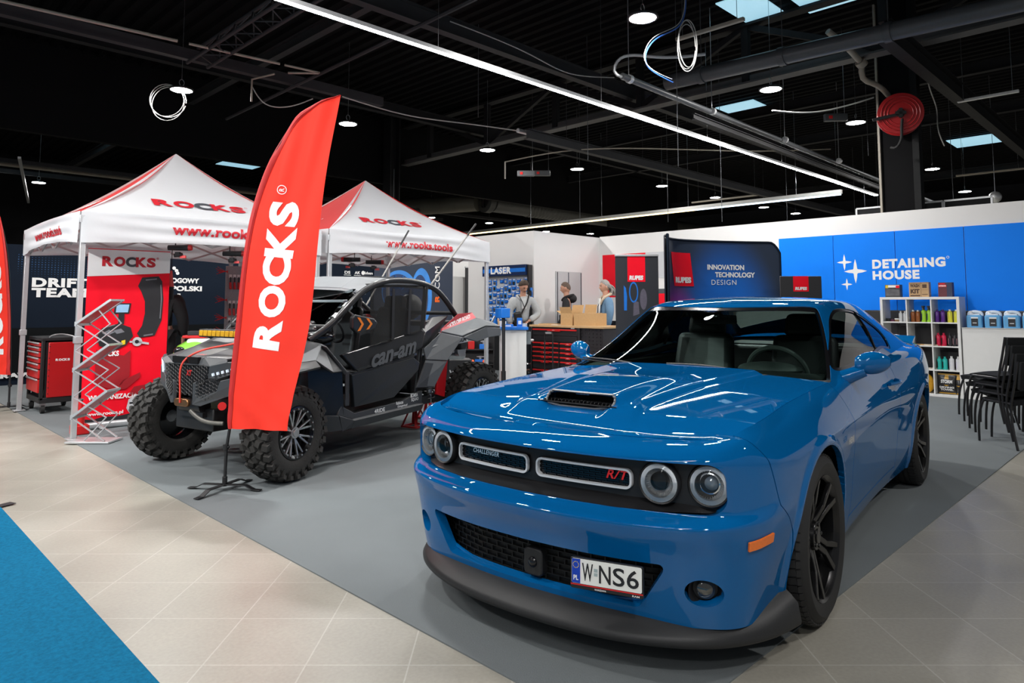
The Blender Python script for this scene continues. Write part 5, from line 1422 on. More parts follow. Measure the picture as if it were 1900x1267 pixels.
 # seats
 for s in (1, -1):
  st = MB().box((-1.35, s*.32, .66), (.50, .46, .14), rmat(0, -.12, 0)).build('seat_cushion', M_black, bg, bevel=.03)
  MB().box((-1.66, s*.32, 1.02), (.13, .46, .70), rmat(0, -.25, 0), taper=.8).build('seat_back', M_black, bg, bevel=.04)
  MB().box((-1.77, s*.32, 1.40), (.11, .24, .15), rmat(0, -.2, 0)).build('headrest', M_black, bg, bevel=.03)
 MB().lathe([(.15, -.012), (.165, 0), (.15, .012), (.14, 0), (.15, -.012)], (-.86, .32, 1.16), axis=(-.8, 0, .5), n=28).bar((-.90, .32, 1.05), (-.84, .32, 1.25), .03, .02).bar((-.62, .32, 1.07), (-.86, .32, 1.16), .04, .04).build('steering_wheel', M_black, bg)
 # wing mirror with orange chevrons, near side
 for s in (1, -1):
  mp = np.array([-.80, s*.80, 1.215]); R = rmat(0, 0, math.radians(-8*s))
  m_ = MB().prism([(.15, .055), (.12, .085), (-.12, .045), (-.16, .01), (-.13, -.05), (.09, -.085), (.15, -.04)], .05, mp-[0, .025, 0], np.array([[1., 0, 0], [0, 0, 1], [0, 1, 0]]).T@np.eye(3)).build('wing_mirror', body, bg, smooth=False, bevel=.012)
  MB().tube([(-.72, s*.66, 1.34), (-.78, s*.76, 1.25)], .012, 8).build('mirror_bracket', M_black, m_)
  if s == 1:
   mb = MB()
   for x0 in (.105, -.005):
    ch = [(x0, .06), (x0-.035, .058), (x0-.085, -.005), (x0-.04, -.065), (x0-.005, -.068), (x0-.055, -.004)]
    ch = [(a, b*(.95 if x0 > 0 else .80)) for a, b in ch]
    mb.add(np.array([[mp[0]+a, mp[1]+.028, mp[2]+b] for a, b in ch]), [[5, 4, 3, 2], [0, 5, 2, 1]][::1])
   mb.build('orange_chevron', mat('bright orange', (.95, .24, .015), .5, noise=.04), m_, smooth=False)
 # cargo, spare gear, number board, whips
 MB().box((-2.30, 0, 1.18), (.55, 1.0, .05)).build('cargo_bed', M_black, bg, bevel=.01)
 MB().box((-2.55, .0, .88), (.30, .8, .10)).cyl((-2.85, -.25, .86), (-2.85, .40, .86), .085, n=18).cyl((-2.7, .28, .80), (-3.02, .28, .78), .055, n=14).build('exhaust', M_steel, bg)
 MB().box((-2.62, .10, .95), (.25, .5, .22)).box((-2.70, .48, .93), (.14, .12, .12)).build('engine_block', M_black, bg, bevel=.02)
 pl = MB().box((-2.62, .60, 1.00), (.30, .012, .085), rmat(0, .08, 0)).build('number_board', M_offwhite, bg)
 V_, F_ = text_fit('GLM 44', .25, .06, .02); MB().add(np.stack([-2.50-V_[:, 0], np.full(len(V_), .608), .965+V_[:, 1]+.02*V_[:, 0]], 1), F_).build('board_characters', M_ink, pl, smooth=False)
 MB().tube(path([(-2.95, .62, 1.12), (-3.05, .66, 1.15), (-3.10, .70, 1.25)], 8), .014, 8).build('grab_hook', M_steel, bg)
 MB().sphere((-2.05, .28, 1.36), (.16, .12, .14), 16, 10).build('helmet', mat('grey helmet', (.25, .25, .24), .4, noise=.5, nscale=14), bg)
 wr = mat('wrapped whip', (.30, .29, .27), .6, noise=.8, nscale=120)
 for s, b, tp in ((-1, (-2.30, -.62, 1.36), (-3.06, -.62, 2.33)), (1, (-1.93, .66, 1.585), (-2.69, .70, 2.30))):
  b = np.array(b); tp = np.array(tp); MB().tube(np.array([b+(tp-b)*t for t in np.linspace(0, 1, 20)]), [.009+.002*(k % 2) for k in range(20)], 8).build('whip_antenna', wr, bg)
  MB().tube([b+(tp-b)*.80, tp+(tp-b)*.01], .0115, 8).build('antenna_tip', M_black, bg)
 V_ = None
 return bg
build_buggy()
# ================================================================ pop-up tents
def cloth_mat(name, col, trans=.25, thru=0.0, rough=.75):
 m = bpy.data.materials.new(name); m.use_nodes = True; nt = m.node_tree; b = nt.nodes['Principled BSDF']
 b.inputs['Base Color'].default_value = (*col, 1); b.inputs['Roughness'].default_value = rough; b.inputs['Specular IOR Level'].default_value = .25
 tc = nt.nodes.new('ShaderNodeTexCoord'); n = nt.nodes.new('ShaderNodeTexNoise'); n.inputs['Scale'].default_value = 2.2; n.inputs['Detail'].default_value = 5
 nt.links.new(tc.outputs['Object'], n.inputs['Vector'])
 bp = nt.nodes.new('ShaderNodeBump'); bp.inputs['Strength'].default_value = .25; bp.inputs['Distance'].default_value = .05
 nt.links.new(n.outputs['Fac'], bp.inputs['Height']); nt.links.new(bp.outputs[0], b.inputs['Normal'])
 tl = nt.nodes.new('ShaderNodeBsdfTranslucent'); tl.inputs[0].default_value = (*col, 1)
 mx = nt.nodes.new('ShaderNodeMixShader'); mx.inputs[0].default_value = trans
 nt.links.new(b.outputs[0], mx.inputs[1]); nt.links.new(tl.outputs[0], mx.inputs[2])
 out = nt.nodes['Material Output']; last = mx
 if thru:
  tr = nt.nodes.new('ShaderNodeBsdfTransparent'); tr.inputs[0].default_value = (*[min(1, c*1.6+.05) for c in col], 1); m2 = nt.nodes.new('ShaderNodeMixShader'); m2.inputs[0].default_value = thru
  nt.links.new(mx.outputs[0], m2.inputs[1]); nt.links.new(tr.outputs[0], m2.inputs[2]); last = m2
 nt.links.new(last.outputs[0], out.inputs[0]); return m
M_tw = cloth_mat('white tent cloth', (.66, .665, .68))
M_tr = cloth_mat('red tent cloth', (.60, .022, .022))
M_flag = cloth_mat('red flag cloth', (.90, .040, .022), .14, .03, .75)
M_redink = mat('red lettering', (.50, .010, .020), .6, noise=.03)
M_greyink = mat('dark grey lettering', (.055, .06, .07), .6, noise=.03)
M_whiteink = mat('white lettering', (.78, .78, .77), .55, noise=.02)

def tent(X0, X1, Y0, Y1, label, ze, zl, zp):
 t = thing('pop_up_tent', label, 'tent', (X0, Y0, 0)); W_, D_ = X1-X0, Y1-Y0
 ap = np.array([W_/2, D_/2, zp]); C = [np.array(p, float) for p in ((0, 0, ze), (W_, 0, ze), (W_, D_, ze), (0, D_, ze))]
 faces = [('front', 0, 1, M_tw), ('right', 1, 2, M_tr), ('back', 2, 3, M_tw), ('left', 3, 0, M_tr)]
 def roofp(A, B, off=0.0):
  n = vnorm(np.cross(B-A, ap-A))
  def f(u, v):
   u = np.asarray(u, float)[..., None]; v = np.asarray(v, float)[..., None]
   e = A+(B-A)*u; p = e*(1-v)+ap*v
   sag = -.085*np.sin(PI*v)*(1-.35*np.sin(PI*u))-.015*np.sin(PI*u)*(1-v)
   return p+n*(sag+off)
  return f
 rp = {}
 for nm, a, b, m in faces:
  f = roofp(C[a], C[b]); u, v = np.meshgrid(np.linspace(0, 1, 25), np.linspace(0, .995, 22), indexing='ij')
  P_ = f(u, v); rp[nm] = MB().grid(P_).build('roof_panel', m, t, angle=60)
 # valances with an uneven lower hem
 vals = {}
 for k, (nm, a, b, m) in enumerate(faces):
  A, B = C[a], C[b]; d = vnorm(B-A); out = np.array([d[1], -d[0], 0]); L_ = np.linalg.norm(B-A)
  def vp(s, z, off=0.0, A=A, d=d, out=out, L_=L_, k=k):
   s = np.asarray(s, float); z = np.asarray(z, float); q = (ze-z)/(ze-zl)
   w = .010*np.sin(s*9+k)*q+.012*np.sin(s*3.1+2*k)*q+.010*np.sin(z*42+s*2.0+1.3*np.sin(s*2))*np.sin(PI*np.clip(s/L_, 0, 1))
   zz = z+.055*np.sin(PI*np.clip(s/L_, 0, 1))*q*(1.0 if k in (0, 2) else 1.3)+.02*np.sin(PI*s/L_)*(1-q)
   return A*np.array([1, 1, 0])+d*s[..., None]+out*(w+.012+off)[..., None]+np.array([0, 0, 1.])*zz[..., None]
  s, z = np.meshgrid(np.linspace(0, L_, 60), np.linspace(ze+.002, zl, 16), indexing='ij')
  vals[nm] = (MB().grid(vp(s, z), flip=True).build('valance', M_tw, t, angle=70), vp, L_)
 # legs and the folding frame
 for k, c in enumerate(C):
  x = c[0]+(.03 if c[0] == 0 else -.03); y = c[1]+(.03 if c[1] == 0 else -.03)
  lg = MB().box((x, y, 1.15+.02), (.052, .052, 2.3), mi=0).box((x, y, .75), (.036, .036, 1.5)).build('leg', M_alu, t, bevel=.004)
  MB().box((x, y, 1.02), (.075, .075, .07)).build('leg_bracket', M_alu, lg, bevel=.004); MB().box((x, y, .012), (.13, .13, .014)).build('foot_plate', M_alu, lg, bevel=.003); MB().box((x, y, 2.28), (.085, .085, .08)).build('corner_joint', M_alu, lg, bevel=.004)
 fm = mat('pale frame bars', (.50, .48, .47), .45, .4, noise=.05)
 for a, b in ((0, 1), (1, 2), (2, 3), (3, 0)):
  mb = MB(); A, B = C[a]*np.array([1, 1, 0]), C[b]*np.array([1, 1, 0]); n = 4
  for i in range(n):
   p, q = A+(B-A)*i/n, A+(B-A)*(i+1)/n; cen = (np.array([W_/2, D_/2, 0])-(A+B)/2); off = vnorm(cen)*.05
   mb.bar(p+off+[0, 0, ze-.06], q+off+[0, 0, ze-.30], .014, .026); mb.bar(p+off*1.4+[0, 0, ze-.30], q+off*1.4+[0, 0, ze-.06], .014, .026)
  mb.build('scissor_frame', fm, t, smooth=False)
 mb = MB()
 for c in C: mb.tube([c*np.array([1, 1, 0])+[0, 0, ze-.05], ap*np.array([1, 1, 0])+[0, 0, zp-.16]], .014, 6)
 mb.cyl((W_/2, D_/2, ze-.1), (W_/2, D_/2, zp-.08), .02); mb.build('roof_pole', fm, t)
 # print on the roof slope and valances
 f = roofp(C[0], C[1], .012)
 def on_roof(V_):
  V_ = np.asarray(V_, float); v = V_[:, 1]/np.linalg.norm(ap-(C[0]+C[1])/2); half = W_/2*(1-v); u = .5+(V_[:, 0]-W_/2)/(2*half); return f(u, v)
 return t, on_roof, vals, rp, roofp, C, ap
t1, r1, v1, p1, f1, C1, a1 = tent(1.90, 4.68, 8.27, 11.05, 'white and red pop-up tent standing over the red roll-up banner', 2.36, 2.03, 3.40)
mb = MB(); rooks_logo(mb, r1, 1.14, .170, (.80, .34), (0, 1), True, .08); mb.build('roof_print', [M_redink, M_greyink], p1['front'], smooth=False)
mb = MB(); put_text(mb, 'www.rooks.tools', 1.42, .135, lambda V_: v1['front'][1](V_[:, 0], V_[:, 1], .006), (.90, 2.135), 0, .035, 1.05, sub=.10); mb.build('valance_print', M_redink, v1['front'][0], smooth=False)
mb = MB(); put_text(mb, 'www.rooks.tools', 1.28, .12, lambda V_: v1['left'][1](V_[:, 0], V_[:, 1], .006), (.75, 2.12), 0, .035, 1.05, sub=.10); mb.build('valance_print', M_redink, v1['left'][0], smooth=False)
fL = f1(C1[3], C1[0], .012)
mb = MB(); rooks_logo(mb, lambda V_: fL(.5+(V_[:, 0]-1.39)/(2*1.39*(1-V_[:, 1]/1.75)), V_[:, 1]/1.75), .9, .15, (.95, .36), (0, 0), True, .08); mb.build('roof_print', M_whiteink, p1['left'], smooth=False)
t2, r2, v2, p2, f2, C2, a2 = tent(4.80, 7.74, 8.27, 11.10, 'white and red pop-up tent behind the roof of the buggy', 2.40, 2.07, 3.42)
mb = MB(); rooks_logo(mb, r2, 1.12, .165, (.74, .36), (0, 1), True, .08); mb.build('roof_print', [M_redink, M_greyink], p2['front'], smooth=False)
mb = MB(); put_text(mb, 'www.rooks.tools', 1.24, .130, lambda V_: v2['front'][1](V_[:, 0], V_[:, 1], .006), (.90, 2.165), 0, .035, 1.05, sub=.10); mb.build('valance_print', M_redink, v2['front'][0], smooth=False)
fL2 = f2(C2[3], C2[0], .012)
mb = MB(); rooks_logo(mb, lambda V_: fL2(.5+(V_[:, 0]-1.41)/(2*1.41*(1-V_[:, 1]/1.75)), V_[:, 1]/1.75), .9, .15, (.95, .36), (0, 0), True, .08); mb.build('roof_print', M_whiteink, p2['left'], smooth=False)

# lamps and air tools clamped under the tent edges
def worklamp(loc, rz, lb, k):
 t = thing('work_lamp', lb, 'work lamp', loc, rz, None)
 MB().cyl((-.13, 0, 0), (.10, 0, 0), .030, .034, 16).build('lamp_body', M_black, t); MB().cyl((.10, 0, 0), (.135, 0, 0), .036, .030, 16).build('lamp_cap', M_red, t)
 MB().tube([(-.05, 0, .03), (-.05, 0, .10)], .006, 6).box((-.02, 0, -.075), (.05, .05, .05)).cyl((.03, 0, -.08), (-.06, 0, -.09), .022).build('clamp', M_black, t); MB().box((.04, 0, -.105), (.06, .03, .03)).build('trigger', M_red, t)
for k, (x, y, z, rz, lb) in enumerate([(2.95, 8.42, 2.05, -.7, 'black and red work lamp clamped over the banner corner'), (3.62, 8.5, 2.02, -.7, 'black and red work lamp hanging between the banner and the red flag'), (5.35, 8.6, 2.03, 2.4, 'red-ended work lamp at the near edge of the second tent'), (5.85, 8.75, 2.02, -.7, 'black air tool clamped under the second tent')]):
 worklamp((x, y, z), rz, lb, k)
t = thing('inspection_lamp', 'slim red and black inspection lamp hanging next to the banner edge', 'work lamp', (3.08, 9.05, 1.47))
MB().lathe([(.0, .34), (.012, .34), (.020, .25), (.034, .16), (.036, .14)], n=16).build('lamp_cone', mat('salmon red plastic', (.62, .07, .06), .4, noise=.05), t); MB().lathe([(.036, .14), (.034, .0), (.026, -.02), (0, -.02)], n=16).build('lamp_handle', M_black, t)
MB().tube([(0, 0, .34), (0, 0, .62)], .005, 5).tube(path([(0, 0, -.02), (-.02, 0, -.3), (-.01, 0, -.7), (-.03, 0, -1.0)], 12), .008, 6).build('lamp_cord', M_black, t)

# ================================================================ feather flags
def feather_flag(loc, mirror, label, rz=-PI/4-.25):
 t = thing('feather_flag', label, 'flag', loc, rz); k = .00414
 Lp = np.array([(420, 797), (424, 700), (432, 600), (442, 500), (456, 410), (475, 340), (500, 280), (535, 232), (575, 203), (610, 190), (634, 183)], float)
 Rp = np.array([(556, 792), (568, 700), (580, 600), (590, 500), (600, 410), (612, 330), (625, 250), (634, 183)], float)
 tr = lambda p: np.stack([(p[:, 0]-418)*k, (797-p[:, 1])*k*.985+.455], 1)
 L2, R2 = tr(Lp), tr(Rp); nz = 60
 dl = np.r_[0, np.cumsum(np.linalg.norm(np.diff(L2, axis=0), axis=1))]; dr = np.r_[0, np.cumsum(np.linalg.norm(np.diff(R2, axis=0), axis=1))]
 v = np.linspace(0, 1, nz); Lc = cspline(dl, L2, v*dl[-1]); Rc = cspline(dr, R2, np.linspace(0, 1, nz)**.93*dr[-1])
 sg = -1 if mirror else 1
 def wave(a, z): return .018*np.sin(6*a+2.2*z)*np.clip(a*3, 0, 1)+.012*np.sin(15*(a*.8-z*.35))*np.clip(a*2, 0, 1)+.010*np.sin(23*a+5*z)*np.clip(1.4-z, 0, 1)-.085*np.clip(a*2.2, 0, 1)*np.clip(1.25-z, 0, 1)+.010*np.sin(34*(a-.30*z)+2)*np.clip((z-1.7)*1.2, 0, 1)*np.clip(a*3, 0, 1)+.007*np.sin(40*(a*.5+z*.8))*np.clip((.9-z)*2, 0, 1)
 G = np.zeros((nz, 30, 3))
 for j, u in enumerate(np.linspace(0, 1, 30)):
  q = Lc*(1-u)+Rc*u; G[:, j, 0] = q[:, 0]*sg; G[:, j, 2] = q[:, 1]; G[:, j, 1] = wave(q[:, 0], q[:, 1])
 fl = MB().grid(G).build('flag_cloth', M_flag, t, angle=80)
 # darker sleeve holding the pole
 S = np.zeros((nz, 4, 3)); nL = np.gradient(Lc, axis=0); nL = np.stack([nL[:, 1], -nL[:, 0]], 1); nL /= np.linalg.norm(nL, axis=1)[:, None]
 for j, u in enumerate((0, .3, .7, 1)):
  q = Lc+nL*.045*u*np.clip(np.linspace(6, .1, nz), 0, 1)[:, None]; S[:, j, 0] = q[:, 0]*sg; S[:, j, 2] = q[:, 1]; S[:, j, 1] = wave(q[:, 0], q[:, 1])-.012*math.sin(PI*u)-.004
 MB().grid(S).build('pole_sleeve', mat('flag sleeve', (.48, .012, .010), .6, noise=.05), fl)
 P3 = [np.array([0, 0, .03]), np.array([.004*sg, 0, .30])]+[np.array([q[0]*sg+.012*sg, .012, q[1]]) for q in Lc[::4]]
 pl = MB().tube(np.array(P3), [.012]*2+list(np.linspace(.011, .004, len(P3)-2)), 8).build('pole', M_black, t)
 MB().cyl((0, 0, .30), (0, 0, .335), .022, n=12).cyl((-.02, 0, .318), (.028, 0, .318), .008, n=8).build('pole_clamp', M_black, pl)
 # cross foot
 mb = MB()
 for a in (.11, 1.50):
  d = np.array([math.cos(a), math.sin(a), 0])
  for s in (1, -1):
   pts = [d*0, d*s*.17, d*s*.235, d*s*.29]; zs = [.042, .042, .012, .010]
   for (p, z0), (q, z1) in zip(zip(pts, zs), zip(pts[1:], zs[1:])): mb.bar(p+[0, 0, z0], q+[0, 0, z1], .045, .006)
 mb.cyl((0, 0, .03), (0, 0, .10), .018, n=12).build('cross_foot', M_black, t, smooth=False, bevel=.002)
 # lettering runs up the flag
 ax = vnorm([28, 270]); A = np.array([(527-418)*k, (797-655)*k+.455])
 def fr(V_):
  V_ = np.asarray(V_, float); up = np.array([ax[0], ax[1]]); lf = np.array([-ax[1], ax[0]])
  q = A+V_[:, :1]*up+V_[:, 1:2]*lf; q3 = np.zeros((len(q), 3)); q3[:, 0] = q[:, 0]*sg; q3[:, 2] = q[:, 1]; q3[:, 1] = wave(q[:, 0], q[:, 1])-.004; return q3
 if not mirror:
  mb = MB(); rooks_logo(mb, fr, 1.16, .235, (0, 0), (0, 0), False, .05)
  a_ = np.arange(20)*2*PI/20; o = np.stack([np.cos(a_), np.sin(a_)], 1); c = np.array([1.205, .16]); V_ = np.concatenate([c+o*.036, c+o*.030]); mb.add(fr(V_), [[i, (i+1) % 20, 20+(i+1) % 20, 20+i] for i in range(20)])
  put_text(mb, 'R', .026, .036, fr, (1.192, .142), 0, .02); mb.build('flag_lettering', M_whiteink, fl, smooth=False)
 else:
  def fr2(V_):
   V_ = np.asarray(V_, float); q = np.array([.47, .62])+V_[:, :1]*np.array([0.09, 1.0])+V_[:, 1:2]*np.array([-1.0, .09])*-1*-1
   q3 = np.zeros((len(q), 3)); q3[:, 0] = -q[:, 0]; q3[:, 2] = q[:, 1]; q3[:, 1] = wave(q[:, 0], q[:, 1])-.004; return q3
  def fr3(V_):
   V_ = np.asarray(V_, float); x = -.17-.10*V_[:, 0]-V_[:, 1]+0; x = -.36+.235-V_[:, 1]*1.0-.10*V_[:, 0]; z = .72+V_[:, 0]
   return np.stack([x, wave(-x, z)-.004, z], 1)
  mb = MB(); rooks_logo(mb, fr3, 1.25, .20, (0, 0), (0, 0), False, .05); mb.build('flag_lettering', M_whiteink, fl, smooth=False)
 return t
feather_flag((2.235, 5.285, .005), False, 'tall red feather flag with white lettering on a black cross foot before the buggy')
feather_flag((1.86, 11.26, 0), True, 'red feather flag cut off by the picture edge beside the tool trolley'.replace('cut off by the picture edge', 'on a thin black pole'))

# ================================================================ red roll-up banner under the first tent
def rollup_art():
 t = thing('rollup_banner', 'tall red roll-up banner showing a wheel balancer in front of the tent pole', 'banner', (2.12, 8.86, 0), math.radians(-3))
 w, h = .86, 2.02
 MB().sheet(np.array([[[x, .006*math.sin(3*z), z] for z in np.linspace(.07, h, 14)] for x in (0, w/2, w)])[::-1], .003).build('banner_sheet', M_redprint, t)
 MB().prism(rrect(.10, .075, .03, 5), w+.02, (-.01, 0, .04), np.array([[0, 0, 1.], [1, 0, 0], [0, 1, 0]])).box((.2, 0, .01), (.05, .22, .012)).box((w-.2, 0, .01), (.05, .22, .012)).build('banner_base', M_alu, t, bevel=.003)
 MB().box((w/2, .012, h+.005), (w+.01, .025, .03)).build('top_rail', M_alu, t, bevel=.004)
 MB().cyl((w/2, .03, .05), (w/2, .03, h), .010, n=8).build('support_pole', M_alu, t)
 L = {'white': M_whiteink, 'logo': M_redink, 'grey': M_greyink, 'black': mat('printed black', (.015, .015, .018), .5, noise=.15, nscale=20), 'mid': mat('printed grey', (.16, .16, .18), .5, noise=.2, nscale=30), 'dred': mat('printed dark red', (.30, .006, .012), .5, noise=.1), 'screen': mat('printed screen blue', (.30, .52, .75), .5, noise=.1), 'yellow': mat('printed yellow', (.75, .55, .02), .5, noise=.05), 'light': mat('printed light grey', (.5, .5, .52), .5, noise=.1)}
 def lay(name, m, polys, lev, texts=()):
  mb = MB(); fr = plane_frame((0, -.010-.002*lev, 0), (1, 0, 0), (0, 0, 1))
  f2 = lambda V_: fr(V_)*np.array([1, 1, 1])
  for p in polys: put_poly(mb, p, f2)
  for a in texts: put_text(mb, a[0], a[1], a[2], f2, a[3], 0, a[4] if len(a) > 4 else .03)
  return mb.build(name, m, t, smooth=False)
 lay('header_print', L['white'], [[(.0, 1.70), (w, 1.76), (w, h-.01), (0, h-.01)]], 1)
 mb = MB(); fr = plane_frame((0, -.016, 0), (1, 0, 0), (0, 0, 1)); rooks_logo(mb, fr, .58, .115, (.14, 1.82), (0, 1), True); mb.build('header_lettering', [L['logo'], L['grey']], t, smooth=False)
 # wheel guard, balancer body, shaft, screen
 gd = [(.52, 1.60), (.56, 1.70), (.74, 1.72), (.78, 1.66), (.80, 1.45), (.79, 1.20), (.72, 1.02), (.56, 1.00), (.53, 1.05), (.58, 1.14), (.605, 1.28), (.60, 1.42), (.56, 1.53)]
 lay('guard_picture', L['black'], [gd], 1); lay('guard_edge', L['mid'], [[(.60, 1.68), (.72, 1.695), (.72, 1.68), (.60, 1.665)], [(.60, 1.03), (.70, 1.045), (.70, 1.03), (.60, 1.015)], [(.77, 1.62), (.785, 1.45), (.775, 1.22), (.765, 1.22), (.772, 1.45), (.76, 1.62)]], 2)
 lay('balancer_base', L['dred'], [[(.12, .88), (.40, .80), (.40, .48), (.30, .42), (.12, .50)], [(.40, .52), (.58, .60), (.58, .54), (.44, .42), (.34, .42)], [(.40, .80), (.47, .86), (.47, .56), (.40, .50)]], 1)
 lay('balancer_top', L['black'], [[(.12, 1.02), (.17, 1.12), (.34, 1.17), (.46, 1.12), (.49, 1.02), (.42, .92), (.30, .86), (.15, .92)], [(.33, 1.16), (.39, 1.16), (.39, 1.28), (.44, 1.28), (.455, 1.40), (.29, 1.40), (.28, 1.28), (.33, 1.28)]], 2)
 lay('balancer_detail', L['mid'], [[(.17, 1.06), (.24, 1.10), (.30, 1.07), (.22, 1.03)], [(.28, 1.09), (.36, 1.11), (.40, 1.07), (.32, 1.05)], [(.18, 1.125), (.30, 1.16), (.30, 1.15), (.18, 1.115)]], 3)
 lay('screen_picture', L['screen'], [[(.30, 1.295), (.425, 1.295), (.437, 1.385), (.307, 1.385)]], 3)
 lay('shaft_picture', L['light'], [circle2(.052, 20, .535, .955), [(.53, .965), (.66, .94), (.66, .915), (.53, .94)], [(.455, .965), (.50, .965), (.50, .945), (.455, .945)]], 3); lay('shaft_hole', L['black'], [circle2(.022, 14, .530, .955)], 4)
 lay('warning_label', L['yellow'], [[(.37, .97), (.41, .98), (.41, .93), (.37, .92)]], 3)
 lay('balancer_lettering', L['white'], [], 4, [('ROCKS', .20, .06, (.15, .80), .04)])
 lay('headline', L['white'], [], 1, [('WULKANIZACJA ROOKS', .74, .072, (.06, .30), .035), ('www.rooks.pl', .36, .05, (.06, .135), .03)])
 lay('bottom_splash', L['black'], [[(0, .07), (w, .07), (w, .20), (.7, .16), (.62, .20), (.5, .14), (.36, .12), (.22, .13), (.12, .105), (0, .12)]], 1)
 lay('truck_shadow', L['dred'], [[(.46, .34), (.82, .40), (.85, .48), (.52, .44)]], 1)
 lay('truck_picture', L['light'], [[(.45, .20), (.47, .30), (.55, .345), (.80, .36), (.84, .30), (.84, .16), (.48, .15)]], 2)
 lay('truck_detail', L['black'], [[(.48, .265), (.80, .285), (.80, .262), (.48, .245)], [(.48, .22), (.82, .24), (.82, .20), (.48, .185)], [(.55, .335), (.78, .35), (.80, .32), (.54, .31)]], 3)
 lay('truck_lettering', L['white'], [], 4, [('ROCKS', .2, .018, (.52, .253), .02)])
rollup_art()

# zigzag leaflet rack
t = thing('leaflet_rack', 'folding zigzag metal leaflet rack standing before the red banner', 'leaflet rack', (2.04, 8.05, 0), -PI/4)
MB().box((.02, 0, .014), (.44, .26, .02)).build('rack_base', M_alu, t, bevel=.004)
zA = [(-.15, 1.19), (.19, .98), (-.15, .73), (.19, .52), (-.15, .26), (.19, .03)]
zB = [(.06, 1.34), (.19, 1.19), (-.15, .92), (.19, .73), (-.15, .46), (.19, .26), (-.02, .03)]
for y in (-.11, .11):
 mb = MB()
 for (a, b), (c, d) in zip(zA, zA[1:]): mb.bar((a, y, b), (c, y, d), .008, .020, up=(0, 1, 0))
 for (a, b), (c, d) in zip(zB, zB[1:]): mb.bar((a, y*.9, b), (c, y*.9, d), .008, .016, up=(0, 1, 0))
 mb.build('scissor_arm', M_alu, t, smooth=False)
for (a, b), (c, d) in (((-.15, 1.19), (.19, 1.43)), ((-.15, .73), (.19, .98)), ((-.15, .26), (.19, .52))):
 mb = MB()
 for y in (-.115, .115): mb.bar((a, y, b), (c, y, d), .022, .018, up=(0, 1, 0))
 mb.bar((a, -.12, b), (a, .12, b), .02, .045); mb.bar((c, -.12, d), (c, .12, d), .02, .02)
 tr_ = mb.build('rack_tray', M_alu, t, smooth=False); MB().sheet(np.array([[[a, y, b-.004], [c, y, d-.004]] for y in (-.10, .10)]), .003).build('tray_plate', mat('clear tray', (.45, .10, .10), .2, noise=.1), tr_)

# tool trolley
t = thing('tool_trolley', 'black and red tool trolley on castors at the edge of the beige aisle', 'tool trolley', (2.05, 10.52, 0))
MB().box((.235, .375, .165), (.47, .75, .07)).box((.235, .375, .94), (.48, .76, .04)).box((.02, .02, .55), (.04, .04, .76)).box((.45, .02, .55), (.04, .04, .76)).box((.02, .73, .55), (.04, .04, .76)).box((.45, .73, .55), (.04, .04, .76)).box((.25, .38, .55), (.40, .70, .72)).build('cabinet_body', M_black, t, bevel=.006)
dp = MB().box((.245, -.004, .55), (.345, .02, .70)).build('door_panel', mat('red cabinet door', (.42, .008, .010), .35, noise=.12, nscale=5), t, bevel=.01)
mb = MB(); fr = plane_frame((0, -.0155, 0), (1, 0, 0), (0, 0, 1)); rooks_logo(mb, fr, .165, .030, (.155, .66), (0, 0), False); mb.build('door_lettering', M_whiteink, dp, smooth=False)
mb = MB()
for k in range(9):
 for x in (.085, .405): mb.cyl((x, -.0145, .25+k*.075), (x, -.0185, .25+k*.075), .007, n=8)
mb.build('door_rivets', M_black, dp)
zt = .90
for k, hh in enumerate((.06, .06, .075, .075, .075, .12, .18)):
 d = MB().box((-.006, .375, zt-hh/2), (.022, .66, hh-.014)).build('drawer', M_red, t, bevel=.004); MB().box((-.022, .375, zt-.012), (.02, .62, .016)).build('drawer_pull', M_alu, d, bevel=.003); zt -= hh
MB().tube(path([(.10, .10, .96), (.16, .2, .985), (.30, .25, .99), (.40, .2, .96)], 14), .008, 6).build('push_handle', M_alu, t)
for x, y in ((.05, .06), (.42, .06), (.05, .69), (.42, .69)):
 c = MB().cyl((x-.02, y, .055), (x+.02, y, .055), .055, n=20).build('castor', M_rubber, t); MB().box((x, y, .11), (.06, .05, .06)).build('castor_fork', M_steel, c)

# red bottle jack beside the tent pole
t = thing('bottle_jack', 'red jack standing on the carpet behind the front tent pole', 'jack', (2.06, 8.62, 0))
MB().box((0, 0, .05), (.16, .14, .10)).cyl((0, 0, .10), (0, 0, .26), .045, n=16).cyl((0, 0, .26), (0, 0, .36), .022, n=12).build('jack_body', M_red, t, bevel=.01); MB().cyl((0, 0, .36), (0, 0, .375), .03, n=12).build('jack_saddle', M_steel, t)

# jack stands under the buggy's tail
def jackstand(loc, rz, lb):
 t = thing('jack_stand', lb, 'jack stand', loc, rz)
 mb = MB()
 for sx, sy in ((1, 1), (-1, 1), (1, -1), (-1, -1)): mb.bar((sx*.03, sy*.03, .24), (sx*.11, sy*.10, .012), .035, .012)
 for s in (1, -1): mb.bar((-.11, s*.10, .02), (.11, s*.10, .02), .02, .02); mb.bar((s*.11, -.10, .02), (s*.11, .10, .02), .02, .02)
 mb.build('stand_frame', M_red, t, smooth=False); MB().cyl((0, 0, .18), (0, 0, .31), .022, n=12).box((0, 0, .32), (.10, .05, .02)).build('ratchet_post', M_steel, t)
jackstand((4.86, 6.42, .006), .3, 'red jack stand under the buggy next to the coupe nose'); jackstand((5.35, 6.80, .006), .5, 'red jack stand deeper under the buggy tail')

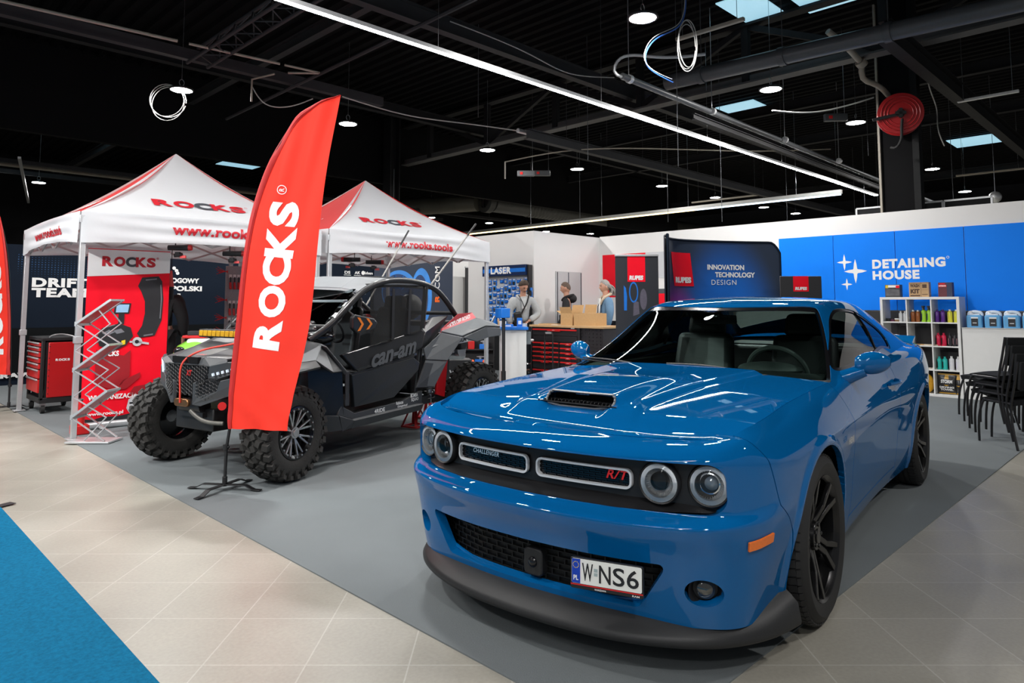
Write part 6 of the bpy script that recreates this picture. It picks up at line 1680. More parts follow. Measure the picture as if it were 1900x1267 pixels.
# ================================================================ pegboard of red tools in the first tent
t = thing('tool_rack', 'tall black rack of red hand tools behind the red flag', 'tool rack', (4.42, 10.55, 0), -.15)
MB().box((.55, .06, 1.0), (1.15, .03, 1.95)).box((.55, .06, .04), (1.15, .45, .06)).build('back_panel', mat('grey pegboard', (.30, .30, .31), .5, noise=.2, nscale=60), t, bevel=.004)
for z in (1.88, 1.45, 1.18, .98):
 mb = MB()
 for k in range(6): mb.tube([(-.01, .02-.045*k*.2, z+.03*math.sin(k*3)), (-.16-.02*(k % 3), -.04-.012*k, z+.02+.012*k*(-1)**k)], .004, 5)
 mb.build('side_hook', M_red, t)
def handtool(loc, kind, n):
 o = bpy.data.objects.new('hand_tool', None); COL.objects.link(o); o.location = loc; o.rotation_euler = (0, 0, -.15)
 tag(o, 'red and black hand tool hanging in a row on the black rack', 'tool', 'red hand tools hanging on the rack')
 MB().box((0, 0, .065), (.042, .004, .05)).build('hang_tag', M_whiteink, o); MB().tube([(0, -.01, .05), (0, -.012, -.04)], .011, 6).build('tool_shank', M_black, o); MB().tube([(-.004, -.012, -.03), (.006, -.014, -.135)], [.016, .020], 8).build('tool_handle', M_red, o); return o
R15 = rmat(0, 0, -.15); h0 = None
for r, z in enumerate((1.76, 1.36, 1.10, .72)):
 for k in range(9):
  p = np.array([4.42, 10.55, 0])+R15@np.array([.04+k*.06, .035, z])
  if h0 is None: h0 = handtool(p, 0, 0)
  else: dup(h0, p)
t = thing('boxed_tools', 'row of white tool cartons low on the black rack behind the flag', 'box', tuple(np.array([4.42, 10.55, 0])+R15@np.array([.30, .0, .86])), -.15)
MB().box((0, 0, 0), (.5, .06, .16)).build('carton', M_offwhite, t, bevel=.004)
for k in range(5): MB().box((-.2+k*.1, -.032, 0), (.07, .004, .09)).build('carton_label', M_redprint if k % 2 else M_greyink, t)
# lime green tool case lying behind the buggy hood
t = thing('green_machine', 'lime green and white machine with a black lens behind the buggy hood', 'machine', (3.06, 8.10, -.10), -.55)
MB().box((0, 0, .505), (.42, .30, .79)).build('machine_plinth', M_black, t, bevel=.01)
MB().lathe([(.0, .20), (.10, .19), (.20, .13), (.25, .03), (.25, 0)], (0, 0, .90), n=24).build('machine_cover', mat('lime plastic', (.22, .62, .06), .35, noise=.1), t); MB().box((.02, -.0, 1.06), (.22, .24, .10)).build('machine_top', M_offwhite, t, bevel=.03); MB().sphere((-.14, -.19, .98), (.06, .03, .05)).build('lens', M_blackgloss, t); MB().box((-.02, 0, 1.13), (.24, .16, .03)).build('red_tray', M_red, t, bevel=.006)
MB().box((.02, 0, 1.17), (.22, .14, .05)).build('black_block', M_black, t, bevel=.006)

# ================================================================ prints on the back wall behind the tents
def wallprint(name, m, fn, label=None, cat='print'):
 mb = MB(); fn(mb); return tag(mb.build(name, m, smooth=False), label, cat)
frB = plane_frame((0, 14.66, 0), (1, 0, 0), (0, 0, 1)); fB = lambda V_: frB(np.asarray(V_, float))
def drift(mb):
 put_text(mb, 'DRIFT', .88, .165, fB, (2.66, 1.70), 0, .05, 1.1); put_text(mb, 'TEAM', .86, .165, fB, (2.66, 1.52), 0, .05, 1.1)
wallprint('wall_lettering', M_whiteink, drift, 'bold white two-line lettering on the navy wall beside the tent pole', 'lettering')
wallprint('wall_lettering', M_whiteink, lambda mb: put_text(mb, 'BRAWO', .75, .085, plane_frame((0, 14.640, 0), (1, 0, 0), (0, 0, 1)), (2.16, .125), 0, .06), 'white capital lettering low on the black wall base', 'lettering')
wallprint('wall_lettering', M_whiteink, lambda mb: (put_text(mb, 'DROGOWY', .72, .105, fB, (4.82, 1.82), 0, .05), put_text(mb, 'POLSKI', .60, .105, fB, (5.00, 1.66), 0, .05), put_text(mb, '1', .06, .10, fB, (5.12, 1.51), 0, .05)), 'white two-line lettering on the navy wall behind the tent', 'lettering')
wallprint('wall_line', M_whiteink, lambda mb: mb.box((5.5, 14.655, .965), (13.0, .008, .018)), 'thin white stripe running along the navy wall', 'stripe')
def logos(mb):
 for k in range(4): put_text(mb, ['DS', 'AK', 'Software', 'Lumma'][k], [.16, .16, .24, .24][k], .07, fB, (8.95+[0, .28, .56, .95][k], 2.13), 0, .03)
 for k in range(2): put_poly(mb, rrect(.20, .012, .004, 2, 9.03+k*.28, 2.10), fB)
 put_poly(mb, circle2(.05, 16, 9.47, 2.165), fB); put_poly(mb, circle2(.05, 16, 9.86, 2.165), fB)
wallprint('sponsor_logos', M_whiteink, logos, 'row of small white sponsor logos on the navy wall', 'lettering')
wallprint('wall_mark', M_whiteink, lambda mb: [put_poly(mb, circle2(.035, 10, 5.06+.05*math.cos(k), 2.02+.05*k), fB) for k in range(3)], 'small white sprig emblem over the wall lettering', 'emblem')
t = thing('dot_pattern', 'blue halftone dots printed on the navy wall above the lettering', 'print', (0, 14.668, 0))
mb = MB()
for i in range(26):
 for j in range(14):
  r = .010*max(0, 1-abs(j-7+.3*(i-13))/8)
  if r > .002: put_poly(mb, circle2(r, 6, 2.45+i*.05, 1.72+j*.042), plane_frame((0, 0, 0), (1, 0, 0), (0, 0, 1)))
mb.build('dots', mat('blue dots', (.01, .07, .20), .5, noise=.1), t, smooth=False)
for a, x, z in ((.02, 3.36, 2.08), (.016, 3.2, 1.98), (.03, 3.28, 1.47), (.05, 2.42, 1.75)): pass
# tall print with blue wheels and a vertical web address
t = thing('wheel_poster', 'navy poster with big blue wheels behind the second tent', 'poster', (11.0, 14.64, 0))
MB().box((.05, 0, 1.38), (2.55, .02, 2.76)).build('poster_board', mat('navy poster', (.020, .030, .055), .5, noise=.05), t)
pf = plane_frame((-11.0, -.014, 0), (1, 0, 0), (0, 0, 1)); P0 = lambda o: plane_frame((-11.0, -.014-o, 0), (1, 0, 0), (0, 0, 1))
def ell(cx, cz, a, b, n=40): k = np.arange(n)*2*PI/n; return np.stack([cx+a*np.cos(k), cz+b*np.sin(k)], 1)
mb = MB(); put_poly(mb, ell(10.55, 1.72, .55, .55), P0(0)); put_poly(mb, ell(11.25, 1.6, .35, .75), P0(0)); mb.build('blue_rim', mat('poster blue', (.04, .22, .62), .5, noise=.3, nscale=4), t, smooth=False)
mb = MB(); put_poly(mb, ell(10.50, 1.70, .47, .47), P0(.002)); put_poly(mb, ell(11.20, 1.55, .27, .62), P0(.002)); mb.build('wheel_shade', mat('poster deep blue', (.02, .045, .13), .5, noise=.5, nscale=30), t, smooth=False)
mb = MB()
for k in range(11):
 a = k*2*PI/11; mb.bar((10.50-11.0+.1*math.cos(a), -.020, 1.70+.1*math.sin(a)), (10.50-11+.45*math.cos(a+.1), -.020, 1.70+.45*math.sin(a+.1)), .004, .05, up=(0, 1, 0))
mb.build('wheel_spokes', MATS['poster blue'], t, smooth=False)
mb = MB(); put_text(mb, 'R', .20, .16, lambda V_: P0(.004)(np.stack([11.86-V_[:, 1], 1.45+V_[:, 0]], 1)), (0, 0), 0, .05); put_text(mb, '.COM', .66, .17, lambda V_: P0(.004)(np.stack([11.86-V_[:, 1], 1.75+V_[:, 0]], 1)), (0, 0), 1, .01); mb.build('poster_lettering', [M_orange, M_whiteink], t, smooth=False)
t = thing('slim_banner', 'slim black banner with pale print beside the white wall', 'banner', (13.1, 14.45, 0))
MB().box((0, 0, 1.2), (.95, .02, 2.4)).build('banner_sheet', M_ink, t); MB().box((0, -.01, .03), (1.0, .12, .06)).box((0, 0, 2.41), (.97, .03, .03)).build('banner_base', M_alu, t)
mb = MB(); f3 = plane_frame((0, -.013, 0), (1, 0, 0), (0, 0, 1)); put_poly(mb, ell(-.2, 1.55, .11, .11), f3); put_poly(mb, [(-.24, 1.6), (-.16, 1.6), (-.16, 2.0), (-.24, 2.0)], f3); put_poly(mb, ell(.22, 1.45, .06, .09), f3); put_text(mb, 'www.software.pl', .7, .05, f3, (-.35, 2.2)); mb.build('banner_print', mat('grey print', (.16, .16, .19), .5, noise=.4, nscale=12), t, smooth=False)
mb = MB(); put_poly(mb, [(-.3, .75), (.3, .75), (.34, 1.0), (-.34, 1.0)], f3); mb.build('blue_print', M_blueplastic, t, smooth=False)
t = thing('fire_sign', 'small red fire extinguisher sign on the white wall', 'sign', (12.24, 14.745, 1.68)); MB().box((0, 0, 0), (.22, .01, .28)).build('sign_plate', M_red, t)
mb = MB(); f4 = plane_frame((0, -.007, 0), (1, 0, 0), (0, 0, 1)); put_poly(mb, [(-.07, -.09), (-.02, -.09), (-.02, .04), (-.07, .04)], f4); put_poly(mb, [(.02, .0), (.08, .0), (.08, .08), (.02, .08)], f4); mb.build('sign_symbol', M_whiteink, t, smooth=False)
# ================================================================ detailing stand on the white wall
M_blue = mat('bright blue panel', (.0, .20, .86), .6, noise=.03, nscale=3, spec=.2)
for k, (ya, yb) in enumerate([(5.52, 4.555), (4.55, 3.575), (3.57, 2.60), (2.595, 1.2)]):
 t = thing('wall_panel', ['blue wall panel behind the roof of the coupe', 'blue wall panel with the white star emblem', 'blue wall panel over the open shelf', 'plain blue wall panel over the canisters'][k], 'wall panel', (12.485, (ya+yb)/2, 0), 0, None)
 MB().box((0, 0, 1.94), (.02, abs(ya-yb)-.004, 1.30)).build('blue_board', M_blue, t, bevel=.002)
 MB().box((.002, 0, .64), (.02, abs(ya-yb)-.004, 1.28)).build('black_base', mat('charcoal panel', (.018, .018, .020), .5, noise=.08), t, bevel=.002)
fW = lambda off=0: plane_frame((12.474-off, 0, 0), (0, -1, 0), (0, 0, 1))
mb = MB(); put_text(mb, 'DETAILING', 1.07, .155, fW(), (-3.93, 1.985), 0, .05, 1.12); put_text(mb, 'HOUSE', .70, .150, fW(), (-3.93, 1.80), 0, .05, 1.12)
a_ = np.arange(14)*2*PI/14; c = np.array([-2.825, 2.13]); o = np.stack([np.cos(a_), np.sin(a_)], 1); mb.add(fW()(np.concatenate([c+o*.020, c+o*.014])), [[i, (i+1) % 14, 14+(i+1) % 14, 14+i] for i in range(14)])
tag(mb.build('wall_lettering', M_whiteink, smooth=False), 'heavy white two-line lettering on the blue panels', 'lettering')
mb = MB()
for cy, cz, r in ((-4.20, 1.955, .185), (-4.375, 2.115, .125), (-4.345, 1.735, .092)):
 p = []
 for q in range(4):
  a = q*PI/2; p.append((cy+r*math.cos(a), cz+r*1.12*math.sin(a)))
  for s in np.linspace(0.12, .88, 7):
   aa = a+s*PI/2; rr = r*(.27+.73*abs(2*s-1)**2.6)*.96; p.append((cy+rr*math.cos(aa), cz+rr*1.12*math.sin(aa)))
 put_poly(mb, p, fW())
tag(mb.build('star_emblem', M_whiteink, smooth=False), 'three white four-pointed stars on the blue panel', 'emblem')
# open cube shelf
sx, sy0, sy1, sh = 12.0, 2.60, 3.69, 1.50
t = thing('cube_shelf', 'white open cube shelf full of bottles before the blue panels', 'shelf', (sx, sy0, 0))
W_ = sy1-sy0; th = .038
MB().box((.19, th/2, sh/2), (.38, th, sh)).build('side_board', M_white, t, bevel=.002); MB().box((.19, W_-th/2, sh/2), (.38, th, sh)).build('side_board', M_white, t, bevel=.002)
MB().box((.19, W_/2, sh-th/2), (.38, W_-2*th, th)).build('top_board', M_white, t, bevel=.002); MB().box((.19, W_/2, th/2), (.38, W_-2*th, th)).build('bottom_board', M_white, t, bevel=.002)
ch = (sh-2*th)/4; cw = (W_-2*th)/3
for k in (1, 2, 3): MB().box((.19, W_/2, th+k*ch), (.37, W_-2*th, .018)).build('shelf_board', M_white, t, bevel=.001)
for k in (1, 2): MB().box((.192, th+k*cw, sh/2), (.37, .018, sh-2*th)).build('divider', M_white, t, bevel=.001)
# row r (0 top) floor height, column c (0 nearest the canisters)
def slot(r, c, u, d=.12): return (sx+d, sy0+th+c*cw+cw*(1-u), th+(3-r)*ch+.0095)
def bottle(loc, col, cap, label, h=.17, r=.030, group=None, kind='bottle', lab=None, trans=False, shoulder=.75, rz=0):
 t = thing('bottle', label, 'bottle', loc, rz, group)
 m = mat('bottle %s' % (col,), col, .25, coat=.3, noise=.08, nscale=20)
 prof = [(0, 0), (r*.92, 0), (r, .008), (r, h*shoulder), (r*.88, h*(shoulder+.06)), (r*.42, h*.88), (r*.40, h*.90), (0, h*.90)]
 MB().lathe(prof, n=20).build('bottle_body', m, t)
 cm = mat('cap %s' % (cap,), cap, .4, noise=.05)
 if kind == 'spray':
  mb = MB().lathe([(r*.45, h*.86), (r*.5, h*1.0), (r*.35, h*1.05), (0, h*1.05)], n=14).box((-r*.5, 0, h*1.10), (r*2.6, r*.9, h*.12)).box((-r*1.5, 0, h*.98), (r*.25, r*.5, h*.20), rmat(0, .4, 0)); mb.build('spray_head', cm, t, bevel=.002)
 else: MB().lathe([(r*.46, h*.87), (r*.46, h*.995), (r*.40, h), (0, h)], n=16).build('bottle_cap', cm, t)
 lm = mat('label %s' % ((lab or (.02, .02, .02)),), lab or (.02, .02, .02), .5, noise=.3, nscale=60)
 MB().lathe([(r*1.012, h*.16), (r*1.012, h*.62)], n=20, a0=PI-1.1, a1=PI+1.1).build('bottle_label', lm, t)
 return t
dk = (.015, .015, .017); wt = (.7, .7, .68)
def row(r, c, us, fn):
 for k, u in enumerate(us): fn(slot(r, c, u), k)
row(0, 2, (.66, .84), lambda p, k: bottle(p, (.55, .57, .58), wt, ['clear slim bottle in the top row next to the small tins', 'clear slim bottle at the divider of the top row'][k], .17, .026, lab=(.5, .5, .52)))
for k, u in enumerate((.14, .32, .50)):
 t = thing('wax_tin', ['small dark wax tin at the end of the top row', 'small dark wax tin between two others in the top row', 'small wax tin next to the clear bottles'][k], 'tin', slot(0, 2, u)); MB().cyl((0, 0, 0), (0, 0, .040), .036, n=24).build('tin_body', mat('tin %d' % k, [(.02, .02, .02), (.10, .02, .05), (.25, .16, .08)][k], .35, noise=.2, nscale=50), t, bevel=.003); MB().cyl((0, 0, .040), (0, 0, .056), .038, n=24).build('tin_lid', M_black if k < 2 else M_offwhite, t, bevel=.003)
row(0, 1, (.18, .38), lambda p, k: bottle(p, (.28, .085, .02), wt, ['amber bottle with a white cap beside the divider', 'amber bottle with a white cap next to the lime sprayers'][k], .19, .032, lab=(.24, .07, .02)))
row(0, 1, (.62, .84), lambda p, k: bottle(p, (.32, .62, .03), dk, ['lime green spray bottle next to the amber bottles', 'lime green spray bottle at the right divider'.replace('right divider', 'divider near the purple bottles')][k], .22, .034, kind='spray', lab=(.03, .06, .10)))
row(0, 0, (.16, .38), lambda p, k: bottle(p, (.085, .015, .22), (.05, .01, .14), ['purple bottle next to the divider of the top row', 'purple bottle beside the yellow bottles'][k], .20, .034, lab=(.03, .01, .07)))
row(0, 0, (.66, .90), lambda p, k: bottle(p, (.62, .60, .04), wt, ['yellow bottle with a white cap beside the purple ones', 'yellow bottle with a white cap against the shelf side'][k], .20, .034, lab=(.50, .47, .10)))
row(1, 0, (.16, .38), lambda p, k: bottle(p, (.62, .012, .06), (.50, .01, .05), ['crimson bottle beside the divider of the second row', 'crimson bottle next to the black bottles'][k], .20, .034, lab=dk))
row(1, 0, (.62, .80, .94), lambda p, k: bottle(p, (.018, .018, .022), dk, ['black bottle with a pale label next to the crimson bottles', 'black bottle in the middle of the black group', 'black bottle hidden against the shelf side'][k], .20, .028, lab=(.28, .16, .18)))
row(2, 0, (.16, .38), lambda p, k: bottle(p, (.02, .48, .42), (.02, .42, .38), ['turquoise bottle beside the divider of the third row', 'turquoise bottle next to the white bottles'][k], .20, .034, lab=dk))
row(2, 0, (.64, .90), lambda p, k: bottle(p, (.66, .66, .68), wt, ['white bottle with purple foot beside the turquoise ones', 'white bottle with purple foot against the shelf side'][k], .21, .034, lab=(.55, .52, .62)))
def pads(loc, lb, col, n):
 t = thing('applicator_pads', lb, 'cleaning pads', loc)
 for k in range(n): MB().lathe([(0, 0), (.042, 0), (.048, .010), (.042, .022), (0, .024)], (.0, -.11+k*.072, 0), n=18).build('pad', mat('pad %s' % (col,), col, .8, noise=.15, nscale=40), t)
pads(slot(1, 1, .22), 'tan applicator pads lying in the second row', (.50, .30, .12), 2); pads(slot(1, 1, .74), 'cream applicator pads lying next to the tan ones', (.60, .50, .38), 3); pads(slot(2, 1, .62), 'cream applicator pads in the third row behind the coupe tail', (.62, .56, .48), 4)
t = thing('yellow_pack', 'bulging yellow plastic pack in the bottom row of the shelf', 'pack', slot(3, 1, .62)); MB().sphere((0, 0, .14), (.08, .10, .15), 18, 12).sphere((-.03, .03, .22), (.05, .07, .07), 14, 10).build('pack_body', mat('yellow pack film', (.70, .36, .01), .3, noise=.25, nscale=25, coat=.4), t); MB().box((-.078, -.01, .12), (.01, .06, .06)).build('pack_label', M_greyink, t)
def pouch(loc, lb, w_, rz=0, text=True):
 t = thing('towel_pouch', lb, 'pouch', loc, rz)
 P_ = np.array([[[-.045*math.sin(PI*min(1, v*1.1))*math.sin(PI*u)**.6, (u-.5)*w_, .002+v*.305] for v in np.linspace(0, 1, 14)] for u in np.linspace(0, 1, 16)])
 Q_ = P_*np.array([-1, 1, 1])+np.array([.002, 0, 0])
 MB().grid(P_).grid(Q_, flip=True).build('pouch_body', mat('black pouch film', (.02, .02, .021), .3, noise=.1, coat=.3), t)
 def on(V_):
  V_ = np.asarray(V_, float); u = .5-V_[:, 0]/w_; v = V_[:, 1]/.305
  return np.stack([-.045*np.sin(PI*np.clip(v*1.1, 0, 1))*np.clip(np.sin(PI*u), 0, 1)**.6-.003, (u-.5)*w_, .002+V_[:, 1]], 1)
 if text:
  mb = MB(); put_text(mb, 'STORM', .15, .05, on, (-.075, .16), 0, .04, sub=.03); put_text(mb, 'DRYING', .19, .028, on, (-.095, .085), 0, .05, sub=.03); put_text(mb, 'TOWEL', .17, .028, on, (-.085, .050), 0, .05, sub=.03); mb.build('pouch_lettering', M_whiteink, t, smooth=False)
 mb = MB()
 put_poly(mb, [(-w_*.48, .282), (w_*.48, .282), (w_*.48, .300), (-w_*.48, .300)], on, sub=.03); put_poly(mb, [(-.03, .22), (.03, .22), (.02, .285), (-.02, .285)], on, sub=.03); put_poly(mb, [(-.035, .135), (.035, .135), (.0, .118)], on, sub=.03); put_poly(mb, [(-w_*.45, .004), (w_*.45, .004), (w_*.45, .018), (-w_*.45, .018)], on, sub=.03)
 mb.build('pouch_trim', mat('gold print', (.60, .33, .03), .4, noise=.1), t, smooth=False)
pouch(slot(3, 0, .42), 'black drying towel pouch with white and gold print in the bottom row', .24); pouch(slot(3, 0, .90, .10), 'narrow black and gold pouch squeezed against the shelf side', .08, 0, False)
# three cartons on the shelf
def carton(y0, y1, h, lb, col, side, kind):
 t = thing('carton', lb, 'box', (12.08, (y0+y1)/2, sh)); w_ = abs(y1-y0)
 MB().box((.06, 0, h/2), (.12, w_, h)).build('carton_body', mat('carton %s' % (col,), col, .5, noise=.15, nscale=30), t, bevel=.002)
 f5 = lambda o=0: (lambda V_: np.stack([np.full(len(V_), -.0015-o), w_/2-np.asarray(V_)[:, 0]*w_, np.asarray(V_)[:, 1]*h], 1))
 if kind == 0:
  mb = MB(); put_poly(mb, [(.05, .78), (.95, .78), (.95, .96), (.05, .96)], f5()); mb.build('top_print', M_offwhite, t, smooth=False)
  mb = MB(); put_poly(mb, [(.04, .74), (.22, .74), (.22, .96), (.04, .96)], f5(.001)); mb.build('yellow_print', mat('carton yellow', (.7, .5, .02), .5, noise=.1), t, smooth=False)
  mb = MB(); put_poly(mb, [(.72, .74), (.96, .74), (.96, .93), (.72, .93)], f5(.001)); mb.build('red_print', M_redprint, t, smooth=False)
  mb = MB(); put_poly(mb, [(.05, .15), (.95, .15), (.95, .62), (.05, .70)], f5()); mb.build('photo_print', mat('grey photo print', (.09, .09, .10), .5, noise=.7, nscale=18), t, smooth=False)
 elif kind == 1:
  mb = MB(); put_text(mb, 'WASH', .48, .24, f5(), (.06, .66), 0, .05); put_text(mb, 'KIT', .46, .30, f5(), (.08, .26), 0, .06); put_poly(mb, [(.06, .08), (.56, .08), (.56, .16), (.06, .16)], f5()); put_poly(mb, [(.605, .0), (.618, 0), (.618, 1), (.605, 1)], f5()); put_poly(mb, [(.62, .49), (.98, .49), (.98, .50), (.62, .50)], f5()); put_poly(mb, [(.68, .62), (.90, .62), (.90, .86), (.68, .86)], f5()); put_poly(mb, [(.66, .18), (.94, .18), (.94, .22), (.66, .22)], f5()); put_poly(mb, [(.02, .94), (.98, .94), (.98, .965), (.02, .965)], f5())
  mb.build('carton_print', mat('brown print', (.07, .035, .02), .6, noise=.15), t, smooth=False)
 else:
  mb = MB(); put_poly(mb, [(.62, .0), (1, .0), (1, 1), (.62, 1)], f5()); mb.build('side_print', mat('navy carton', (.015, .025, .07), .5, noise=.2, nscale=40), t, smooth=False)
  mb = MB(); put_poly(mb, [(.05, .70), (.60, .70), (.60, .84), (.05, .84)], f5()); put_poly(mb, [(.1, .88), (.5, .88), (.5, .94), (.1, .94)], f5()); mb.build('red_print', M_redprint, t, smooth=False)
  mb = MB(); put_text(mb, 'INTERIOR', .52, .10, f5(.001), (.06, .72), 0, .03); mb.build('carton_lettering', M_offwhite, t, smooth=False)
carton(3.41, 3.63, .205, 'dark kit carton with a photo print on top of the shelf', (.03, .03, .034), None, 0)
carton(3.01, 3.285, .235, 'brown kraft wash kit carton in the middle of the shelf top', (.46, .29, .14), None, 1)
carton(2.70, 2.885, .225, 'dark red and navy carton at the canister end of the shelf top', (.10, .012, .02), None, 2)
# white counter with blue canisters
t = thing('counter', 'long white counter beside the cube shelf', 'counter', (12.0, 2.585, 0))
MB().box((.22, -2.0, .52), (.42, 4.0, 1.04)).build('counter_body', M_white, t, bevel=.003); MB().box((.215, -2.0, 1.0425), (.44, 4.0, .006)).build('counter_top', M_white, t)
def canister(y, lb):
 t = thing('canister', lb, 'canister', (12.12, y, 1.0458), 0, None); m = mat('pale blue canister', (.10, .34, .62), .35, noise=.05, coat=.2)
 MB().prism(rrect(.165, .155, .03, 4), .185, (0, 0, 0)).add(np.array([[-.0775, -.0825, .185], [.0775, -.0825, .185], [.0775, .0825, .185], [-.0775, .0825, .185], [-.05, -.06, .215], [.05, -.06, .215], [.05, .07, .215], [-.05, .07, .215]]), [[0, 1, 5, 4], [1, 2, 6, 5], [2, 3, 7, 6], [3, 0, 4, 7], [4, 5, 6, 7]]).build('canister_body', m, t, angle=50) if False else MB().box((0, 0, .095), (.155, .20, .19)).build('canister_body', m, t, bevel=.022, seg=3)
 mb = MB().tube(path([(0, .075, .17), (0, .07, .225), (0, .03, .238), (0, -.03, .238), (0, -.080, .215), (0, -.085, .17)], 20), .021, 10); mb.box((0, 0, .195), (.10, .14, .035)).build('canister_handle', mat('white canister top', (.62, .70, .78), .35, noise=.03), t, bevel=.01); MB().cyl((0, .05, .20), (0, .05, .250), .026, n=16).build('canister_cap', M_offwhite, t, bevel=.003)
 MB().box((-.0785, -.005, .085), (.002, .085, .11)).build('canister_label', M_ink, t); MB().box((-.0785, -.005, .15), (.002, .09, .02)).build('label_head', M_offwhite, t); MB().box((-.0798, -.005, .075), (.001, .05, .012)).build('label_print', M_alu, t)
for k, y in enumerate((2.43, 2.205, 1.98, 1.755, 1.53)): canister(y, ['pale blue canister closest to the cube shelf', 'second pale blue canister from the cube shelf', 'third pale blue canister from the cube shelf', 'fourth pale blue canister from the cube shelf', 'fifth pale blue canister from the cube shelf'][k])

# stacked chairs
M_seat = mat('black chair fabric', (.008, .009, .010), .9, noise=.2, nscale=60, bump=.15, bscale=300, spec=.2)
M_cf = mat('black chair frame', (.010, .010, .011), .35, noise=.1)
def make_chair(label):
 c = thing('stacking_chair', label, 'chair', (0, 0, 0))
 S = np.array([[[-.22+.44*u, -.235+.47*v, .455+.020*math.sin(PI*v)-.035*max(0, (.25-u)*4)**2*.5+.0*u] for v in np.linspace(0, 1, 9)] for u in np.linspace(0, 1, 10)])
 MB().sheet(S, .045).build('seat', M_seat, c, bevel=.015)
 B = np.array([[[.265+.04*v+.02*math.sin(PI*u), -.225+.45*u, .57+.27*v] for v in np.linspace(0, 1, 8)] for u in np.linspace(0, 1, 9)])
 MB().sheet(B[::-1], .035).build('backrest', M_seat, c, bevel=.012)
 for s in (1, -1):
  MB().tube(path([(-.235, s*.255, .0), (-.175, s*.245, .40), (-.16, s*.24, .432)], 10), .0115, 8).build('front_leg', M_cf, c)
  MB().tube(path([(.27, s*.255, .0), (.205, s*.245, .43), (.235, s*.235, .58), (.295, s*.225, .84)], 16), .0115, 8).build('rear_leg', M_cf, c)
  MB().tube([(-.16, s*.24, .430), (.205, s*.245, .430)], .0115, 8).build('side_rail', M_cf, c)
 MB().tube([(-.13, -.24, .425), (-.13, .24, .425)], .010, 8).tube([(.2, -.245, .425), (.2, .245, .425)], .010, 8).build('cross_rail', M_cf, c)
 return c
def stack(base, rz, labels, first=None, step=(.05, .075)):
 global CH0
 for k, lb in enumerate(labels):
  d = np.array([-math.cos(rz), -math.sin(rz), 0])
  loc = np.array(base)+d*step[0]*k+np.array([0, 0, step[1]*k])
  if CH0 is None: CH0 = make_chair(lb); c = CH0; c.location = loc; c.rotation_euler = (0, 0, rz)
  else: dup(CH0, loc, rz, lb)
CH0 = None
stack((9.15, 1.62, .007), math.radians(-56), ['lowest black stacking chair of the stack seen from its side', 'middle black stacking chair of the stack seen from its side', 'topmost black stacking chair of the stack seen from its side'])
stack((8.50, 1.37, .007), math.radians(228), ['lowest black chair of the stack whose backrests face the coupe', 'second black chair up in the stack with facing backrests', 'third black chair up in the stack with facing backrests', 'topmost black chair of the stack with facing backrests'])

# ================================================================ curved display wall, roll-ups
pts = np.array([(7.90, 4.99), (8.20, 5.20), (8.65, 5.33), (9.20, 5.16), (9.75, 4.85), (10.20, 4.50)])
cv = path(np.c_[pts, np.zeros(6)], 50)[:, :2]; dcv = np.r_[0, np.cumsum(np.linalg.norm(np.diff(cv, axis=0), axis=1))]; Lc_ = dcv[-1]
t = thing('curved_display', 'curved fabric display wall printed in navy, blue and red behind the coupe', 'display wall', (0, 0, 0))
def cvp(s, z, off=0.0):
 s = np.asarray(s, float); z = np.asarray(z, float); x = np.interp(s, dcv, cv[:, 0]); y = np.interp(s, dcv, cv[:, 1])
 tx = np.gradient(cv, axis=0); nx = np.interp(s, dcv, tx[:, 1]); ny = np.interp(s, dcv, -tx[:, 0]); l = np.hypot(nx, ny)
 return np.stack([x+nx/l*off*-1*-1, y+ny/l*off, z], -1)
def display_mat():
 m = bpy.data.materials.new('display print'); m.use_nodes = True; nt = m.node_tree; b = nt.nodes['Principled BSDF']; b.inputs['Roughness'].default_value = .6
 uv = nt.nodes.new('ShaderNodeUVMap'); sp = nt.nodes.new('ShaderNodeSeparateXYZ'); nt.links.new(uv.outputs[0], sp.inputs[0])
 def blob(cx, cy, ax, ay):
  s1 = nt.nodes.new('ShaderNodeVectorMath'); s1.operation = 'SUBTRACT'; nt.links.new(uv.outputs[0], s1.inputs[0]); s1.inputs[1].default_value = (cx, cy, 0)
  s2 = nt.nodes.new('ShaderNodeVectorMath'); s2.operation = 'MULTIPLY'; nt.links.new(s1.outputs[0], s2.inputs[0]); s2.inputs[1].default_value = (1/ax, 1/ay, 0)
  ln = nt.nodes.new('ShaderNodeVectorMath'); ln.operation = 'LENGTH'; nt.links.new(s2.outputs[0], ln.inputs[0])
  mr = nt.nodes.new('ShaderNodeMapRange'); mr.interpolation_type = 'SMOOTHSTEP'; mr.inputs[1].default_value = .45; mr.inputs[2].default_value = 1.15; mr.inputs[3].default_value = 1; mr.inputs[4].default_value = 0
  nt.links.new(ln.outputs[1], mr.inputs[0]); return mr
 def mixc(a, bcol, f):
  mx = nt.nodes.new('ShaderNodeMix'); mx.data_type = 'RGBA'; nt.links.new(f.outputs[0], mx.inputs[0])
  if isinstance(a, tuple): mx.inputs[6].default_value = (*a, 1)
  else: nt.links.new(a.outputs[2], mx.inputs[6])
  mx.inputs[7].default_value = (*bcol, 1); return mx
 c = mixc((.016, .028, .055), (.0, .12, .52), blob(.66, .40, .33, .62)); c = mixc(c, (.24, .02, .30), blob(.30, .42, .20, .32)); c = mixc(c, (.62, .0, .10), blob(.24, .38, .15, .26)); c = mixc(c, (.72, .015, .02), blob(.17, .40, .10, .26))
 nt.links.new(c.outputs[2], b.inputs['Base Color']); return m
S_, Z_ = np.meshgrid(np.linspace(0, Lc_, 60), np.linspace(.02, 2.32, 24), indexing='ij')
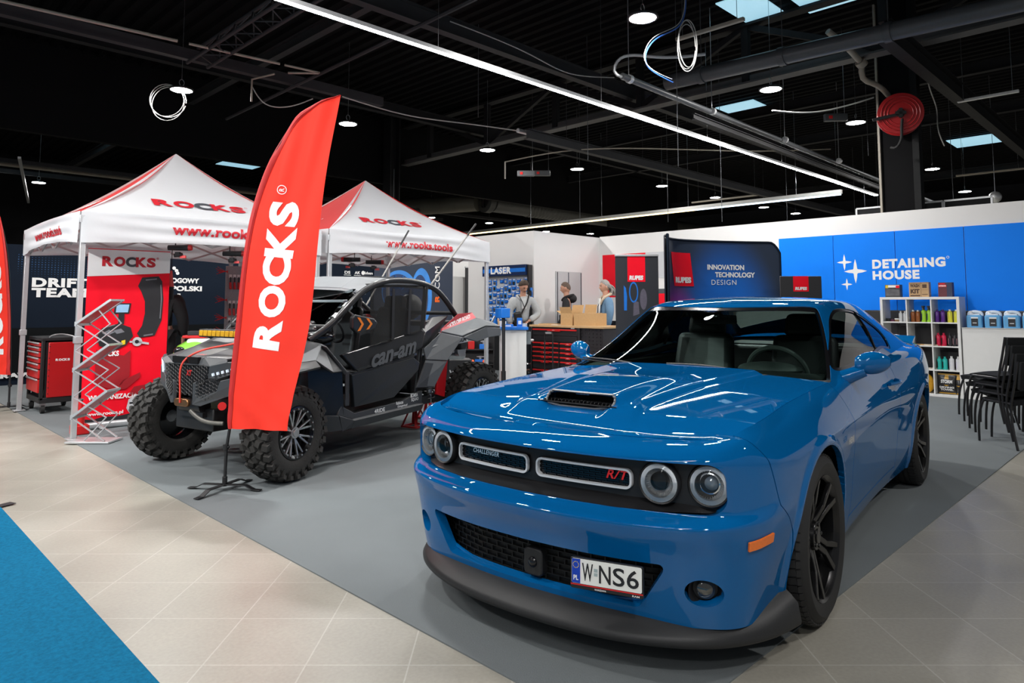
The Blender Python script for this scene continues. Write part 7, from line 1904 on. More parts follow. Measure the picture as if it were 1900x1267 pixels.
# rounded upper corners
zt_ = 2.32-.10*np.clip(1-(S_[:, 0])/.12, 0, 1)**2*0-.16*np.clip(1-(Lc_-S_[:, 0])/.16, 0, 1)**2
Z_ = .02+(Z_-.02)*((zt_-.02)/2.30)[:, None]
G_ = cvp(S_, Z_); o_ = MB().grid(G_).build('display_fabric', display_mat(), t, angle=80)
uvl = o_.data.uv_layers.new(name='UVMap'); vco = {}
fu = (S_/Lc_).reshape(-1); fv = (Z_/2.32).reshape(-1)
for lp in o_.data.loops: uvl.data[lp.index].uv = (fu[lp.vertex_index], fv[lp.vertex_index])
nrm = grid_normals(G_); sgn = -1 if (nrm[30, 10]*np.array([-1, -1, 0])).sum() > 0 else 1
MB().grid(G_-nrm*(-sgn)*.035, flip=False).build('display_back', M_navy, t);
edge = np.concatenate([cvp(np.full(20, 0.0), np.linspace(.02, 2.32, 20)), cvp(S_[1:-1, -1], Z_[1:-1, -1]), cvp(np.full(20, Lc_), np.linspace(zt_[-1], .02, 20))])
MB().tube(edge, .018, 8).build('display_frame', M_navy, t)
def on_cv(s0, z0, off=-.006): return lambda V_: cvp(s0+np.asarray(V_, float)[:, 0], z0+np.asarray(V_, float)[:, 1], off)
offc = -.006 if (cvp(np.array([1.0]), np.array([1.0]), -.1)[0, :2].sum() < cvp(np.array([1.0]), np.array([1.0]), 0)[0, :2].sum()) else .006
def s_of(px):                                            # arc position from a picture-independent fraction
 return px*Lc_
mb = MB(); put_poly(mb, [(0, .30*1.6), (.46, .30*1.6), (.52, 0), (.10, 0)], on_cv(s_of(.255), 1.655, offc), sub=.08); mb.build('red_panel', M_redprint, t, smooth=False)
mb = MB(); put_text(mb, 'RUPES', .34, .085, on_cv(s_of(.255)+.13, 1.70, offc*1.8), (0, 0), 0, .06, sub=.08); mb.build('panel_lettering', M_whiteink, t, smooth=False)
mb = MB(); put_text(mb, 'INNOVATION', .62, .078, on_cv(s_of(.545), 1.90, offc), (0, 0), 0, .04, sub=.08); put_text(mb, 'TECHNOLOGY', .66, .078, on_cv(s_of(.595), 1.79, offc), (0, 0), 0, .04, sub=.08); put_text(mb, 'DESIGN', .42, .074, on_cv(s_of(.57), 1.68, offc), (0, 0), 0, 0.0, 1.15, sub=.08); mb.build('slogan_lettering', M_whiteink, t, smooth=False)
mb = MB(); put_text(mb, 'bigfoot', .26, .12, on_cv(s_of(.075), 1.70, offc), (0, 0), 0, .01, sub=.06)
for cx, cz, a, b in ((.17, 1.93, .050, .095), (.225, 1.88, .035, .055), (.155, 2.045, .018, .026), (.185, 2.055, .018, .026), (.213, 2.05, .017, .024), (.238, 2.03, .015, .022), (.258, 1.99, .014, .02)): put_poly(mb, ell(cx-.02, 0, a, b), on_cv(s_of(.04), cz, offc), sub=.05)
put_poly(mb, [(0, 0), (.24, 0), (.24, .008), (0, .008)], on_cv(s_of(.085), 1.63, offc), sub=.06); mb.build('footprint_print', M_whiteink, t, smooth=False)
# roll-up with the red square
t = thing('rollup_banner', 'black roll-up banner with a red square beside the curved display wall', 'banner', (8.09, 5.99, 0), -PI/4)
MB().box((.31, 0, 1.06), (.62, .006, 2.04)).build('banner_sheet', mat('charcoal print', (.020, .022, .028), .5, noise=.06), t); MB().box((.31, 0, 2.09), (.63, .03, .03)).box((.31, 0, .035), (.66, .10, .07)).cyl((.31, .03, .05), (.31, .03, 2.08), .01, n=8).build('banner_base', M_alu, t, bevel=.004)
f6 = lambda o=0: plane_frame((0, -.005-o, 0), (1, 0, 0), (0, 0, 1))
mb = MB(); put_poly(mb, [(.175, 1.71), (.43, 1.71), (.43, 2.075), (.175, 2.075)], f6()); mb.build('red_square', M_redprint, t, smooth=False)
mb = MB(); put_text(mb, 'RUPES', .20, .065, f6(.002), (.20, 1.735), 0, .06, shear=.1); mb.build('banner_lettering', M_whiteink, t, smooth=False)
mb = MB(); put_poly(mb, [(.12, 1.3), (.12, 1.66), (.15, 1.62), (.165, 1.5), (.16, 1.3)], f6());
k_ = np.linspace(0, 2*PI, 30)[:-1]; oe = ell(.26, 1.56, .065, .15, 30); ie = ell(.26, 1.56, .050, .125, 30); mb.add(f6()(np.concatenate([oe, ie])), [[i, (i+1) % 30, 30+(i+1) % 30, 30+i] for i in range(30)]); mb.build('blue_tool_print', M_blueplastic, t, smooth=False)
mb = MB(); put_poly(mb, ell(.40, 1.46, .05, .15), f6()); put_poly(mb, [(.25, 1.22), (.34, 1.25), (.33, 1.42), (.26, 1.44)], f6()); mb.build('grey_tool_print', mat('lilac grey print', (.10, .09, .12), .5, noise=.3, nscale=20), t, smooth=False)
# small counter sign behind the coupe roof
t = thing('display_stand', 'black display stand with a red square on its header behind the coupe roof', 'display stand', (9.95, 4.10, 0), -PI/4)
MB().prism(rrect(.60, .60, .05, 5, 0, 1.50), .02, (0, .01, 0), np.array([[1., 0, 0], [0, 0, -1], [0, 1, 0]]).T).build('header_board', mat('black board', (.02, .02, .022), .5, noise=.1), t) if False else MB().box((0, 0, 1.50), (.60, .02, .58)).build('header_board', mat('black board', (.02, .02, .022), .5, noise=.1), t, bevel=.008)
MB().box((0, .15, .6), (.60, .34, 1.2)).build('stand_body', MATS['black board'], t, bevel=.01)
mb = MB(); put_poly(mb, [(-.11, 1.57), (.11, 1.57), (.11, 1.79), (-.11, 1.79)], lambda V_: plane_frame((0, -.012, 0), (1, 0, 0), (0, 0, 1))(V_)); mb.build('red_square', M_redprint, t, smooth=False)
mb = MB(); put_text(mb, 'RUPES', .17, .045, plane_frame((0, -.014, 0), (1, 0, 0), (0, 0, 1)), (-.085, 1.59), 0, .06, shear=.1); mb.build('header_lettering', M_whiteink, t, smooth=False)
for k, (y, col, lb) in enumerate([(-.18, (.55, .56, .55), 'pale folded cloths on the black display stand'), (.08, (.55, .55, .06), 'yellow striped roll on the black display stand')]):
 p = np.array([9.95, 4.10, 1.2])+rmat(0, 0, -PI/4)@np.array([y, .14, 0])
 t = thing('cloth_pile', lb, 'cloths', tuple(p), -PI/4)
 for q in range(3): MB().box((0, 0, .03+q*.055), (.20, .18, .05)).build('folded_cloth', mat('cloth %s' % (col,), col, .9, noise=.3, nscale=20), t, bevel=.02)

# ================================================================ store corner: prints, door, tool panel
fR = lambda o=0: plane_frame((12.495-o, 0, 0), (0, -1, 0), (0, 0, 1))
t = thing('wall_banner', 'red and white printed banner on the white wall behind the black roll-up', 'banner', (0, 0, 0))
mb = MB(); put_poly(mb, [(-9.60, 1.55), (-8.45, 1.55), (-8.45, 2.50), (-9.60, 2.50)], fR()); put_poly(mb, [(-8.45, .9), (-7.2, .9), (-7.2, 1.62), (-8.45, 1.62)], fR()); mb.build('red_print', M_redprint, t, smooth=False)
mb = MB(); put_poly(mb, [(-8.45, 1.95), (-6.8, 1.95), (-6.8, 2.50), (-8.45, 2.50)], fR()); mb.build('white_print', mat('pale grey print', (.52, .53, .55), .5, noise=.03), t, smooth=False)
mb = MB(); put_poly(mb, [(-8.45, 1.62), (-6.8, 1.62), (-6.8, 1.72), (-8.45, 1.72)], fR()); mb.build('dark_print', M_greyink, t, smooth=False)
mb = MB(); o = circle2(.26, 36, -8.93, 1.92); i_ = circle2(.235, 36, -8.93, 1.92); mb.add(fR(.002)(np.concatenate([o, i_])), [[i, (i+1) % 36, 36+(i+1) % 36, 36+i] for i in range(36)]); put_text(mb, 'ROCKS', .42, .12, fR(.002), (-9.14, 1.93), 0, .04); put_text(mb, 'GARAGE', .38, .09, fR(.002), (-9.12, 1.80), 0, .04); mb.build('round_emblem', M_whiteink, t, smooth=False)
mb = MB(); put_text(mb, 'MY', .22, .10, fR(.002), (-7.52, 2.27), 0, .0); mb.build('grey_lettering', M_greyink, t, smooth=False)
mb = MB(); put_text(mb, 'BLOG', .55, .17, fR(.002), (-7.52, 2.03), 0, .06); mb.build('red_lettering', M_redink, t, smooth=False)
# doorway in the store front
tag(MB().box((11.40, 9.672, 1.045), (.86, .012, 2.09)).build('door_1', mat('grey metal door', (.46, .47, .47), .4, noise=.05), smooth=False), kind='structure')
D1 = bpy.data.objects['door_1']
for x in (11.02, 11.38, 11.80): MB().box((x, 9.660, 1.045), (.014, .012, 2.06)).build('door_gap', M_greyink, D1, smooth=False)
MB().box((11.10, 9.655, 1.02), (.05, .03, .30)).build('door_handle', M_black, D1, bevel=.005)
# tool panel with the blue header
t = thing('tool_display', 'grey tool panel with a blue lettered header on the store wall', 'tool panel', (10.27, 0, 0))
MB().box((.0, 10.42, 1.20), (.04, 1.30, 1.70)).build('panel_board', mat('perforated grey board', (.42, .44, .46), .5, .0, noise=.25, nscale=90), t); MB().box((.0, 10.42, .40), (.06, 1.34, .80)).build('panel_base', M_black, t)
MB().box((-.06, 10.42, 2.10), (.10, 1.30, .22)).build('header_box', mat('navy header', (.006, .02, .075), .35, noise=.1), t, bevel=.004)
f7 = lambda o=0: plane_frame((-.112-o, 0, 0), (0, -1, 0), (0, 0, 1))
mb = MB(); put_poly(mb, [(-11.05, 2.06), (-9.78, 2.06), (-9.78, 2.14), (-11.05, 2.14)], f7()); mb.build('blue_band', M_blueplastic, t, smooth=False)
mb = MB(); put_text(mb, 'LASER', .62, .145, f7(.003), (-10.80, 2.03), 0, .05, 1.12); mb.build('header_lettering', M_whiteink, t, smooth=False)
MB().box((-.02, 9.74, 1.5), (.10, .05, 1.4)).build('panel_edge', M_black, t)
pk0 = None
cols = [(.01, .14, .55), (.02, .22, .68), (.015, .10, .40)]
for r in range(9):
 for c in range(11):
  y = 9.83+c*.118+rng.uniform(-.02, .02); z = 1.86-r*.138+rng.uniform(-.025, .025); kx = (r*5+c*3) % 4
  if rng.random() < .10: continue
  p = (10.245, y, z)
  if pk0 is None or kx not in pk0:
   o = bpy.data.objects.new('tool_pack', None); COL.objects.link(o); tag(o, 'blue carded tool hanging on the grey tool panel', 'tool', 'blue tools hanging on the store panel')
   w_, h_ = [(.115, .13), (.085, .15), (.13, .09), (.10, .12)][kx]
   MB().box((0, 0, 0), (.006, w_, h_)).build('card', mat('tool card %d' % (kx % 3), cols[kx % 3], .4, noise=.1), o)
   MB().box((-.012, 0, -h_*.12), (.020, w_*.55, h_*.45)).build('tool_body', [M_steel, M_black, M_blueplastic, M_alu][kx], o, bevel=.004)
   MB().box((-.004, 0, h_*.38), (.004, w_*.7, h_*.14)).build('card_head', M_offwhite, o)
   pk0 = pk0 or {}; pk0[kx] = o
  else: o = dup(pk0[kx])
  o.location = p
for k, (z, lb) in enumerate([(1.62, 'blue clamp tool hanging at the outer edge of the tool panel'), (1.45, 'blue wire-frame tool hanging under the clamp tool')]):
 t = thing('hanging_tool', lb, 'tool', (10.24, 9.70, z)); MB().tube(path([(0, 0, .10), (-.02, -.05, .05), (-.02, -.05, -.06), (0, 0, -.10), (0, .03, 0)], 16, True), .010, 6, closed=True).build('tool_frame', M_blueplastic, t); MB().box((0, -.01, .08), (.03, .06, .06)).build('tool_head', M_blueplastic, t, bevel=.004)
# white counter with blue top, goods on it
t = thing('counter', 'white store counter with a blue top', 'counter', (8.41, 8.65, 0), math.radians(-40))
MB().box((.20, .22, .475), (.44, .44, .95)).build('counter_body', M_white, t, bevel=.004); MB().box((.14, .20, .97), (.62, .50, .05)).build('counter_top', M_blueplastic, t, bevel=.004)
MB().box((.46, .10, .80), (.10, .02, .22)).build('folded_shirt', mat('grey cloth print', (.14, .16, .17), .8, noise=.2), t, bevel=.006)
def oncounter(x, y, z): return tuple(np.array([8.41, 8.65, 0])+rmat(0, 0, math.radians(-40))@np.array([x, y, z]))
for k, (x, y, w_, d_, h_, m, lb) in enumerate([(-.10, .20, .12, .12, .14, M_card, 'small brown box standing on the blue counter top'), (.10, .12, .20, .10, .05, M_blueplastic, 'flat blue tool case on the blue counter top'), (.32, .18, .09, .08, .16, M_blueplastic, 'upright blue tool on the blue counter top'), (.02, .30, .14, .10, .10, M_offwhite, 'white boxed tool on the blue counter top'), (.40, .28, .12, .1, .06, M_alu, 'grey tool on the blue counter end')]):
 t = thing('boxed_tool', lb, 'box', oncounter(x, y, .995), math.radians(-40)); MB().box((0, 0, h_/2), (w_, d_, h_)).build('box_body', m, t, bevel=.004); MB().box((0, -d_/2-.001, h_*.5), (w_*.6, .002, h_*.4)).build('box_label', M_greyink if m is M_card else M_offwhite, t)
# belt barrier post with a blue holder
t = thing('barrier_post', 'black post with a blue holder on top before the white store counter', 'post', (8.13, 8.33, 0))
MB().lathe([(0, 0), (.12, 0), (.12, .012), (.035, .03), (0, .03)], n=24).cyl((0, 0, .02), (0, 0, .28), .040, n=14).cyl((0, 0, .28), (0, 0, 1.16), .030, n=14).build('post_tube', M_black, t); MB().box((-.02, 0, 1.24), (.20, .16, .16)).box((-.10, .10, 1.12), (.06, .06, .20)).build('holder', M_blueplastic, t, bevel=.01)
# red drawer cabinet with wooden top
t = thing('drawer_cabinet', 'wide black tool cabinet with red drawer pulls and a wooden top', 'tool cabinet', (9.74, 9.22, 0), math.radians(-90))
cabm = mat('black cabinet steel', (.016, .014, .016), .4, noise=.12)
MB().box((.60, .30, .50), (1.20, .58, .92)).box((.60, .30, .03), (1.1, .5, .06)).build('cabinet_body', cabm, t, bevel=.004); MB().box((.86, .30, .98), (1.78, .64, .04)).build('wooden_top', mat('beech worktop', (.52, .33, .16), .5, noise=.12, nscale=9), t, bevel=.004)
MB().box((1.47, .30, .50), (.52, .56, .92)).build('side_unit', cabm, t, bevel=.004)
mb = MB()
for i in range(14):
 for j in range(6): mb.box((1.24+j*.085, .017, .12+i*.062), (.012, .004, .022))
mb.build('side_perforation', M_blackgloss, t, smooth=False)
MB().box((.02, -.005, .5), (.035, .03, .92)).box((1.19, -.005, .5), (.05, .03, .92)).build('corner_post', cabm, t, bevel=.004)
def drawer(x0, x1, z0, z1):
 d = MB().box(((x0+x1)/2, 0, (z0+z1)/2), (x1-x0-.012, .024, z1-z0-.012)).build('drawer', cabm, t, bevel=.003); w_ = x1-x0
 MB().box(((x0+x1)/2, -.022, z1-.022), (w_-.03, .026, .026)).box(((x0+x1)/2, -.026, z1-.028), (w_*.28, .030, .044)).build('drawer_pull', M_red, d, bevel=.004)
 V_, F_ = text_fit('ROCKS', .055, .012, .02); MB().add(np.stack([(x0+x1)/2-.027+V_[:, 0], np.full(len(V_), -.0425), z1-.034+V_[:, 1]], 1), F_).build('pull_print', M_whiteink, d, smooth=False)
drawer(.05, 1.16, .80, .935); MB().box((.6, -.004, .745), (1.08, .02, .10)).build('plain_front', cabm, t, bevel=.003)
zz = .685
for hh in (.085, .085, .085, .085, .17, .14):
 drawer(.05, .72, zz-hh, zz); drawer(.74, 1.16, zz-hh, zz); zz -= hh
V_, F_ = text_fit('ROCKS', .08, .02, .03); MB().add(np.stack([1.02+V_[:, 0], np.full(len(V_), -.022), .943+V_[:, 1]*.8], 1), F_).build('cabinet_lettering', M_whiteink, t, smooth=False)
# cartons on the worktop
def openbox(x, y, w_, d_, h_, lb, rz=0):
 p = np.array([9.74, 9.22, 0])+rmat(0, 0, -PI/2)@np.array([x, y, 1.0]); t = thing('cardboard_box', lb, 'box', tuple(p), -PI/2+rz)
 mb = MB(); th = .005
 mb.box((0, 0, th/2), (w_, d_, th));
 for s in (1, -1): mb.box((s*w_/2, 0, h_/2), (th, d_, h_)).box((0, s*d_/2, h_/2), (w_, th, h_))
 mb.build('box_body', M_card, t, smooth=False)
 return t, w_, d_, h_
t, w_, d_, h_ = openbox(.80, .26, .28, .30, .23, 'open cardboard box with raised flaps at the man in black')
MB().bar((0, .15, .23), (0, .20, .38), .27, .004, up=(0, 1, .3)).build('box_flap', M_card, t, smooth=False); MB().box((0, -.17, .285), (.27, .004, .12), rmat(.35, 0, 0)).build('box_flap', M_card, t, smooth=False); MB().box((-.20, 0, .24), (.13, .28, .004), rmat(0, .5, 0)).build('box_flap', M_card, t, smooth=False)
t, w_, d_, h_ = openbox(1.24, .26, .50, .32, .23, 'larger open cardboard box beside the first one on the worktop')
MB().box((-.12, .17, .30), (.26, .004, .18), rmat(-.2, 0, .05)).build('box_flap', M_card, t, smooth=False); MB().box((.10, -.05, .234), (.30, .2, .004)).build('box_flap', M_card, t, smooth=False)
p = np.array([9.74, 9.22, 1.0])+rmat(0, 0, -PI/2)@np.array([.34, .25, 0]); tag(MB().box(tuple(p+[0, 0, .012]), (.28, .50, .024)).build('flat_carton', M_card, bevel=.003), 'flat brown carton lying on the worktop before the man in grey', 'box')
p = np.array([9.74, 9.22, 1.0])+rmat(0, 0, -PI/2)@np.array([.56, .15, 0]); tag(MB().box(tuple(p+[0, 0, .006]), (.22, .16, .012)).build('paper_stack', M_offwhite, bevel=.002), 'white papers on the worktop next to the boxes', 'papers')
# stool with white seat, trolley handle
t = thing('bar_stool', 'white bar stool at the corner of the red drawer cabinet', 'stool', (9.28, 8.96, 0)); MB().lathe([(0, .69), (.10, .69), (.17, .705), (.185, .73), (.17, .745), (0, .735)], n=28).build('stool_seat', M_offwhite, t); MB().cyl((0, 0, .03), (0, 0, .70), .028, n=14).lathe([(0, 0), (.20, 0), (.20, .012), (.04, .04), (0, .04)], n=28).build('stool_base', M_chrome, t); MB().tube([(.12*math.cos(a), .12*math.sin(a), .30) for a in np.linspace(0, 2*PI, 25)[:-1]], .010, 6, closed=True).build('foot_ring', M_chrome, t)
t = thing('hand_truck', 'black folding hand truck with a tall handle before the drawer cabinet', 'hand truck', (9.50, 8.55, 0), math.radians(-75))
mb = MB(); mb.tube(path([(-.085, 0, .05), (-.085, 0, .80), (-.075, 0, .86), (.075, 0, .86), (.085, 0, .80), (.085, 0, .05)], 40), .013, 8); mb.build('truck_frame', M_black, t); MB().tube([(-.06, 0, .862), (.06, 0, .862)], .018, 10).build('truck_grip', M_alu, t); MB().box((0, -.10, .02), (.30, .22, .012)).cyl((-.16, .03, .08), (-.12, .03, .08), .08, n=18).cyl((.12, .03, .08), (.16, .03, .08), .08, n=18).build('truck_base', M_black, t)
# clutter between tent and counter: red and blue tools on a low shelf, cones
t = thing('goods_shelf', 'low dark shelf of red and blue garage tools behind the second tent leg', 'shelf', (8.62, 9.62, 0), math.radians(-45))
MB().box((0, .15, .55), (.75, .30, .02)).box((0, .15, .28), (.75, .30, .02)).box((0, .15, .04), (.75, .30, .04)).box((-.37, .15, .45), (.02, .30, .90)).box((.37, .15, .45), (.02, .30, .90)).box((0, .30, .45), (.75, .02, .9)).build('shelf_frame', M_black, t, bevel=.002)
k = 0
for (x, z, w_, h_, m, lb) in [(-.25, .56, .14, .22, M_red, 'red garage jack on the upper goods shelf'), (-.05, .56, .12, .26, M_red, 'upright red tool in the middle of the goods shelf'), (.18, .56, .16, .16, M_blueplastic, 'blue case on the upper goods shelf'), (-.2, .29, .16, .12, M_alu, 'silver part on the middle goods shelf'), (.12, .29, .2, .15, M_blueplastic, 'blue case on the middle goods shelf'), (0.1, .06, .2, .14, M_blueplastic, 'blue case on the lowest goods shelf'), (-.22, .06, .12, .16, M_red, 'red tool on the lowest goods shelf')]:
 p = np.array([8.62, 9.62, z])+rmat(0, 0, -PI/4)@np.array([x, .10, 0]); t = thing('garage_tool', lb, 'tool', tuple(p), -PI/4)
 MB().box((0, 0, h_*.3), (w_, .14, h_*.6)).build('tool_base', m, t, bevel=.012); MB().cyl((0, 0, h_*.55), (0, 0, h_), w_*.18, n=14).box((0, -.02, h_*.9), (w_*.7, .04, h_*.14)).build('tool_head', M_steel if m is not M_alu else M_black, t, bevel=.004)
for k, (x, y, lb) in enumerate([(7.87, 8.82, 'orange cone behind the buggy rear tyre, nearer the hub'.replace(', nearer the hub', '')), (8.00, 8.66, 'orange cone between the buggy rear tyre and the store counter')]):
 t = thing('traffic_cone', lb, 'cone', (x, y, .006)); MB().lathe([(.10, .03), (.03, .44), (.018, .455), (0, .455)], n=24).build('cone_body', mat('cone orange', (.80, .10, .02), .45, noise=.05), t); MB().lathe([(.075, .17), (.056, .28)], n=24).build('cone_stripe', M_offwhite, t); MB().box((0, 0, .015), (.24, .24, .03)).build('cone_base', M_black, t, bevel=.01)
t = thing('crate', 'black crate with white lettering behind the buggy exhaust', 'crate', (6.55, 7.75, .006), -.6); MB().box((0, 0, .30), (.5, .35, .6)).build('crate_body', M_black, t, bevel=.01)
V_, F_ = text_fit('AXXN', .30, .13, .04); MB().add(np.stack([-.15+V_[:, 0], np.full(len(V_), -.178), .33+V_[:, 1]], 1), F_).build('crate_lettering', M_alu, t, smooth=False)
# ================================================================ people
def skin_mesh(name, joints, bones, mat_, parent, root=0, sub=2):
 """joints: {name: (pos, radius or (rx, ry))}; one continuous skinned surface"""
 ids = {k: i for i, k in enumerate(joints)}; me = bpy.data.meshes.new(name)
 me.from_pydata([tuple(v[0]) for v in joints.values()], [(ids[a], ids[b]) for a, b in bones], [])
 o = bpy.data.objects.new(name, me); COL.objects.link(o); me.materials.append(mat_)
 sk = o.modifiers.new('skin', 'SKIN'); sk.use_smooth_shade = True; sk.branch_smoothing = .6
 if not me.skin_vertices: me.skin_vertices.new()
 for i, v in enumerate(joints.values()):
  r = v[1]; me.skin_vertices[0].data[i].radius = (r, r) if np.isscalar(r) else r
  me.skin_vertices[0].data[i].use_root = (i == root)
 s = o.modifiers.new('smooth', 'SUBSURF'); s.levels = sub; s.render_levels = sub
 if parent is not None: o.parent = parent
 return o
def person(label, loc, rz, H=1.80, lean=0.0, arms=None, head_pitch=0.0, head_yaw=0.0, hair=None, jacket=None, trousers=None, shirt=None, extras=None):
 """local +x is where the person faces, +y their left"""
 t = thing('person', label, 'person', loc, rz); k = H/1.80
 def P(x, y, z):                                     # bend at the hip
  x, y, z = x*k, y*k, z*k
  if z > .95*k and lean:
   dz = z-.95*k; return (x+dz*math.sin(lean), y, .95*k+dz*math.cos(lean)-x*math.sin(lean)*.3)
  return (x, y, z)
 J = {}; B = []
 def add(n, p, r, par=None):
  J[n] = (p, r if not np.isscalar(r) else r*k)
  if par: B.append((par, n))
 add('pelvis', P(0, 0, .98), .125); add('waist', P(0, 0, 1.12), .115, 'pelvis'); add('chest', P(.01, 0, 1.33), .13, 'waist'); add('neck', P(.0, 0, 1.50), .055, 'chest'); add('throat', P(.015, 0, 1.57), .052, 'neck')
 for s, n in ((1, 'l'), (-1, 'r')):
  add('hip'+n, P(0, s*.09, .93), .095, 'pelvis'); add('knee'+n, P(.02, s*.10, .50), .062, 'hip'+n); add('ankle'+n, P(-.02, s*.11, .09), .042, 'knee'+n); add('toe'+n, P(.13, s*.12, .035), .035, 'ankle'+n)
  sh = P(0, s*.17, 1.44); add('sh'+n, sh, .068, 'chest')
  e, w = (arms or {}).get(n, ((0.02, s*.25, 1.15), (.08, s*.24, .90)))
  e, w = np.array(P(*e)), np.array(P(*w)); add('el'+n, tuple(e), .046, 'sh'+n); add('wr'+n, tuple(w), .030, 'el'+n)
  d = vnorm(w-e); palm = w+d*.075*k; add('palm'+n, tuple(palm), (.040*k, .020*k), 'wr'+n)
  sd = vnorm(np.cross(d, [0, 0, 1.0]) if abs(d[2]) < .9 else np.array([1.0, 0, 0])); cu = vnorm(np.cross(sd, d))
  for f in range(4):
   o = sd*(f-1.5)*.021*k; L = (.070, .080, .075, .058)[f]*k; a = palm+d*.02*k+o; b = a+d*L*.55-cu*.010*k; c = b+d*L*.40-cu*.028*k
   add('f%d%s' % (f, n), tuple(a), .0095, 'palm'+n); add('g%d%s' % (f, n), tuple(b), .0085, 'f%d%s' % (f, n)); add('h%d%s' % (f, n), tuple(c), .007, 'g%d%s' % (f, n))
  a = w+d*.035*k+sd*.036*k; add('t'+n, tuple(a), .011, 'palm'+n); add('u'+n, tuple(a+d*.045*k+sd*.022*k-cu*.01*k), .009, 't'+n)
 body = skin_mesh('body', J, B, M_skin, t)
 # head: one shaped surface with brow, nose, mouth, chin
 nz, na = 40, 48; hp = np.array(P(.025, 0, 1.68)); R = rmat(0, head_pitch, head_yaw)@np.eye(3); hh = .118*k
 th = np.linspace(0, PI, nz); ph = np.arange(na)*2*PI/na; G = np.zeros((nz, na, 3))
 for i, a in enumerate(th):
  z = math.cos(a); rr = math.sin(a)
  wide = .076-.016*max(0, -z)**1.2; deep = .098-.010*max(0, -z)
  for j, b in enumerate(ph):
   x = rr*math.cos(b)*deep; y = rr*math.sin(b)*wide; f = max(0, math.cos(b))**6
   x += f*rr*(.012*math.exp(-((z+.78)/.16)**2)+.026*math.exp(-((z+.20)/.13)**2)*max(0, math.cos(b))**40+.006*math.exp(-((z-.22)/.10)**2)-.007*math.exp(-((z-.03)/.10)**2)*(1-max(0, math.cos(b))**30)+.008*math.exp(-((z+.48)/.07)**2))
   if z < -.3: x += .012*(-.3-z)*max(0, math.cos(b))
   G[i, j] = (x, y, z*hh/k)
 G = (G*k)@R.T+hp
 mb = MB().grid(G, cv=True)
 for s in (1, -1):
  mb.sphere(hp+R@(np.array([-.004, s*.077, -.01])*k), np.array([.020, .010, .032])*k, 12, 8)
 mb.cyl(P(.0, 0, 1.50), P(.018, 0, 1.60), .056*k, .054*k, 20)
 hd = mb.build('head', M_skin, t, angle=80)
 mb = MB()
 for s in (1, -1): mb.sphere(hp+R@(np.array([.088, s*.032, .010])*k), np.array([.008, .013, .0065])*k, 10, 6)
 mb.build('eyes', mat('eye', (.05, .04, .035), .2, noise=.1), hd)
 mb = MB();
 for s in (1, -1): mb.tube([hp+R@(np.array(q)*k) for q in ((.094, s*.016, .030), (.094, s*.034, .034), (.083, s*.050, .028))], .0035*k, 6)
 mb.tube([hp+R@(np.array(q)*k) for q in ((.086, -.026, -.056), (.096, 0, -.054), (.086, .026, -.056))], .0035*k, 6); mb.build('brows_and_mouth', mat('brow and lip', (.16, .07, .05), .5, noise=.1), hd)
 if hair:
  hm = mat('hair %s' % (hair[0],), hair[0], .7, noise=.5, nscale=60, bump=.5, bscale=160); mb = MB(); m_ = th < 2.15
  Hh = G.copy(); c0 = hp
  V_ = (G-hp)*1.0
  mb2 = []
  loc_ = ((G-hp)@R)/k
  val = loc_[..., 2]-.85*loc_[..., 0]+.002; Gh = hp+(G-hp)*(1.012+(hair[1]/.1*np.clip(val/.045, 0, 1))[..., None])
  nG = Gh.shape; Fq = [[i*na+j, (i+1)*na+j, (i+1)*na+(j+1) % na, i*na+(j+1) % na] for i in range(nz-1) for j in range(na)]
  Vh, Fh = clip(Gh.reshape(-1, 3), Fq, val.reshape(-1)-.012); nn_ = vert_normals(Vh, Fh)
  rg = np.random.default_rng(3); Vh = Vh+nn_*(rg.random((len(Vh), 1))*hair[1]*.3)
  mb.add(Vh, Fh); lip(mb, Vh, Fh, .004)
  if len(hair) > 2:                               # loose long hair at the nape
   for q in range(26):
    a = (q/25-.5)*2.2; st_ = hp+R@(np.array([-.085*math.cos(a), .072*math.sin(a), .02+.02*math.cos(q*3)])*k); en = hp+R@(np.array([-.14-.05*math.cos(q*2.1), .085*math.sin(a)+.02*math.sin(q), -.15-.03*math.sin(q*5)])*k)
    mb.tube(path([st_, (st_+en)/2+R@(np.array([-.035, 0, .02])*k), en], 8), np.linspace(.020, .008, 8)*k, 6)
  mb.build('hair', hm, t, angle=80)
 def cover(name, mat_, names, grow, cut=None, ends=None):
  J2 = {}; B2 = []
  for n in names:
   if n in J:
    p, r = J[n]; r = np.array([r, r]) if np.isscalar(r) else np.array(r); J2[n] = (p, tuple(r+grow*k))
  for a, b in B:
   if a in J2 and b in J2: B2.append((a, b))
  return skin_mesh(name, J2, B2, mat_, t)
 if trousers is not None:
  tm = mat('trousers %s' % (trousers,), trousers, .8, noise=.2, nscale=30); cover('trousers', tm, ['pelvis', 'hipl', 'hipr', 'kneel', 'kneer', 'anklel', 'ankler'], .016)
  mb = MB()
  for s in (1, -1): mb.sphere(P(.05, s*.115, .045), (.145*k, .055*k, .05*k), 16, 8)
  mb.build('shoes', M_black, t)
 if jacket is not None:
  jm = mat('jacket %s' % (jacket,), jacket, .85, noise=.15, nscale=40, bump=.25, bscale=25); j = cover('jacket', jm, ['pelvis', 'waist', 'chest', 'neck', 'shl', 'shr', 'ell', 'elr', 'wrl', 'wrr'], .032)
 if extras: extras(t, P, hp, R, k, J)
 return t
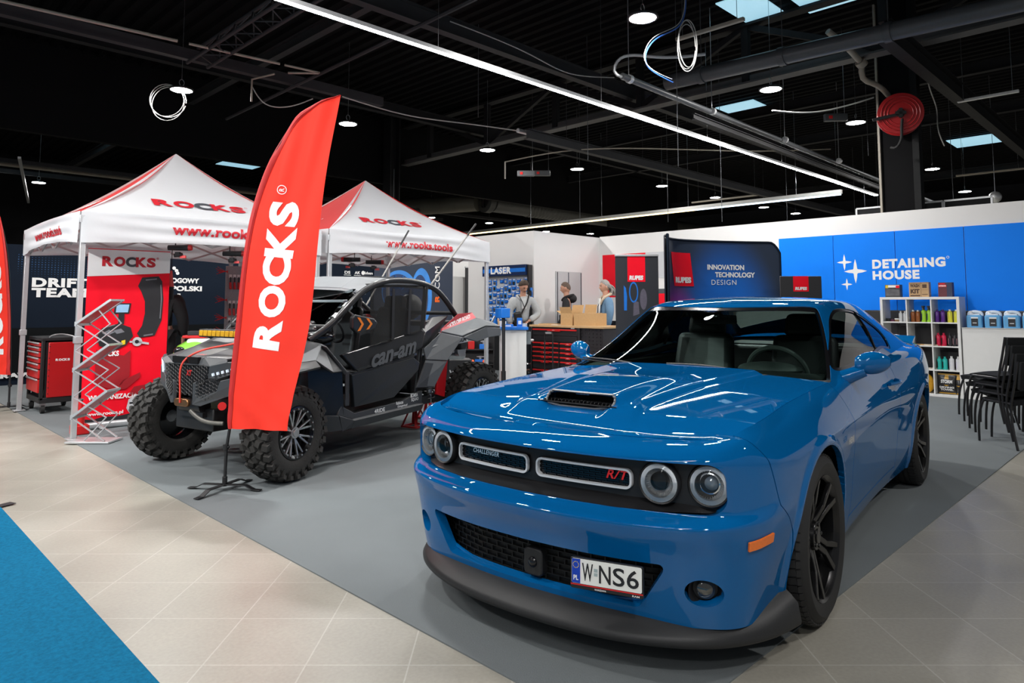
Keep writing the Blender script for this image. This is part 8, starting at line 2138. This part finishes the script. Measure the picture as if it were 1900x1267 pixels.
def ex_grey(t, P, hp, R, k, J):
 jm = MATS['jacket (0.4, 0.41, 0.41)']
 mb = MB(); mb.tube(path([P(-.06, .10, 1.50), P(-.12, .0, 1.50), P(-.06, -.10, 1.50), P(.06, -.085, 1.47), P(.10, 0, 1.43), P(.06, .085, 1.47)], 30, True), .028*k, 8, closed=True); mb.build('hood', jm, t)
 MB().tube(path([P(.06, .10, 1.52), P(.155, .05, 1.38), P(.165, -.03, 1.22), P(.15, -.10, 1.06)], 16), .016, 6).tube(path([P(.06, -.10, 1.52), P(.155, -.04, 1.40), P(.165, .0, 1.30)], 12), .007, 6).build('bag_strap', M_black, t)
 MB().box(P(.20, -.12, 1.10), (.09, .16, .22), rmat(.2, .1, .3)).build('shoulder_bag', M_black, t, bevel=.03, seg=3)
 MB().box(P(.145, 0, 1.36), (.02, .10, .20)).build('shirt_front', mat('pale shirt', (.55, .56, .55), .8, noise=.1), t, bevel=.008)
def ex_black(t, P, hp, R, k, J):
 jm = MATS['jacket (0.008, 0.008, 0.009)']
 mb = MB(); mb.sphere(P(-.10, 0, 1.47), (.10*k, .12*k, .09*k), 16, 10).tube(path([P(-.08, .10, 1.53), P(-.13, 0, 1.54), P(-.08, -.10, 1.53), P(.05, -.08, 1.48), P(.09, 0, 1.44), P(.05, .08, 1.48)], 30, True), .026*k, 8, closed=True); mb.build('hood', jm, t)
def ex_denim(t, P, hp, R, k, J):
 MB().tube(path([P(-.05, .09, 1.53), P(-.10, 0, 1.54), P(-.05, -.09, 1.53), P(.08, -.07, 1.45), P(.13, -.03, 1.34)], 24), .026*k, 8).tube(path([P(-.05, .09, 1.53), P(.08, .07, 1.45), P(.13, .03, 1.34)], 12), .026*k, 8).build('fleece_collar', mat('cream fleece', (.55, .45, .33), .95, noise=.3, nscale=60, bump=.6, bscale=120), t)
 MB().box(P(.145, 0, 1.28), (.03, .11, .36), rmat(0, -.06, 0)).build('white_shirt', M_offwhite, t, bevel=.012); MB().tube([P(.10, .06, 1.48), P(.172, .015, 1.30), P(.17, .0, 1.12)], .007, 6).build('lanyard', M_black, t)
person('man in a light grey hooded jacket looking down at the store counter', (9.90, 9.62, .0), math.radians(-125), 1.87, .18, {'l': ((.10, .30, 1.16), (.20, .10, 1.04)), 'r': ((.05, -.28, 1.17), (.16, -.24, .97))}, .50, .35, ((.055, .035, .022), .018), (.40, .41, .41), (.02, .022, .03), None, ex_grey)
person('man in a black hooded jacket standing sideways at the grey door', (10.78, 9.20, .0), math.radians(128), 1.84, .0, {'l': ((.02, .26, 1.15), (.14, .22, .95)), 'r': ((.02, -.26, 1.15), (.16, -.20, .96))}, .18, .0, ((.10, .065, .045), .004), (.008, .008, .009), (.012, .012, .014), None, ex_black)
person('long-haired person in a blue denim jacket turned towards the counter', (10.98, 8.36, .0), math.radians(148), 1.86, .0, None, .0, .0, ((.28, .26, .24), .012, 1), (.12, .22, .34), (.02, .022, .03), None, ex_denim)
person('person in black clothes standing half hidden by the red roll-up banner', (3.30, 10.0, .0), math.radians(60), 1.84, .0, {'l': ((-.02, .27, 1.15), (.03, .27, .92)), 'r': ((-.02, -.27, 1.15), (.04, -.26, .92))}, .0, .0, ((.02, .016, .014), .010), (.007, .007, .008), (.012, .012, .013))
# ================================================================ hall lamps
M_lens = mat('lamp lens glow', (.9, .9, .9), .4, emit=(1.0, .975, .95), es=LAMP_L)
M_lampbody = mat('lamp housing', (.03, .03, .032), .4, .3, noise=.1)
def hall_lamp(loc, label, ztop=6.69, group='round hall lamps on wires'):
 t = thing('hall_lamp', label, 'ceiling lamp', loc, 0, group)
 MB().lathe([(.0, .075), (.055, .075), (.07, .05), (.14, .045), (.19, .03), (.197, .012), (.19, .0), (.168, .0)], n=32).build('lamp_housing', M_lampbody, t)
 MB().lathe([(.168, .003), (0, .003)][::-1], n=32).build('lamp_lens', M_lens, t)
 mb = MB().tube([(0, 0, .19), (0, 0, ztop-loc[2])], .004, 5)
 mb.tube(path([(.0, 0, .08), (.035, 0, .11), (.035, 0, .16), (0, 0, .19), (-.035, 0, .16), (-.035, 0, .11)], 20, True), .006, 6, closed=True)
 mb.build('hanger_wire', M_steel, t)
 return t
LP = [((7.19, 4.85), 'round hall lamp on a wire high above the coupe roof'), ((11.17, 5.0), 'round hall lamp hanging in front of the steel roof truss'), ((14.45, 4.75), 'round hall lamp hanging beside the black column'),
 ((4.16, 12.07), 'round hall lamp beside the hanging loop of white cable'), ((7.34, 12.0), 'round hall lamp hanging just past the tip of the red flag'), ((10.94, 11.76), 'round hall lamp hanging above the second tent roof'),
 ((14.2, 11.73), 'round hall lamp over the white store wall'), ((18.1, 11.6), 'round hall lamp far behind the white store wall'), ((21.35, 11.6), 'far round hall lamp beyond the store, second from the end'), ((24.8, 11.5), 'far round hall lamp above the light bar end'), ((27.4, 11.4), 'farthest round hall lamp of the middle row'),
 ((20.93, 5.0), 'round hall lamp hanging on a wavy wire beyond the column'), ((25.9, 5.3), 'far round hall lamp low over the blue panel wall'), ((4.46, 24.38), 'far round hall lamp glowing beside the slope of the first tent')]
for (x, y), lb in LP: hall_lamp((x, y, 5.0), lb)
for (x, y), lb in [((20.99, 22.42), 'far round lamp low over the duct'), ((17.95, 22.73), 'far round lamp low over the second tent slope'), ((27.9, 22.2), 'far round lamp at the warm light bar'), ((25.5, 23.1), 'far round lamp under the warm light bar')]:
 hall_lamp((x, y, 5.0), lb)
# unseen lamps: rows carried on, with more added to brighten the flag and tiles
for (x, y), lb in [((3.3, 4.9), 'round hall lamp over the aisle by the blue carpet'), ((-.4, 4.9), 'round hall lamp over the blue carpet'), ((.6, 11.9), 'round hall lamp over the far end of the aisle'), ((-.6, 9.0), 'round hall lamp over the stand across the aisle'), ((-.4, -1.9), 'added unseen hall lamp behind the photographer over the crossing'), ((-3.9, -1.9), 'added unseen hall lamp over the far stand behind the crossing'), ((5.4, -2.3), 'added unseen hall lamp brightening the tiled aisle beside the coupe'), ((-3.9, 4.9), 'added unseen hall lamp over the inner part of the blue carpet stand')]:
 hall_lamp((x, y, 5.0), lb)
t = thing('linear_light', 'added unseen linear light over the crossing behind the photographer', 'strip light', (0, -.2, 4.5))  # light bar added out of view for more frontal light on the flag
MB().box((-4.6, 0, .055), (10.0, .07, .05)).build('light_housing', mat('silver light rail', (.5, .51, .52), .35, .7, noise=.05), t)
MB().box((-4.6, 0, .026), (9.9, .055, .008)).build('light_diffuser', mat('strip glow', (.9, .9, .9), .4, emit=(.95, .98, 1.0), es=STRIP_L), t)
for x in (-8, -4.6, -1): MB().tube([(x, 0, .08), (x, 0, 2.2)], .003, 5).build('suspension_wire', M_steel, t)
# long linear light
t = thing('linear_light', 'very long bright white linear light running over the tents and the coupe', 'strip light', (0, 6.6, 4.5))
MB().box((11.3, 0, .055), (20.6, .07, .05)).build('light_housing', mat('silver light rail', (.5, .51, .52), .35, .7, noise=.05), t)
MB().box((11.3, 0, .026), (20.4, .055, .008)).build('light_diffuser', mat('strip glow', (.9, .9, .9), .4, emit=(.95, .98, 1.0), es=STRIP_L), t)
for x in np.arange(2.0, 22, 3.3): MB().tube([(x, 0, .08), (x, 0, 2.2)], .003, 5).build('suspension_wire', M_steel, t)

# unseen spot rail added to brighten the flag and the roll-up banner
t = thing('fill_spot_rail', 'added unseen rail of three fill spots brightening the red flag and banner', 'fill light', (-1.5, 5.2, 3.5))
MB().box((0, 0, 0), (.05, 4.4, .05)).box((0, -2.15, -1.75), (.06, .06, 3.5)).box((0, 2.15, -1.75), (.06, .06, 3.5)).build('light_rail', M_alu, t)
for k, (y, tg) in enumerate([(-1.6, (2.6, 4.9, 1.7)), (0, (2.6, 5.4, 1.6)), (1.6, (2.6, 8.6, 1.5))]):
 p = np.array([-1.42, 5.2+y, 3.42]); d = vnorm(np.array(tg)-p); l = p-np.array([-1.5, 5.2, 3.5])
 MB().cyl(l-d*.10, l+d*.06, .05, .06, 18).build('lamp_head', M_lampbody, t)
 ld = bpy.data.lights.new('spot', 'SPOT'); ld.energy = (260, 300, 700)[k]; ld.spot_size = math.radians(75); ld.spot_blend = .6; ld.shadow_soft_size = .06; lo = bpy.data.objects.new('spot', ld); COL.objects.link(lo); lo.parent = t
 lo.location = tuple(l+d*.08); lo.rotation_euler = Vector(d).to_track_quat('-Z', 'Y').to_euler()
# things on the carpet stand on its pile
for o in list(COL.objects):
 if o.parent is None and o.type == 'EMPTY' and abs(o.location.z) < .001 and o.location.x > 1.7 and o.location.y > 1.2 and o.location.x < 16 and o.location.y < 14.5 and o.name.split('.')[0] not in ('steel_column', 'framed_board', 'roof_truss'):
  o.location.z = .0065
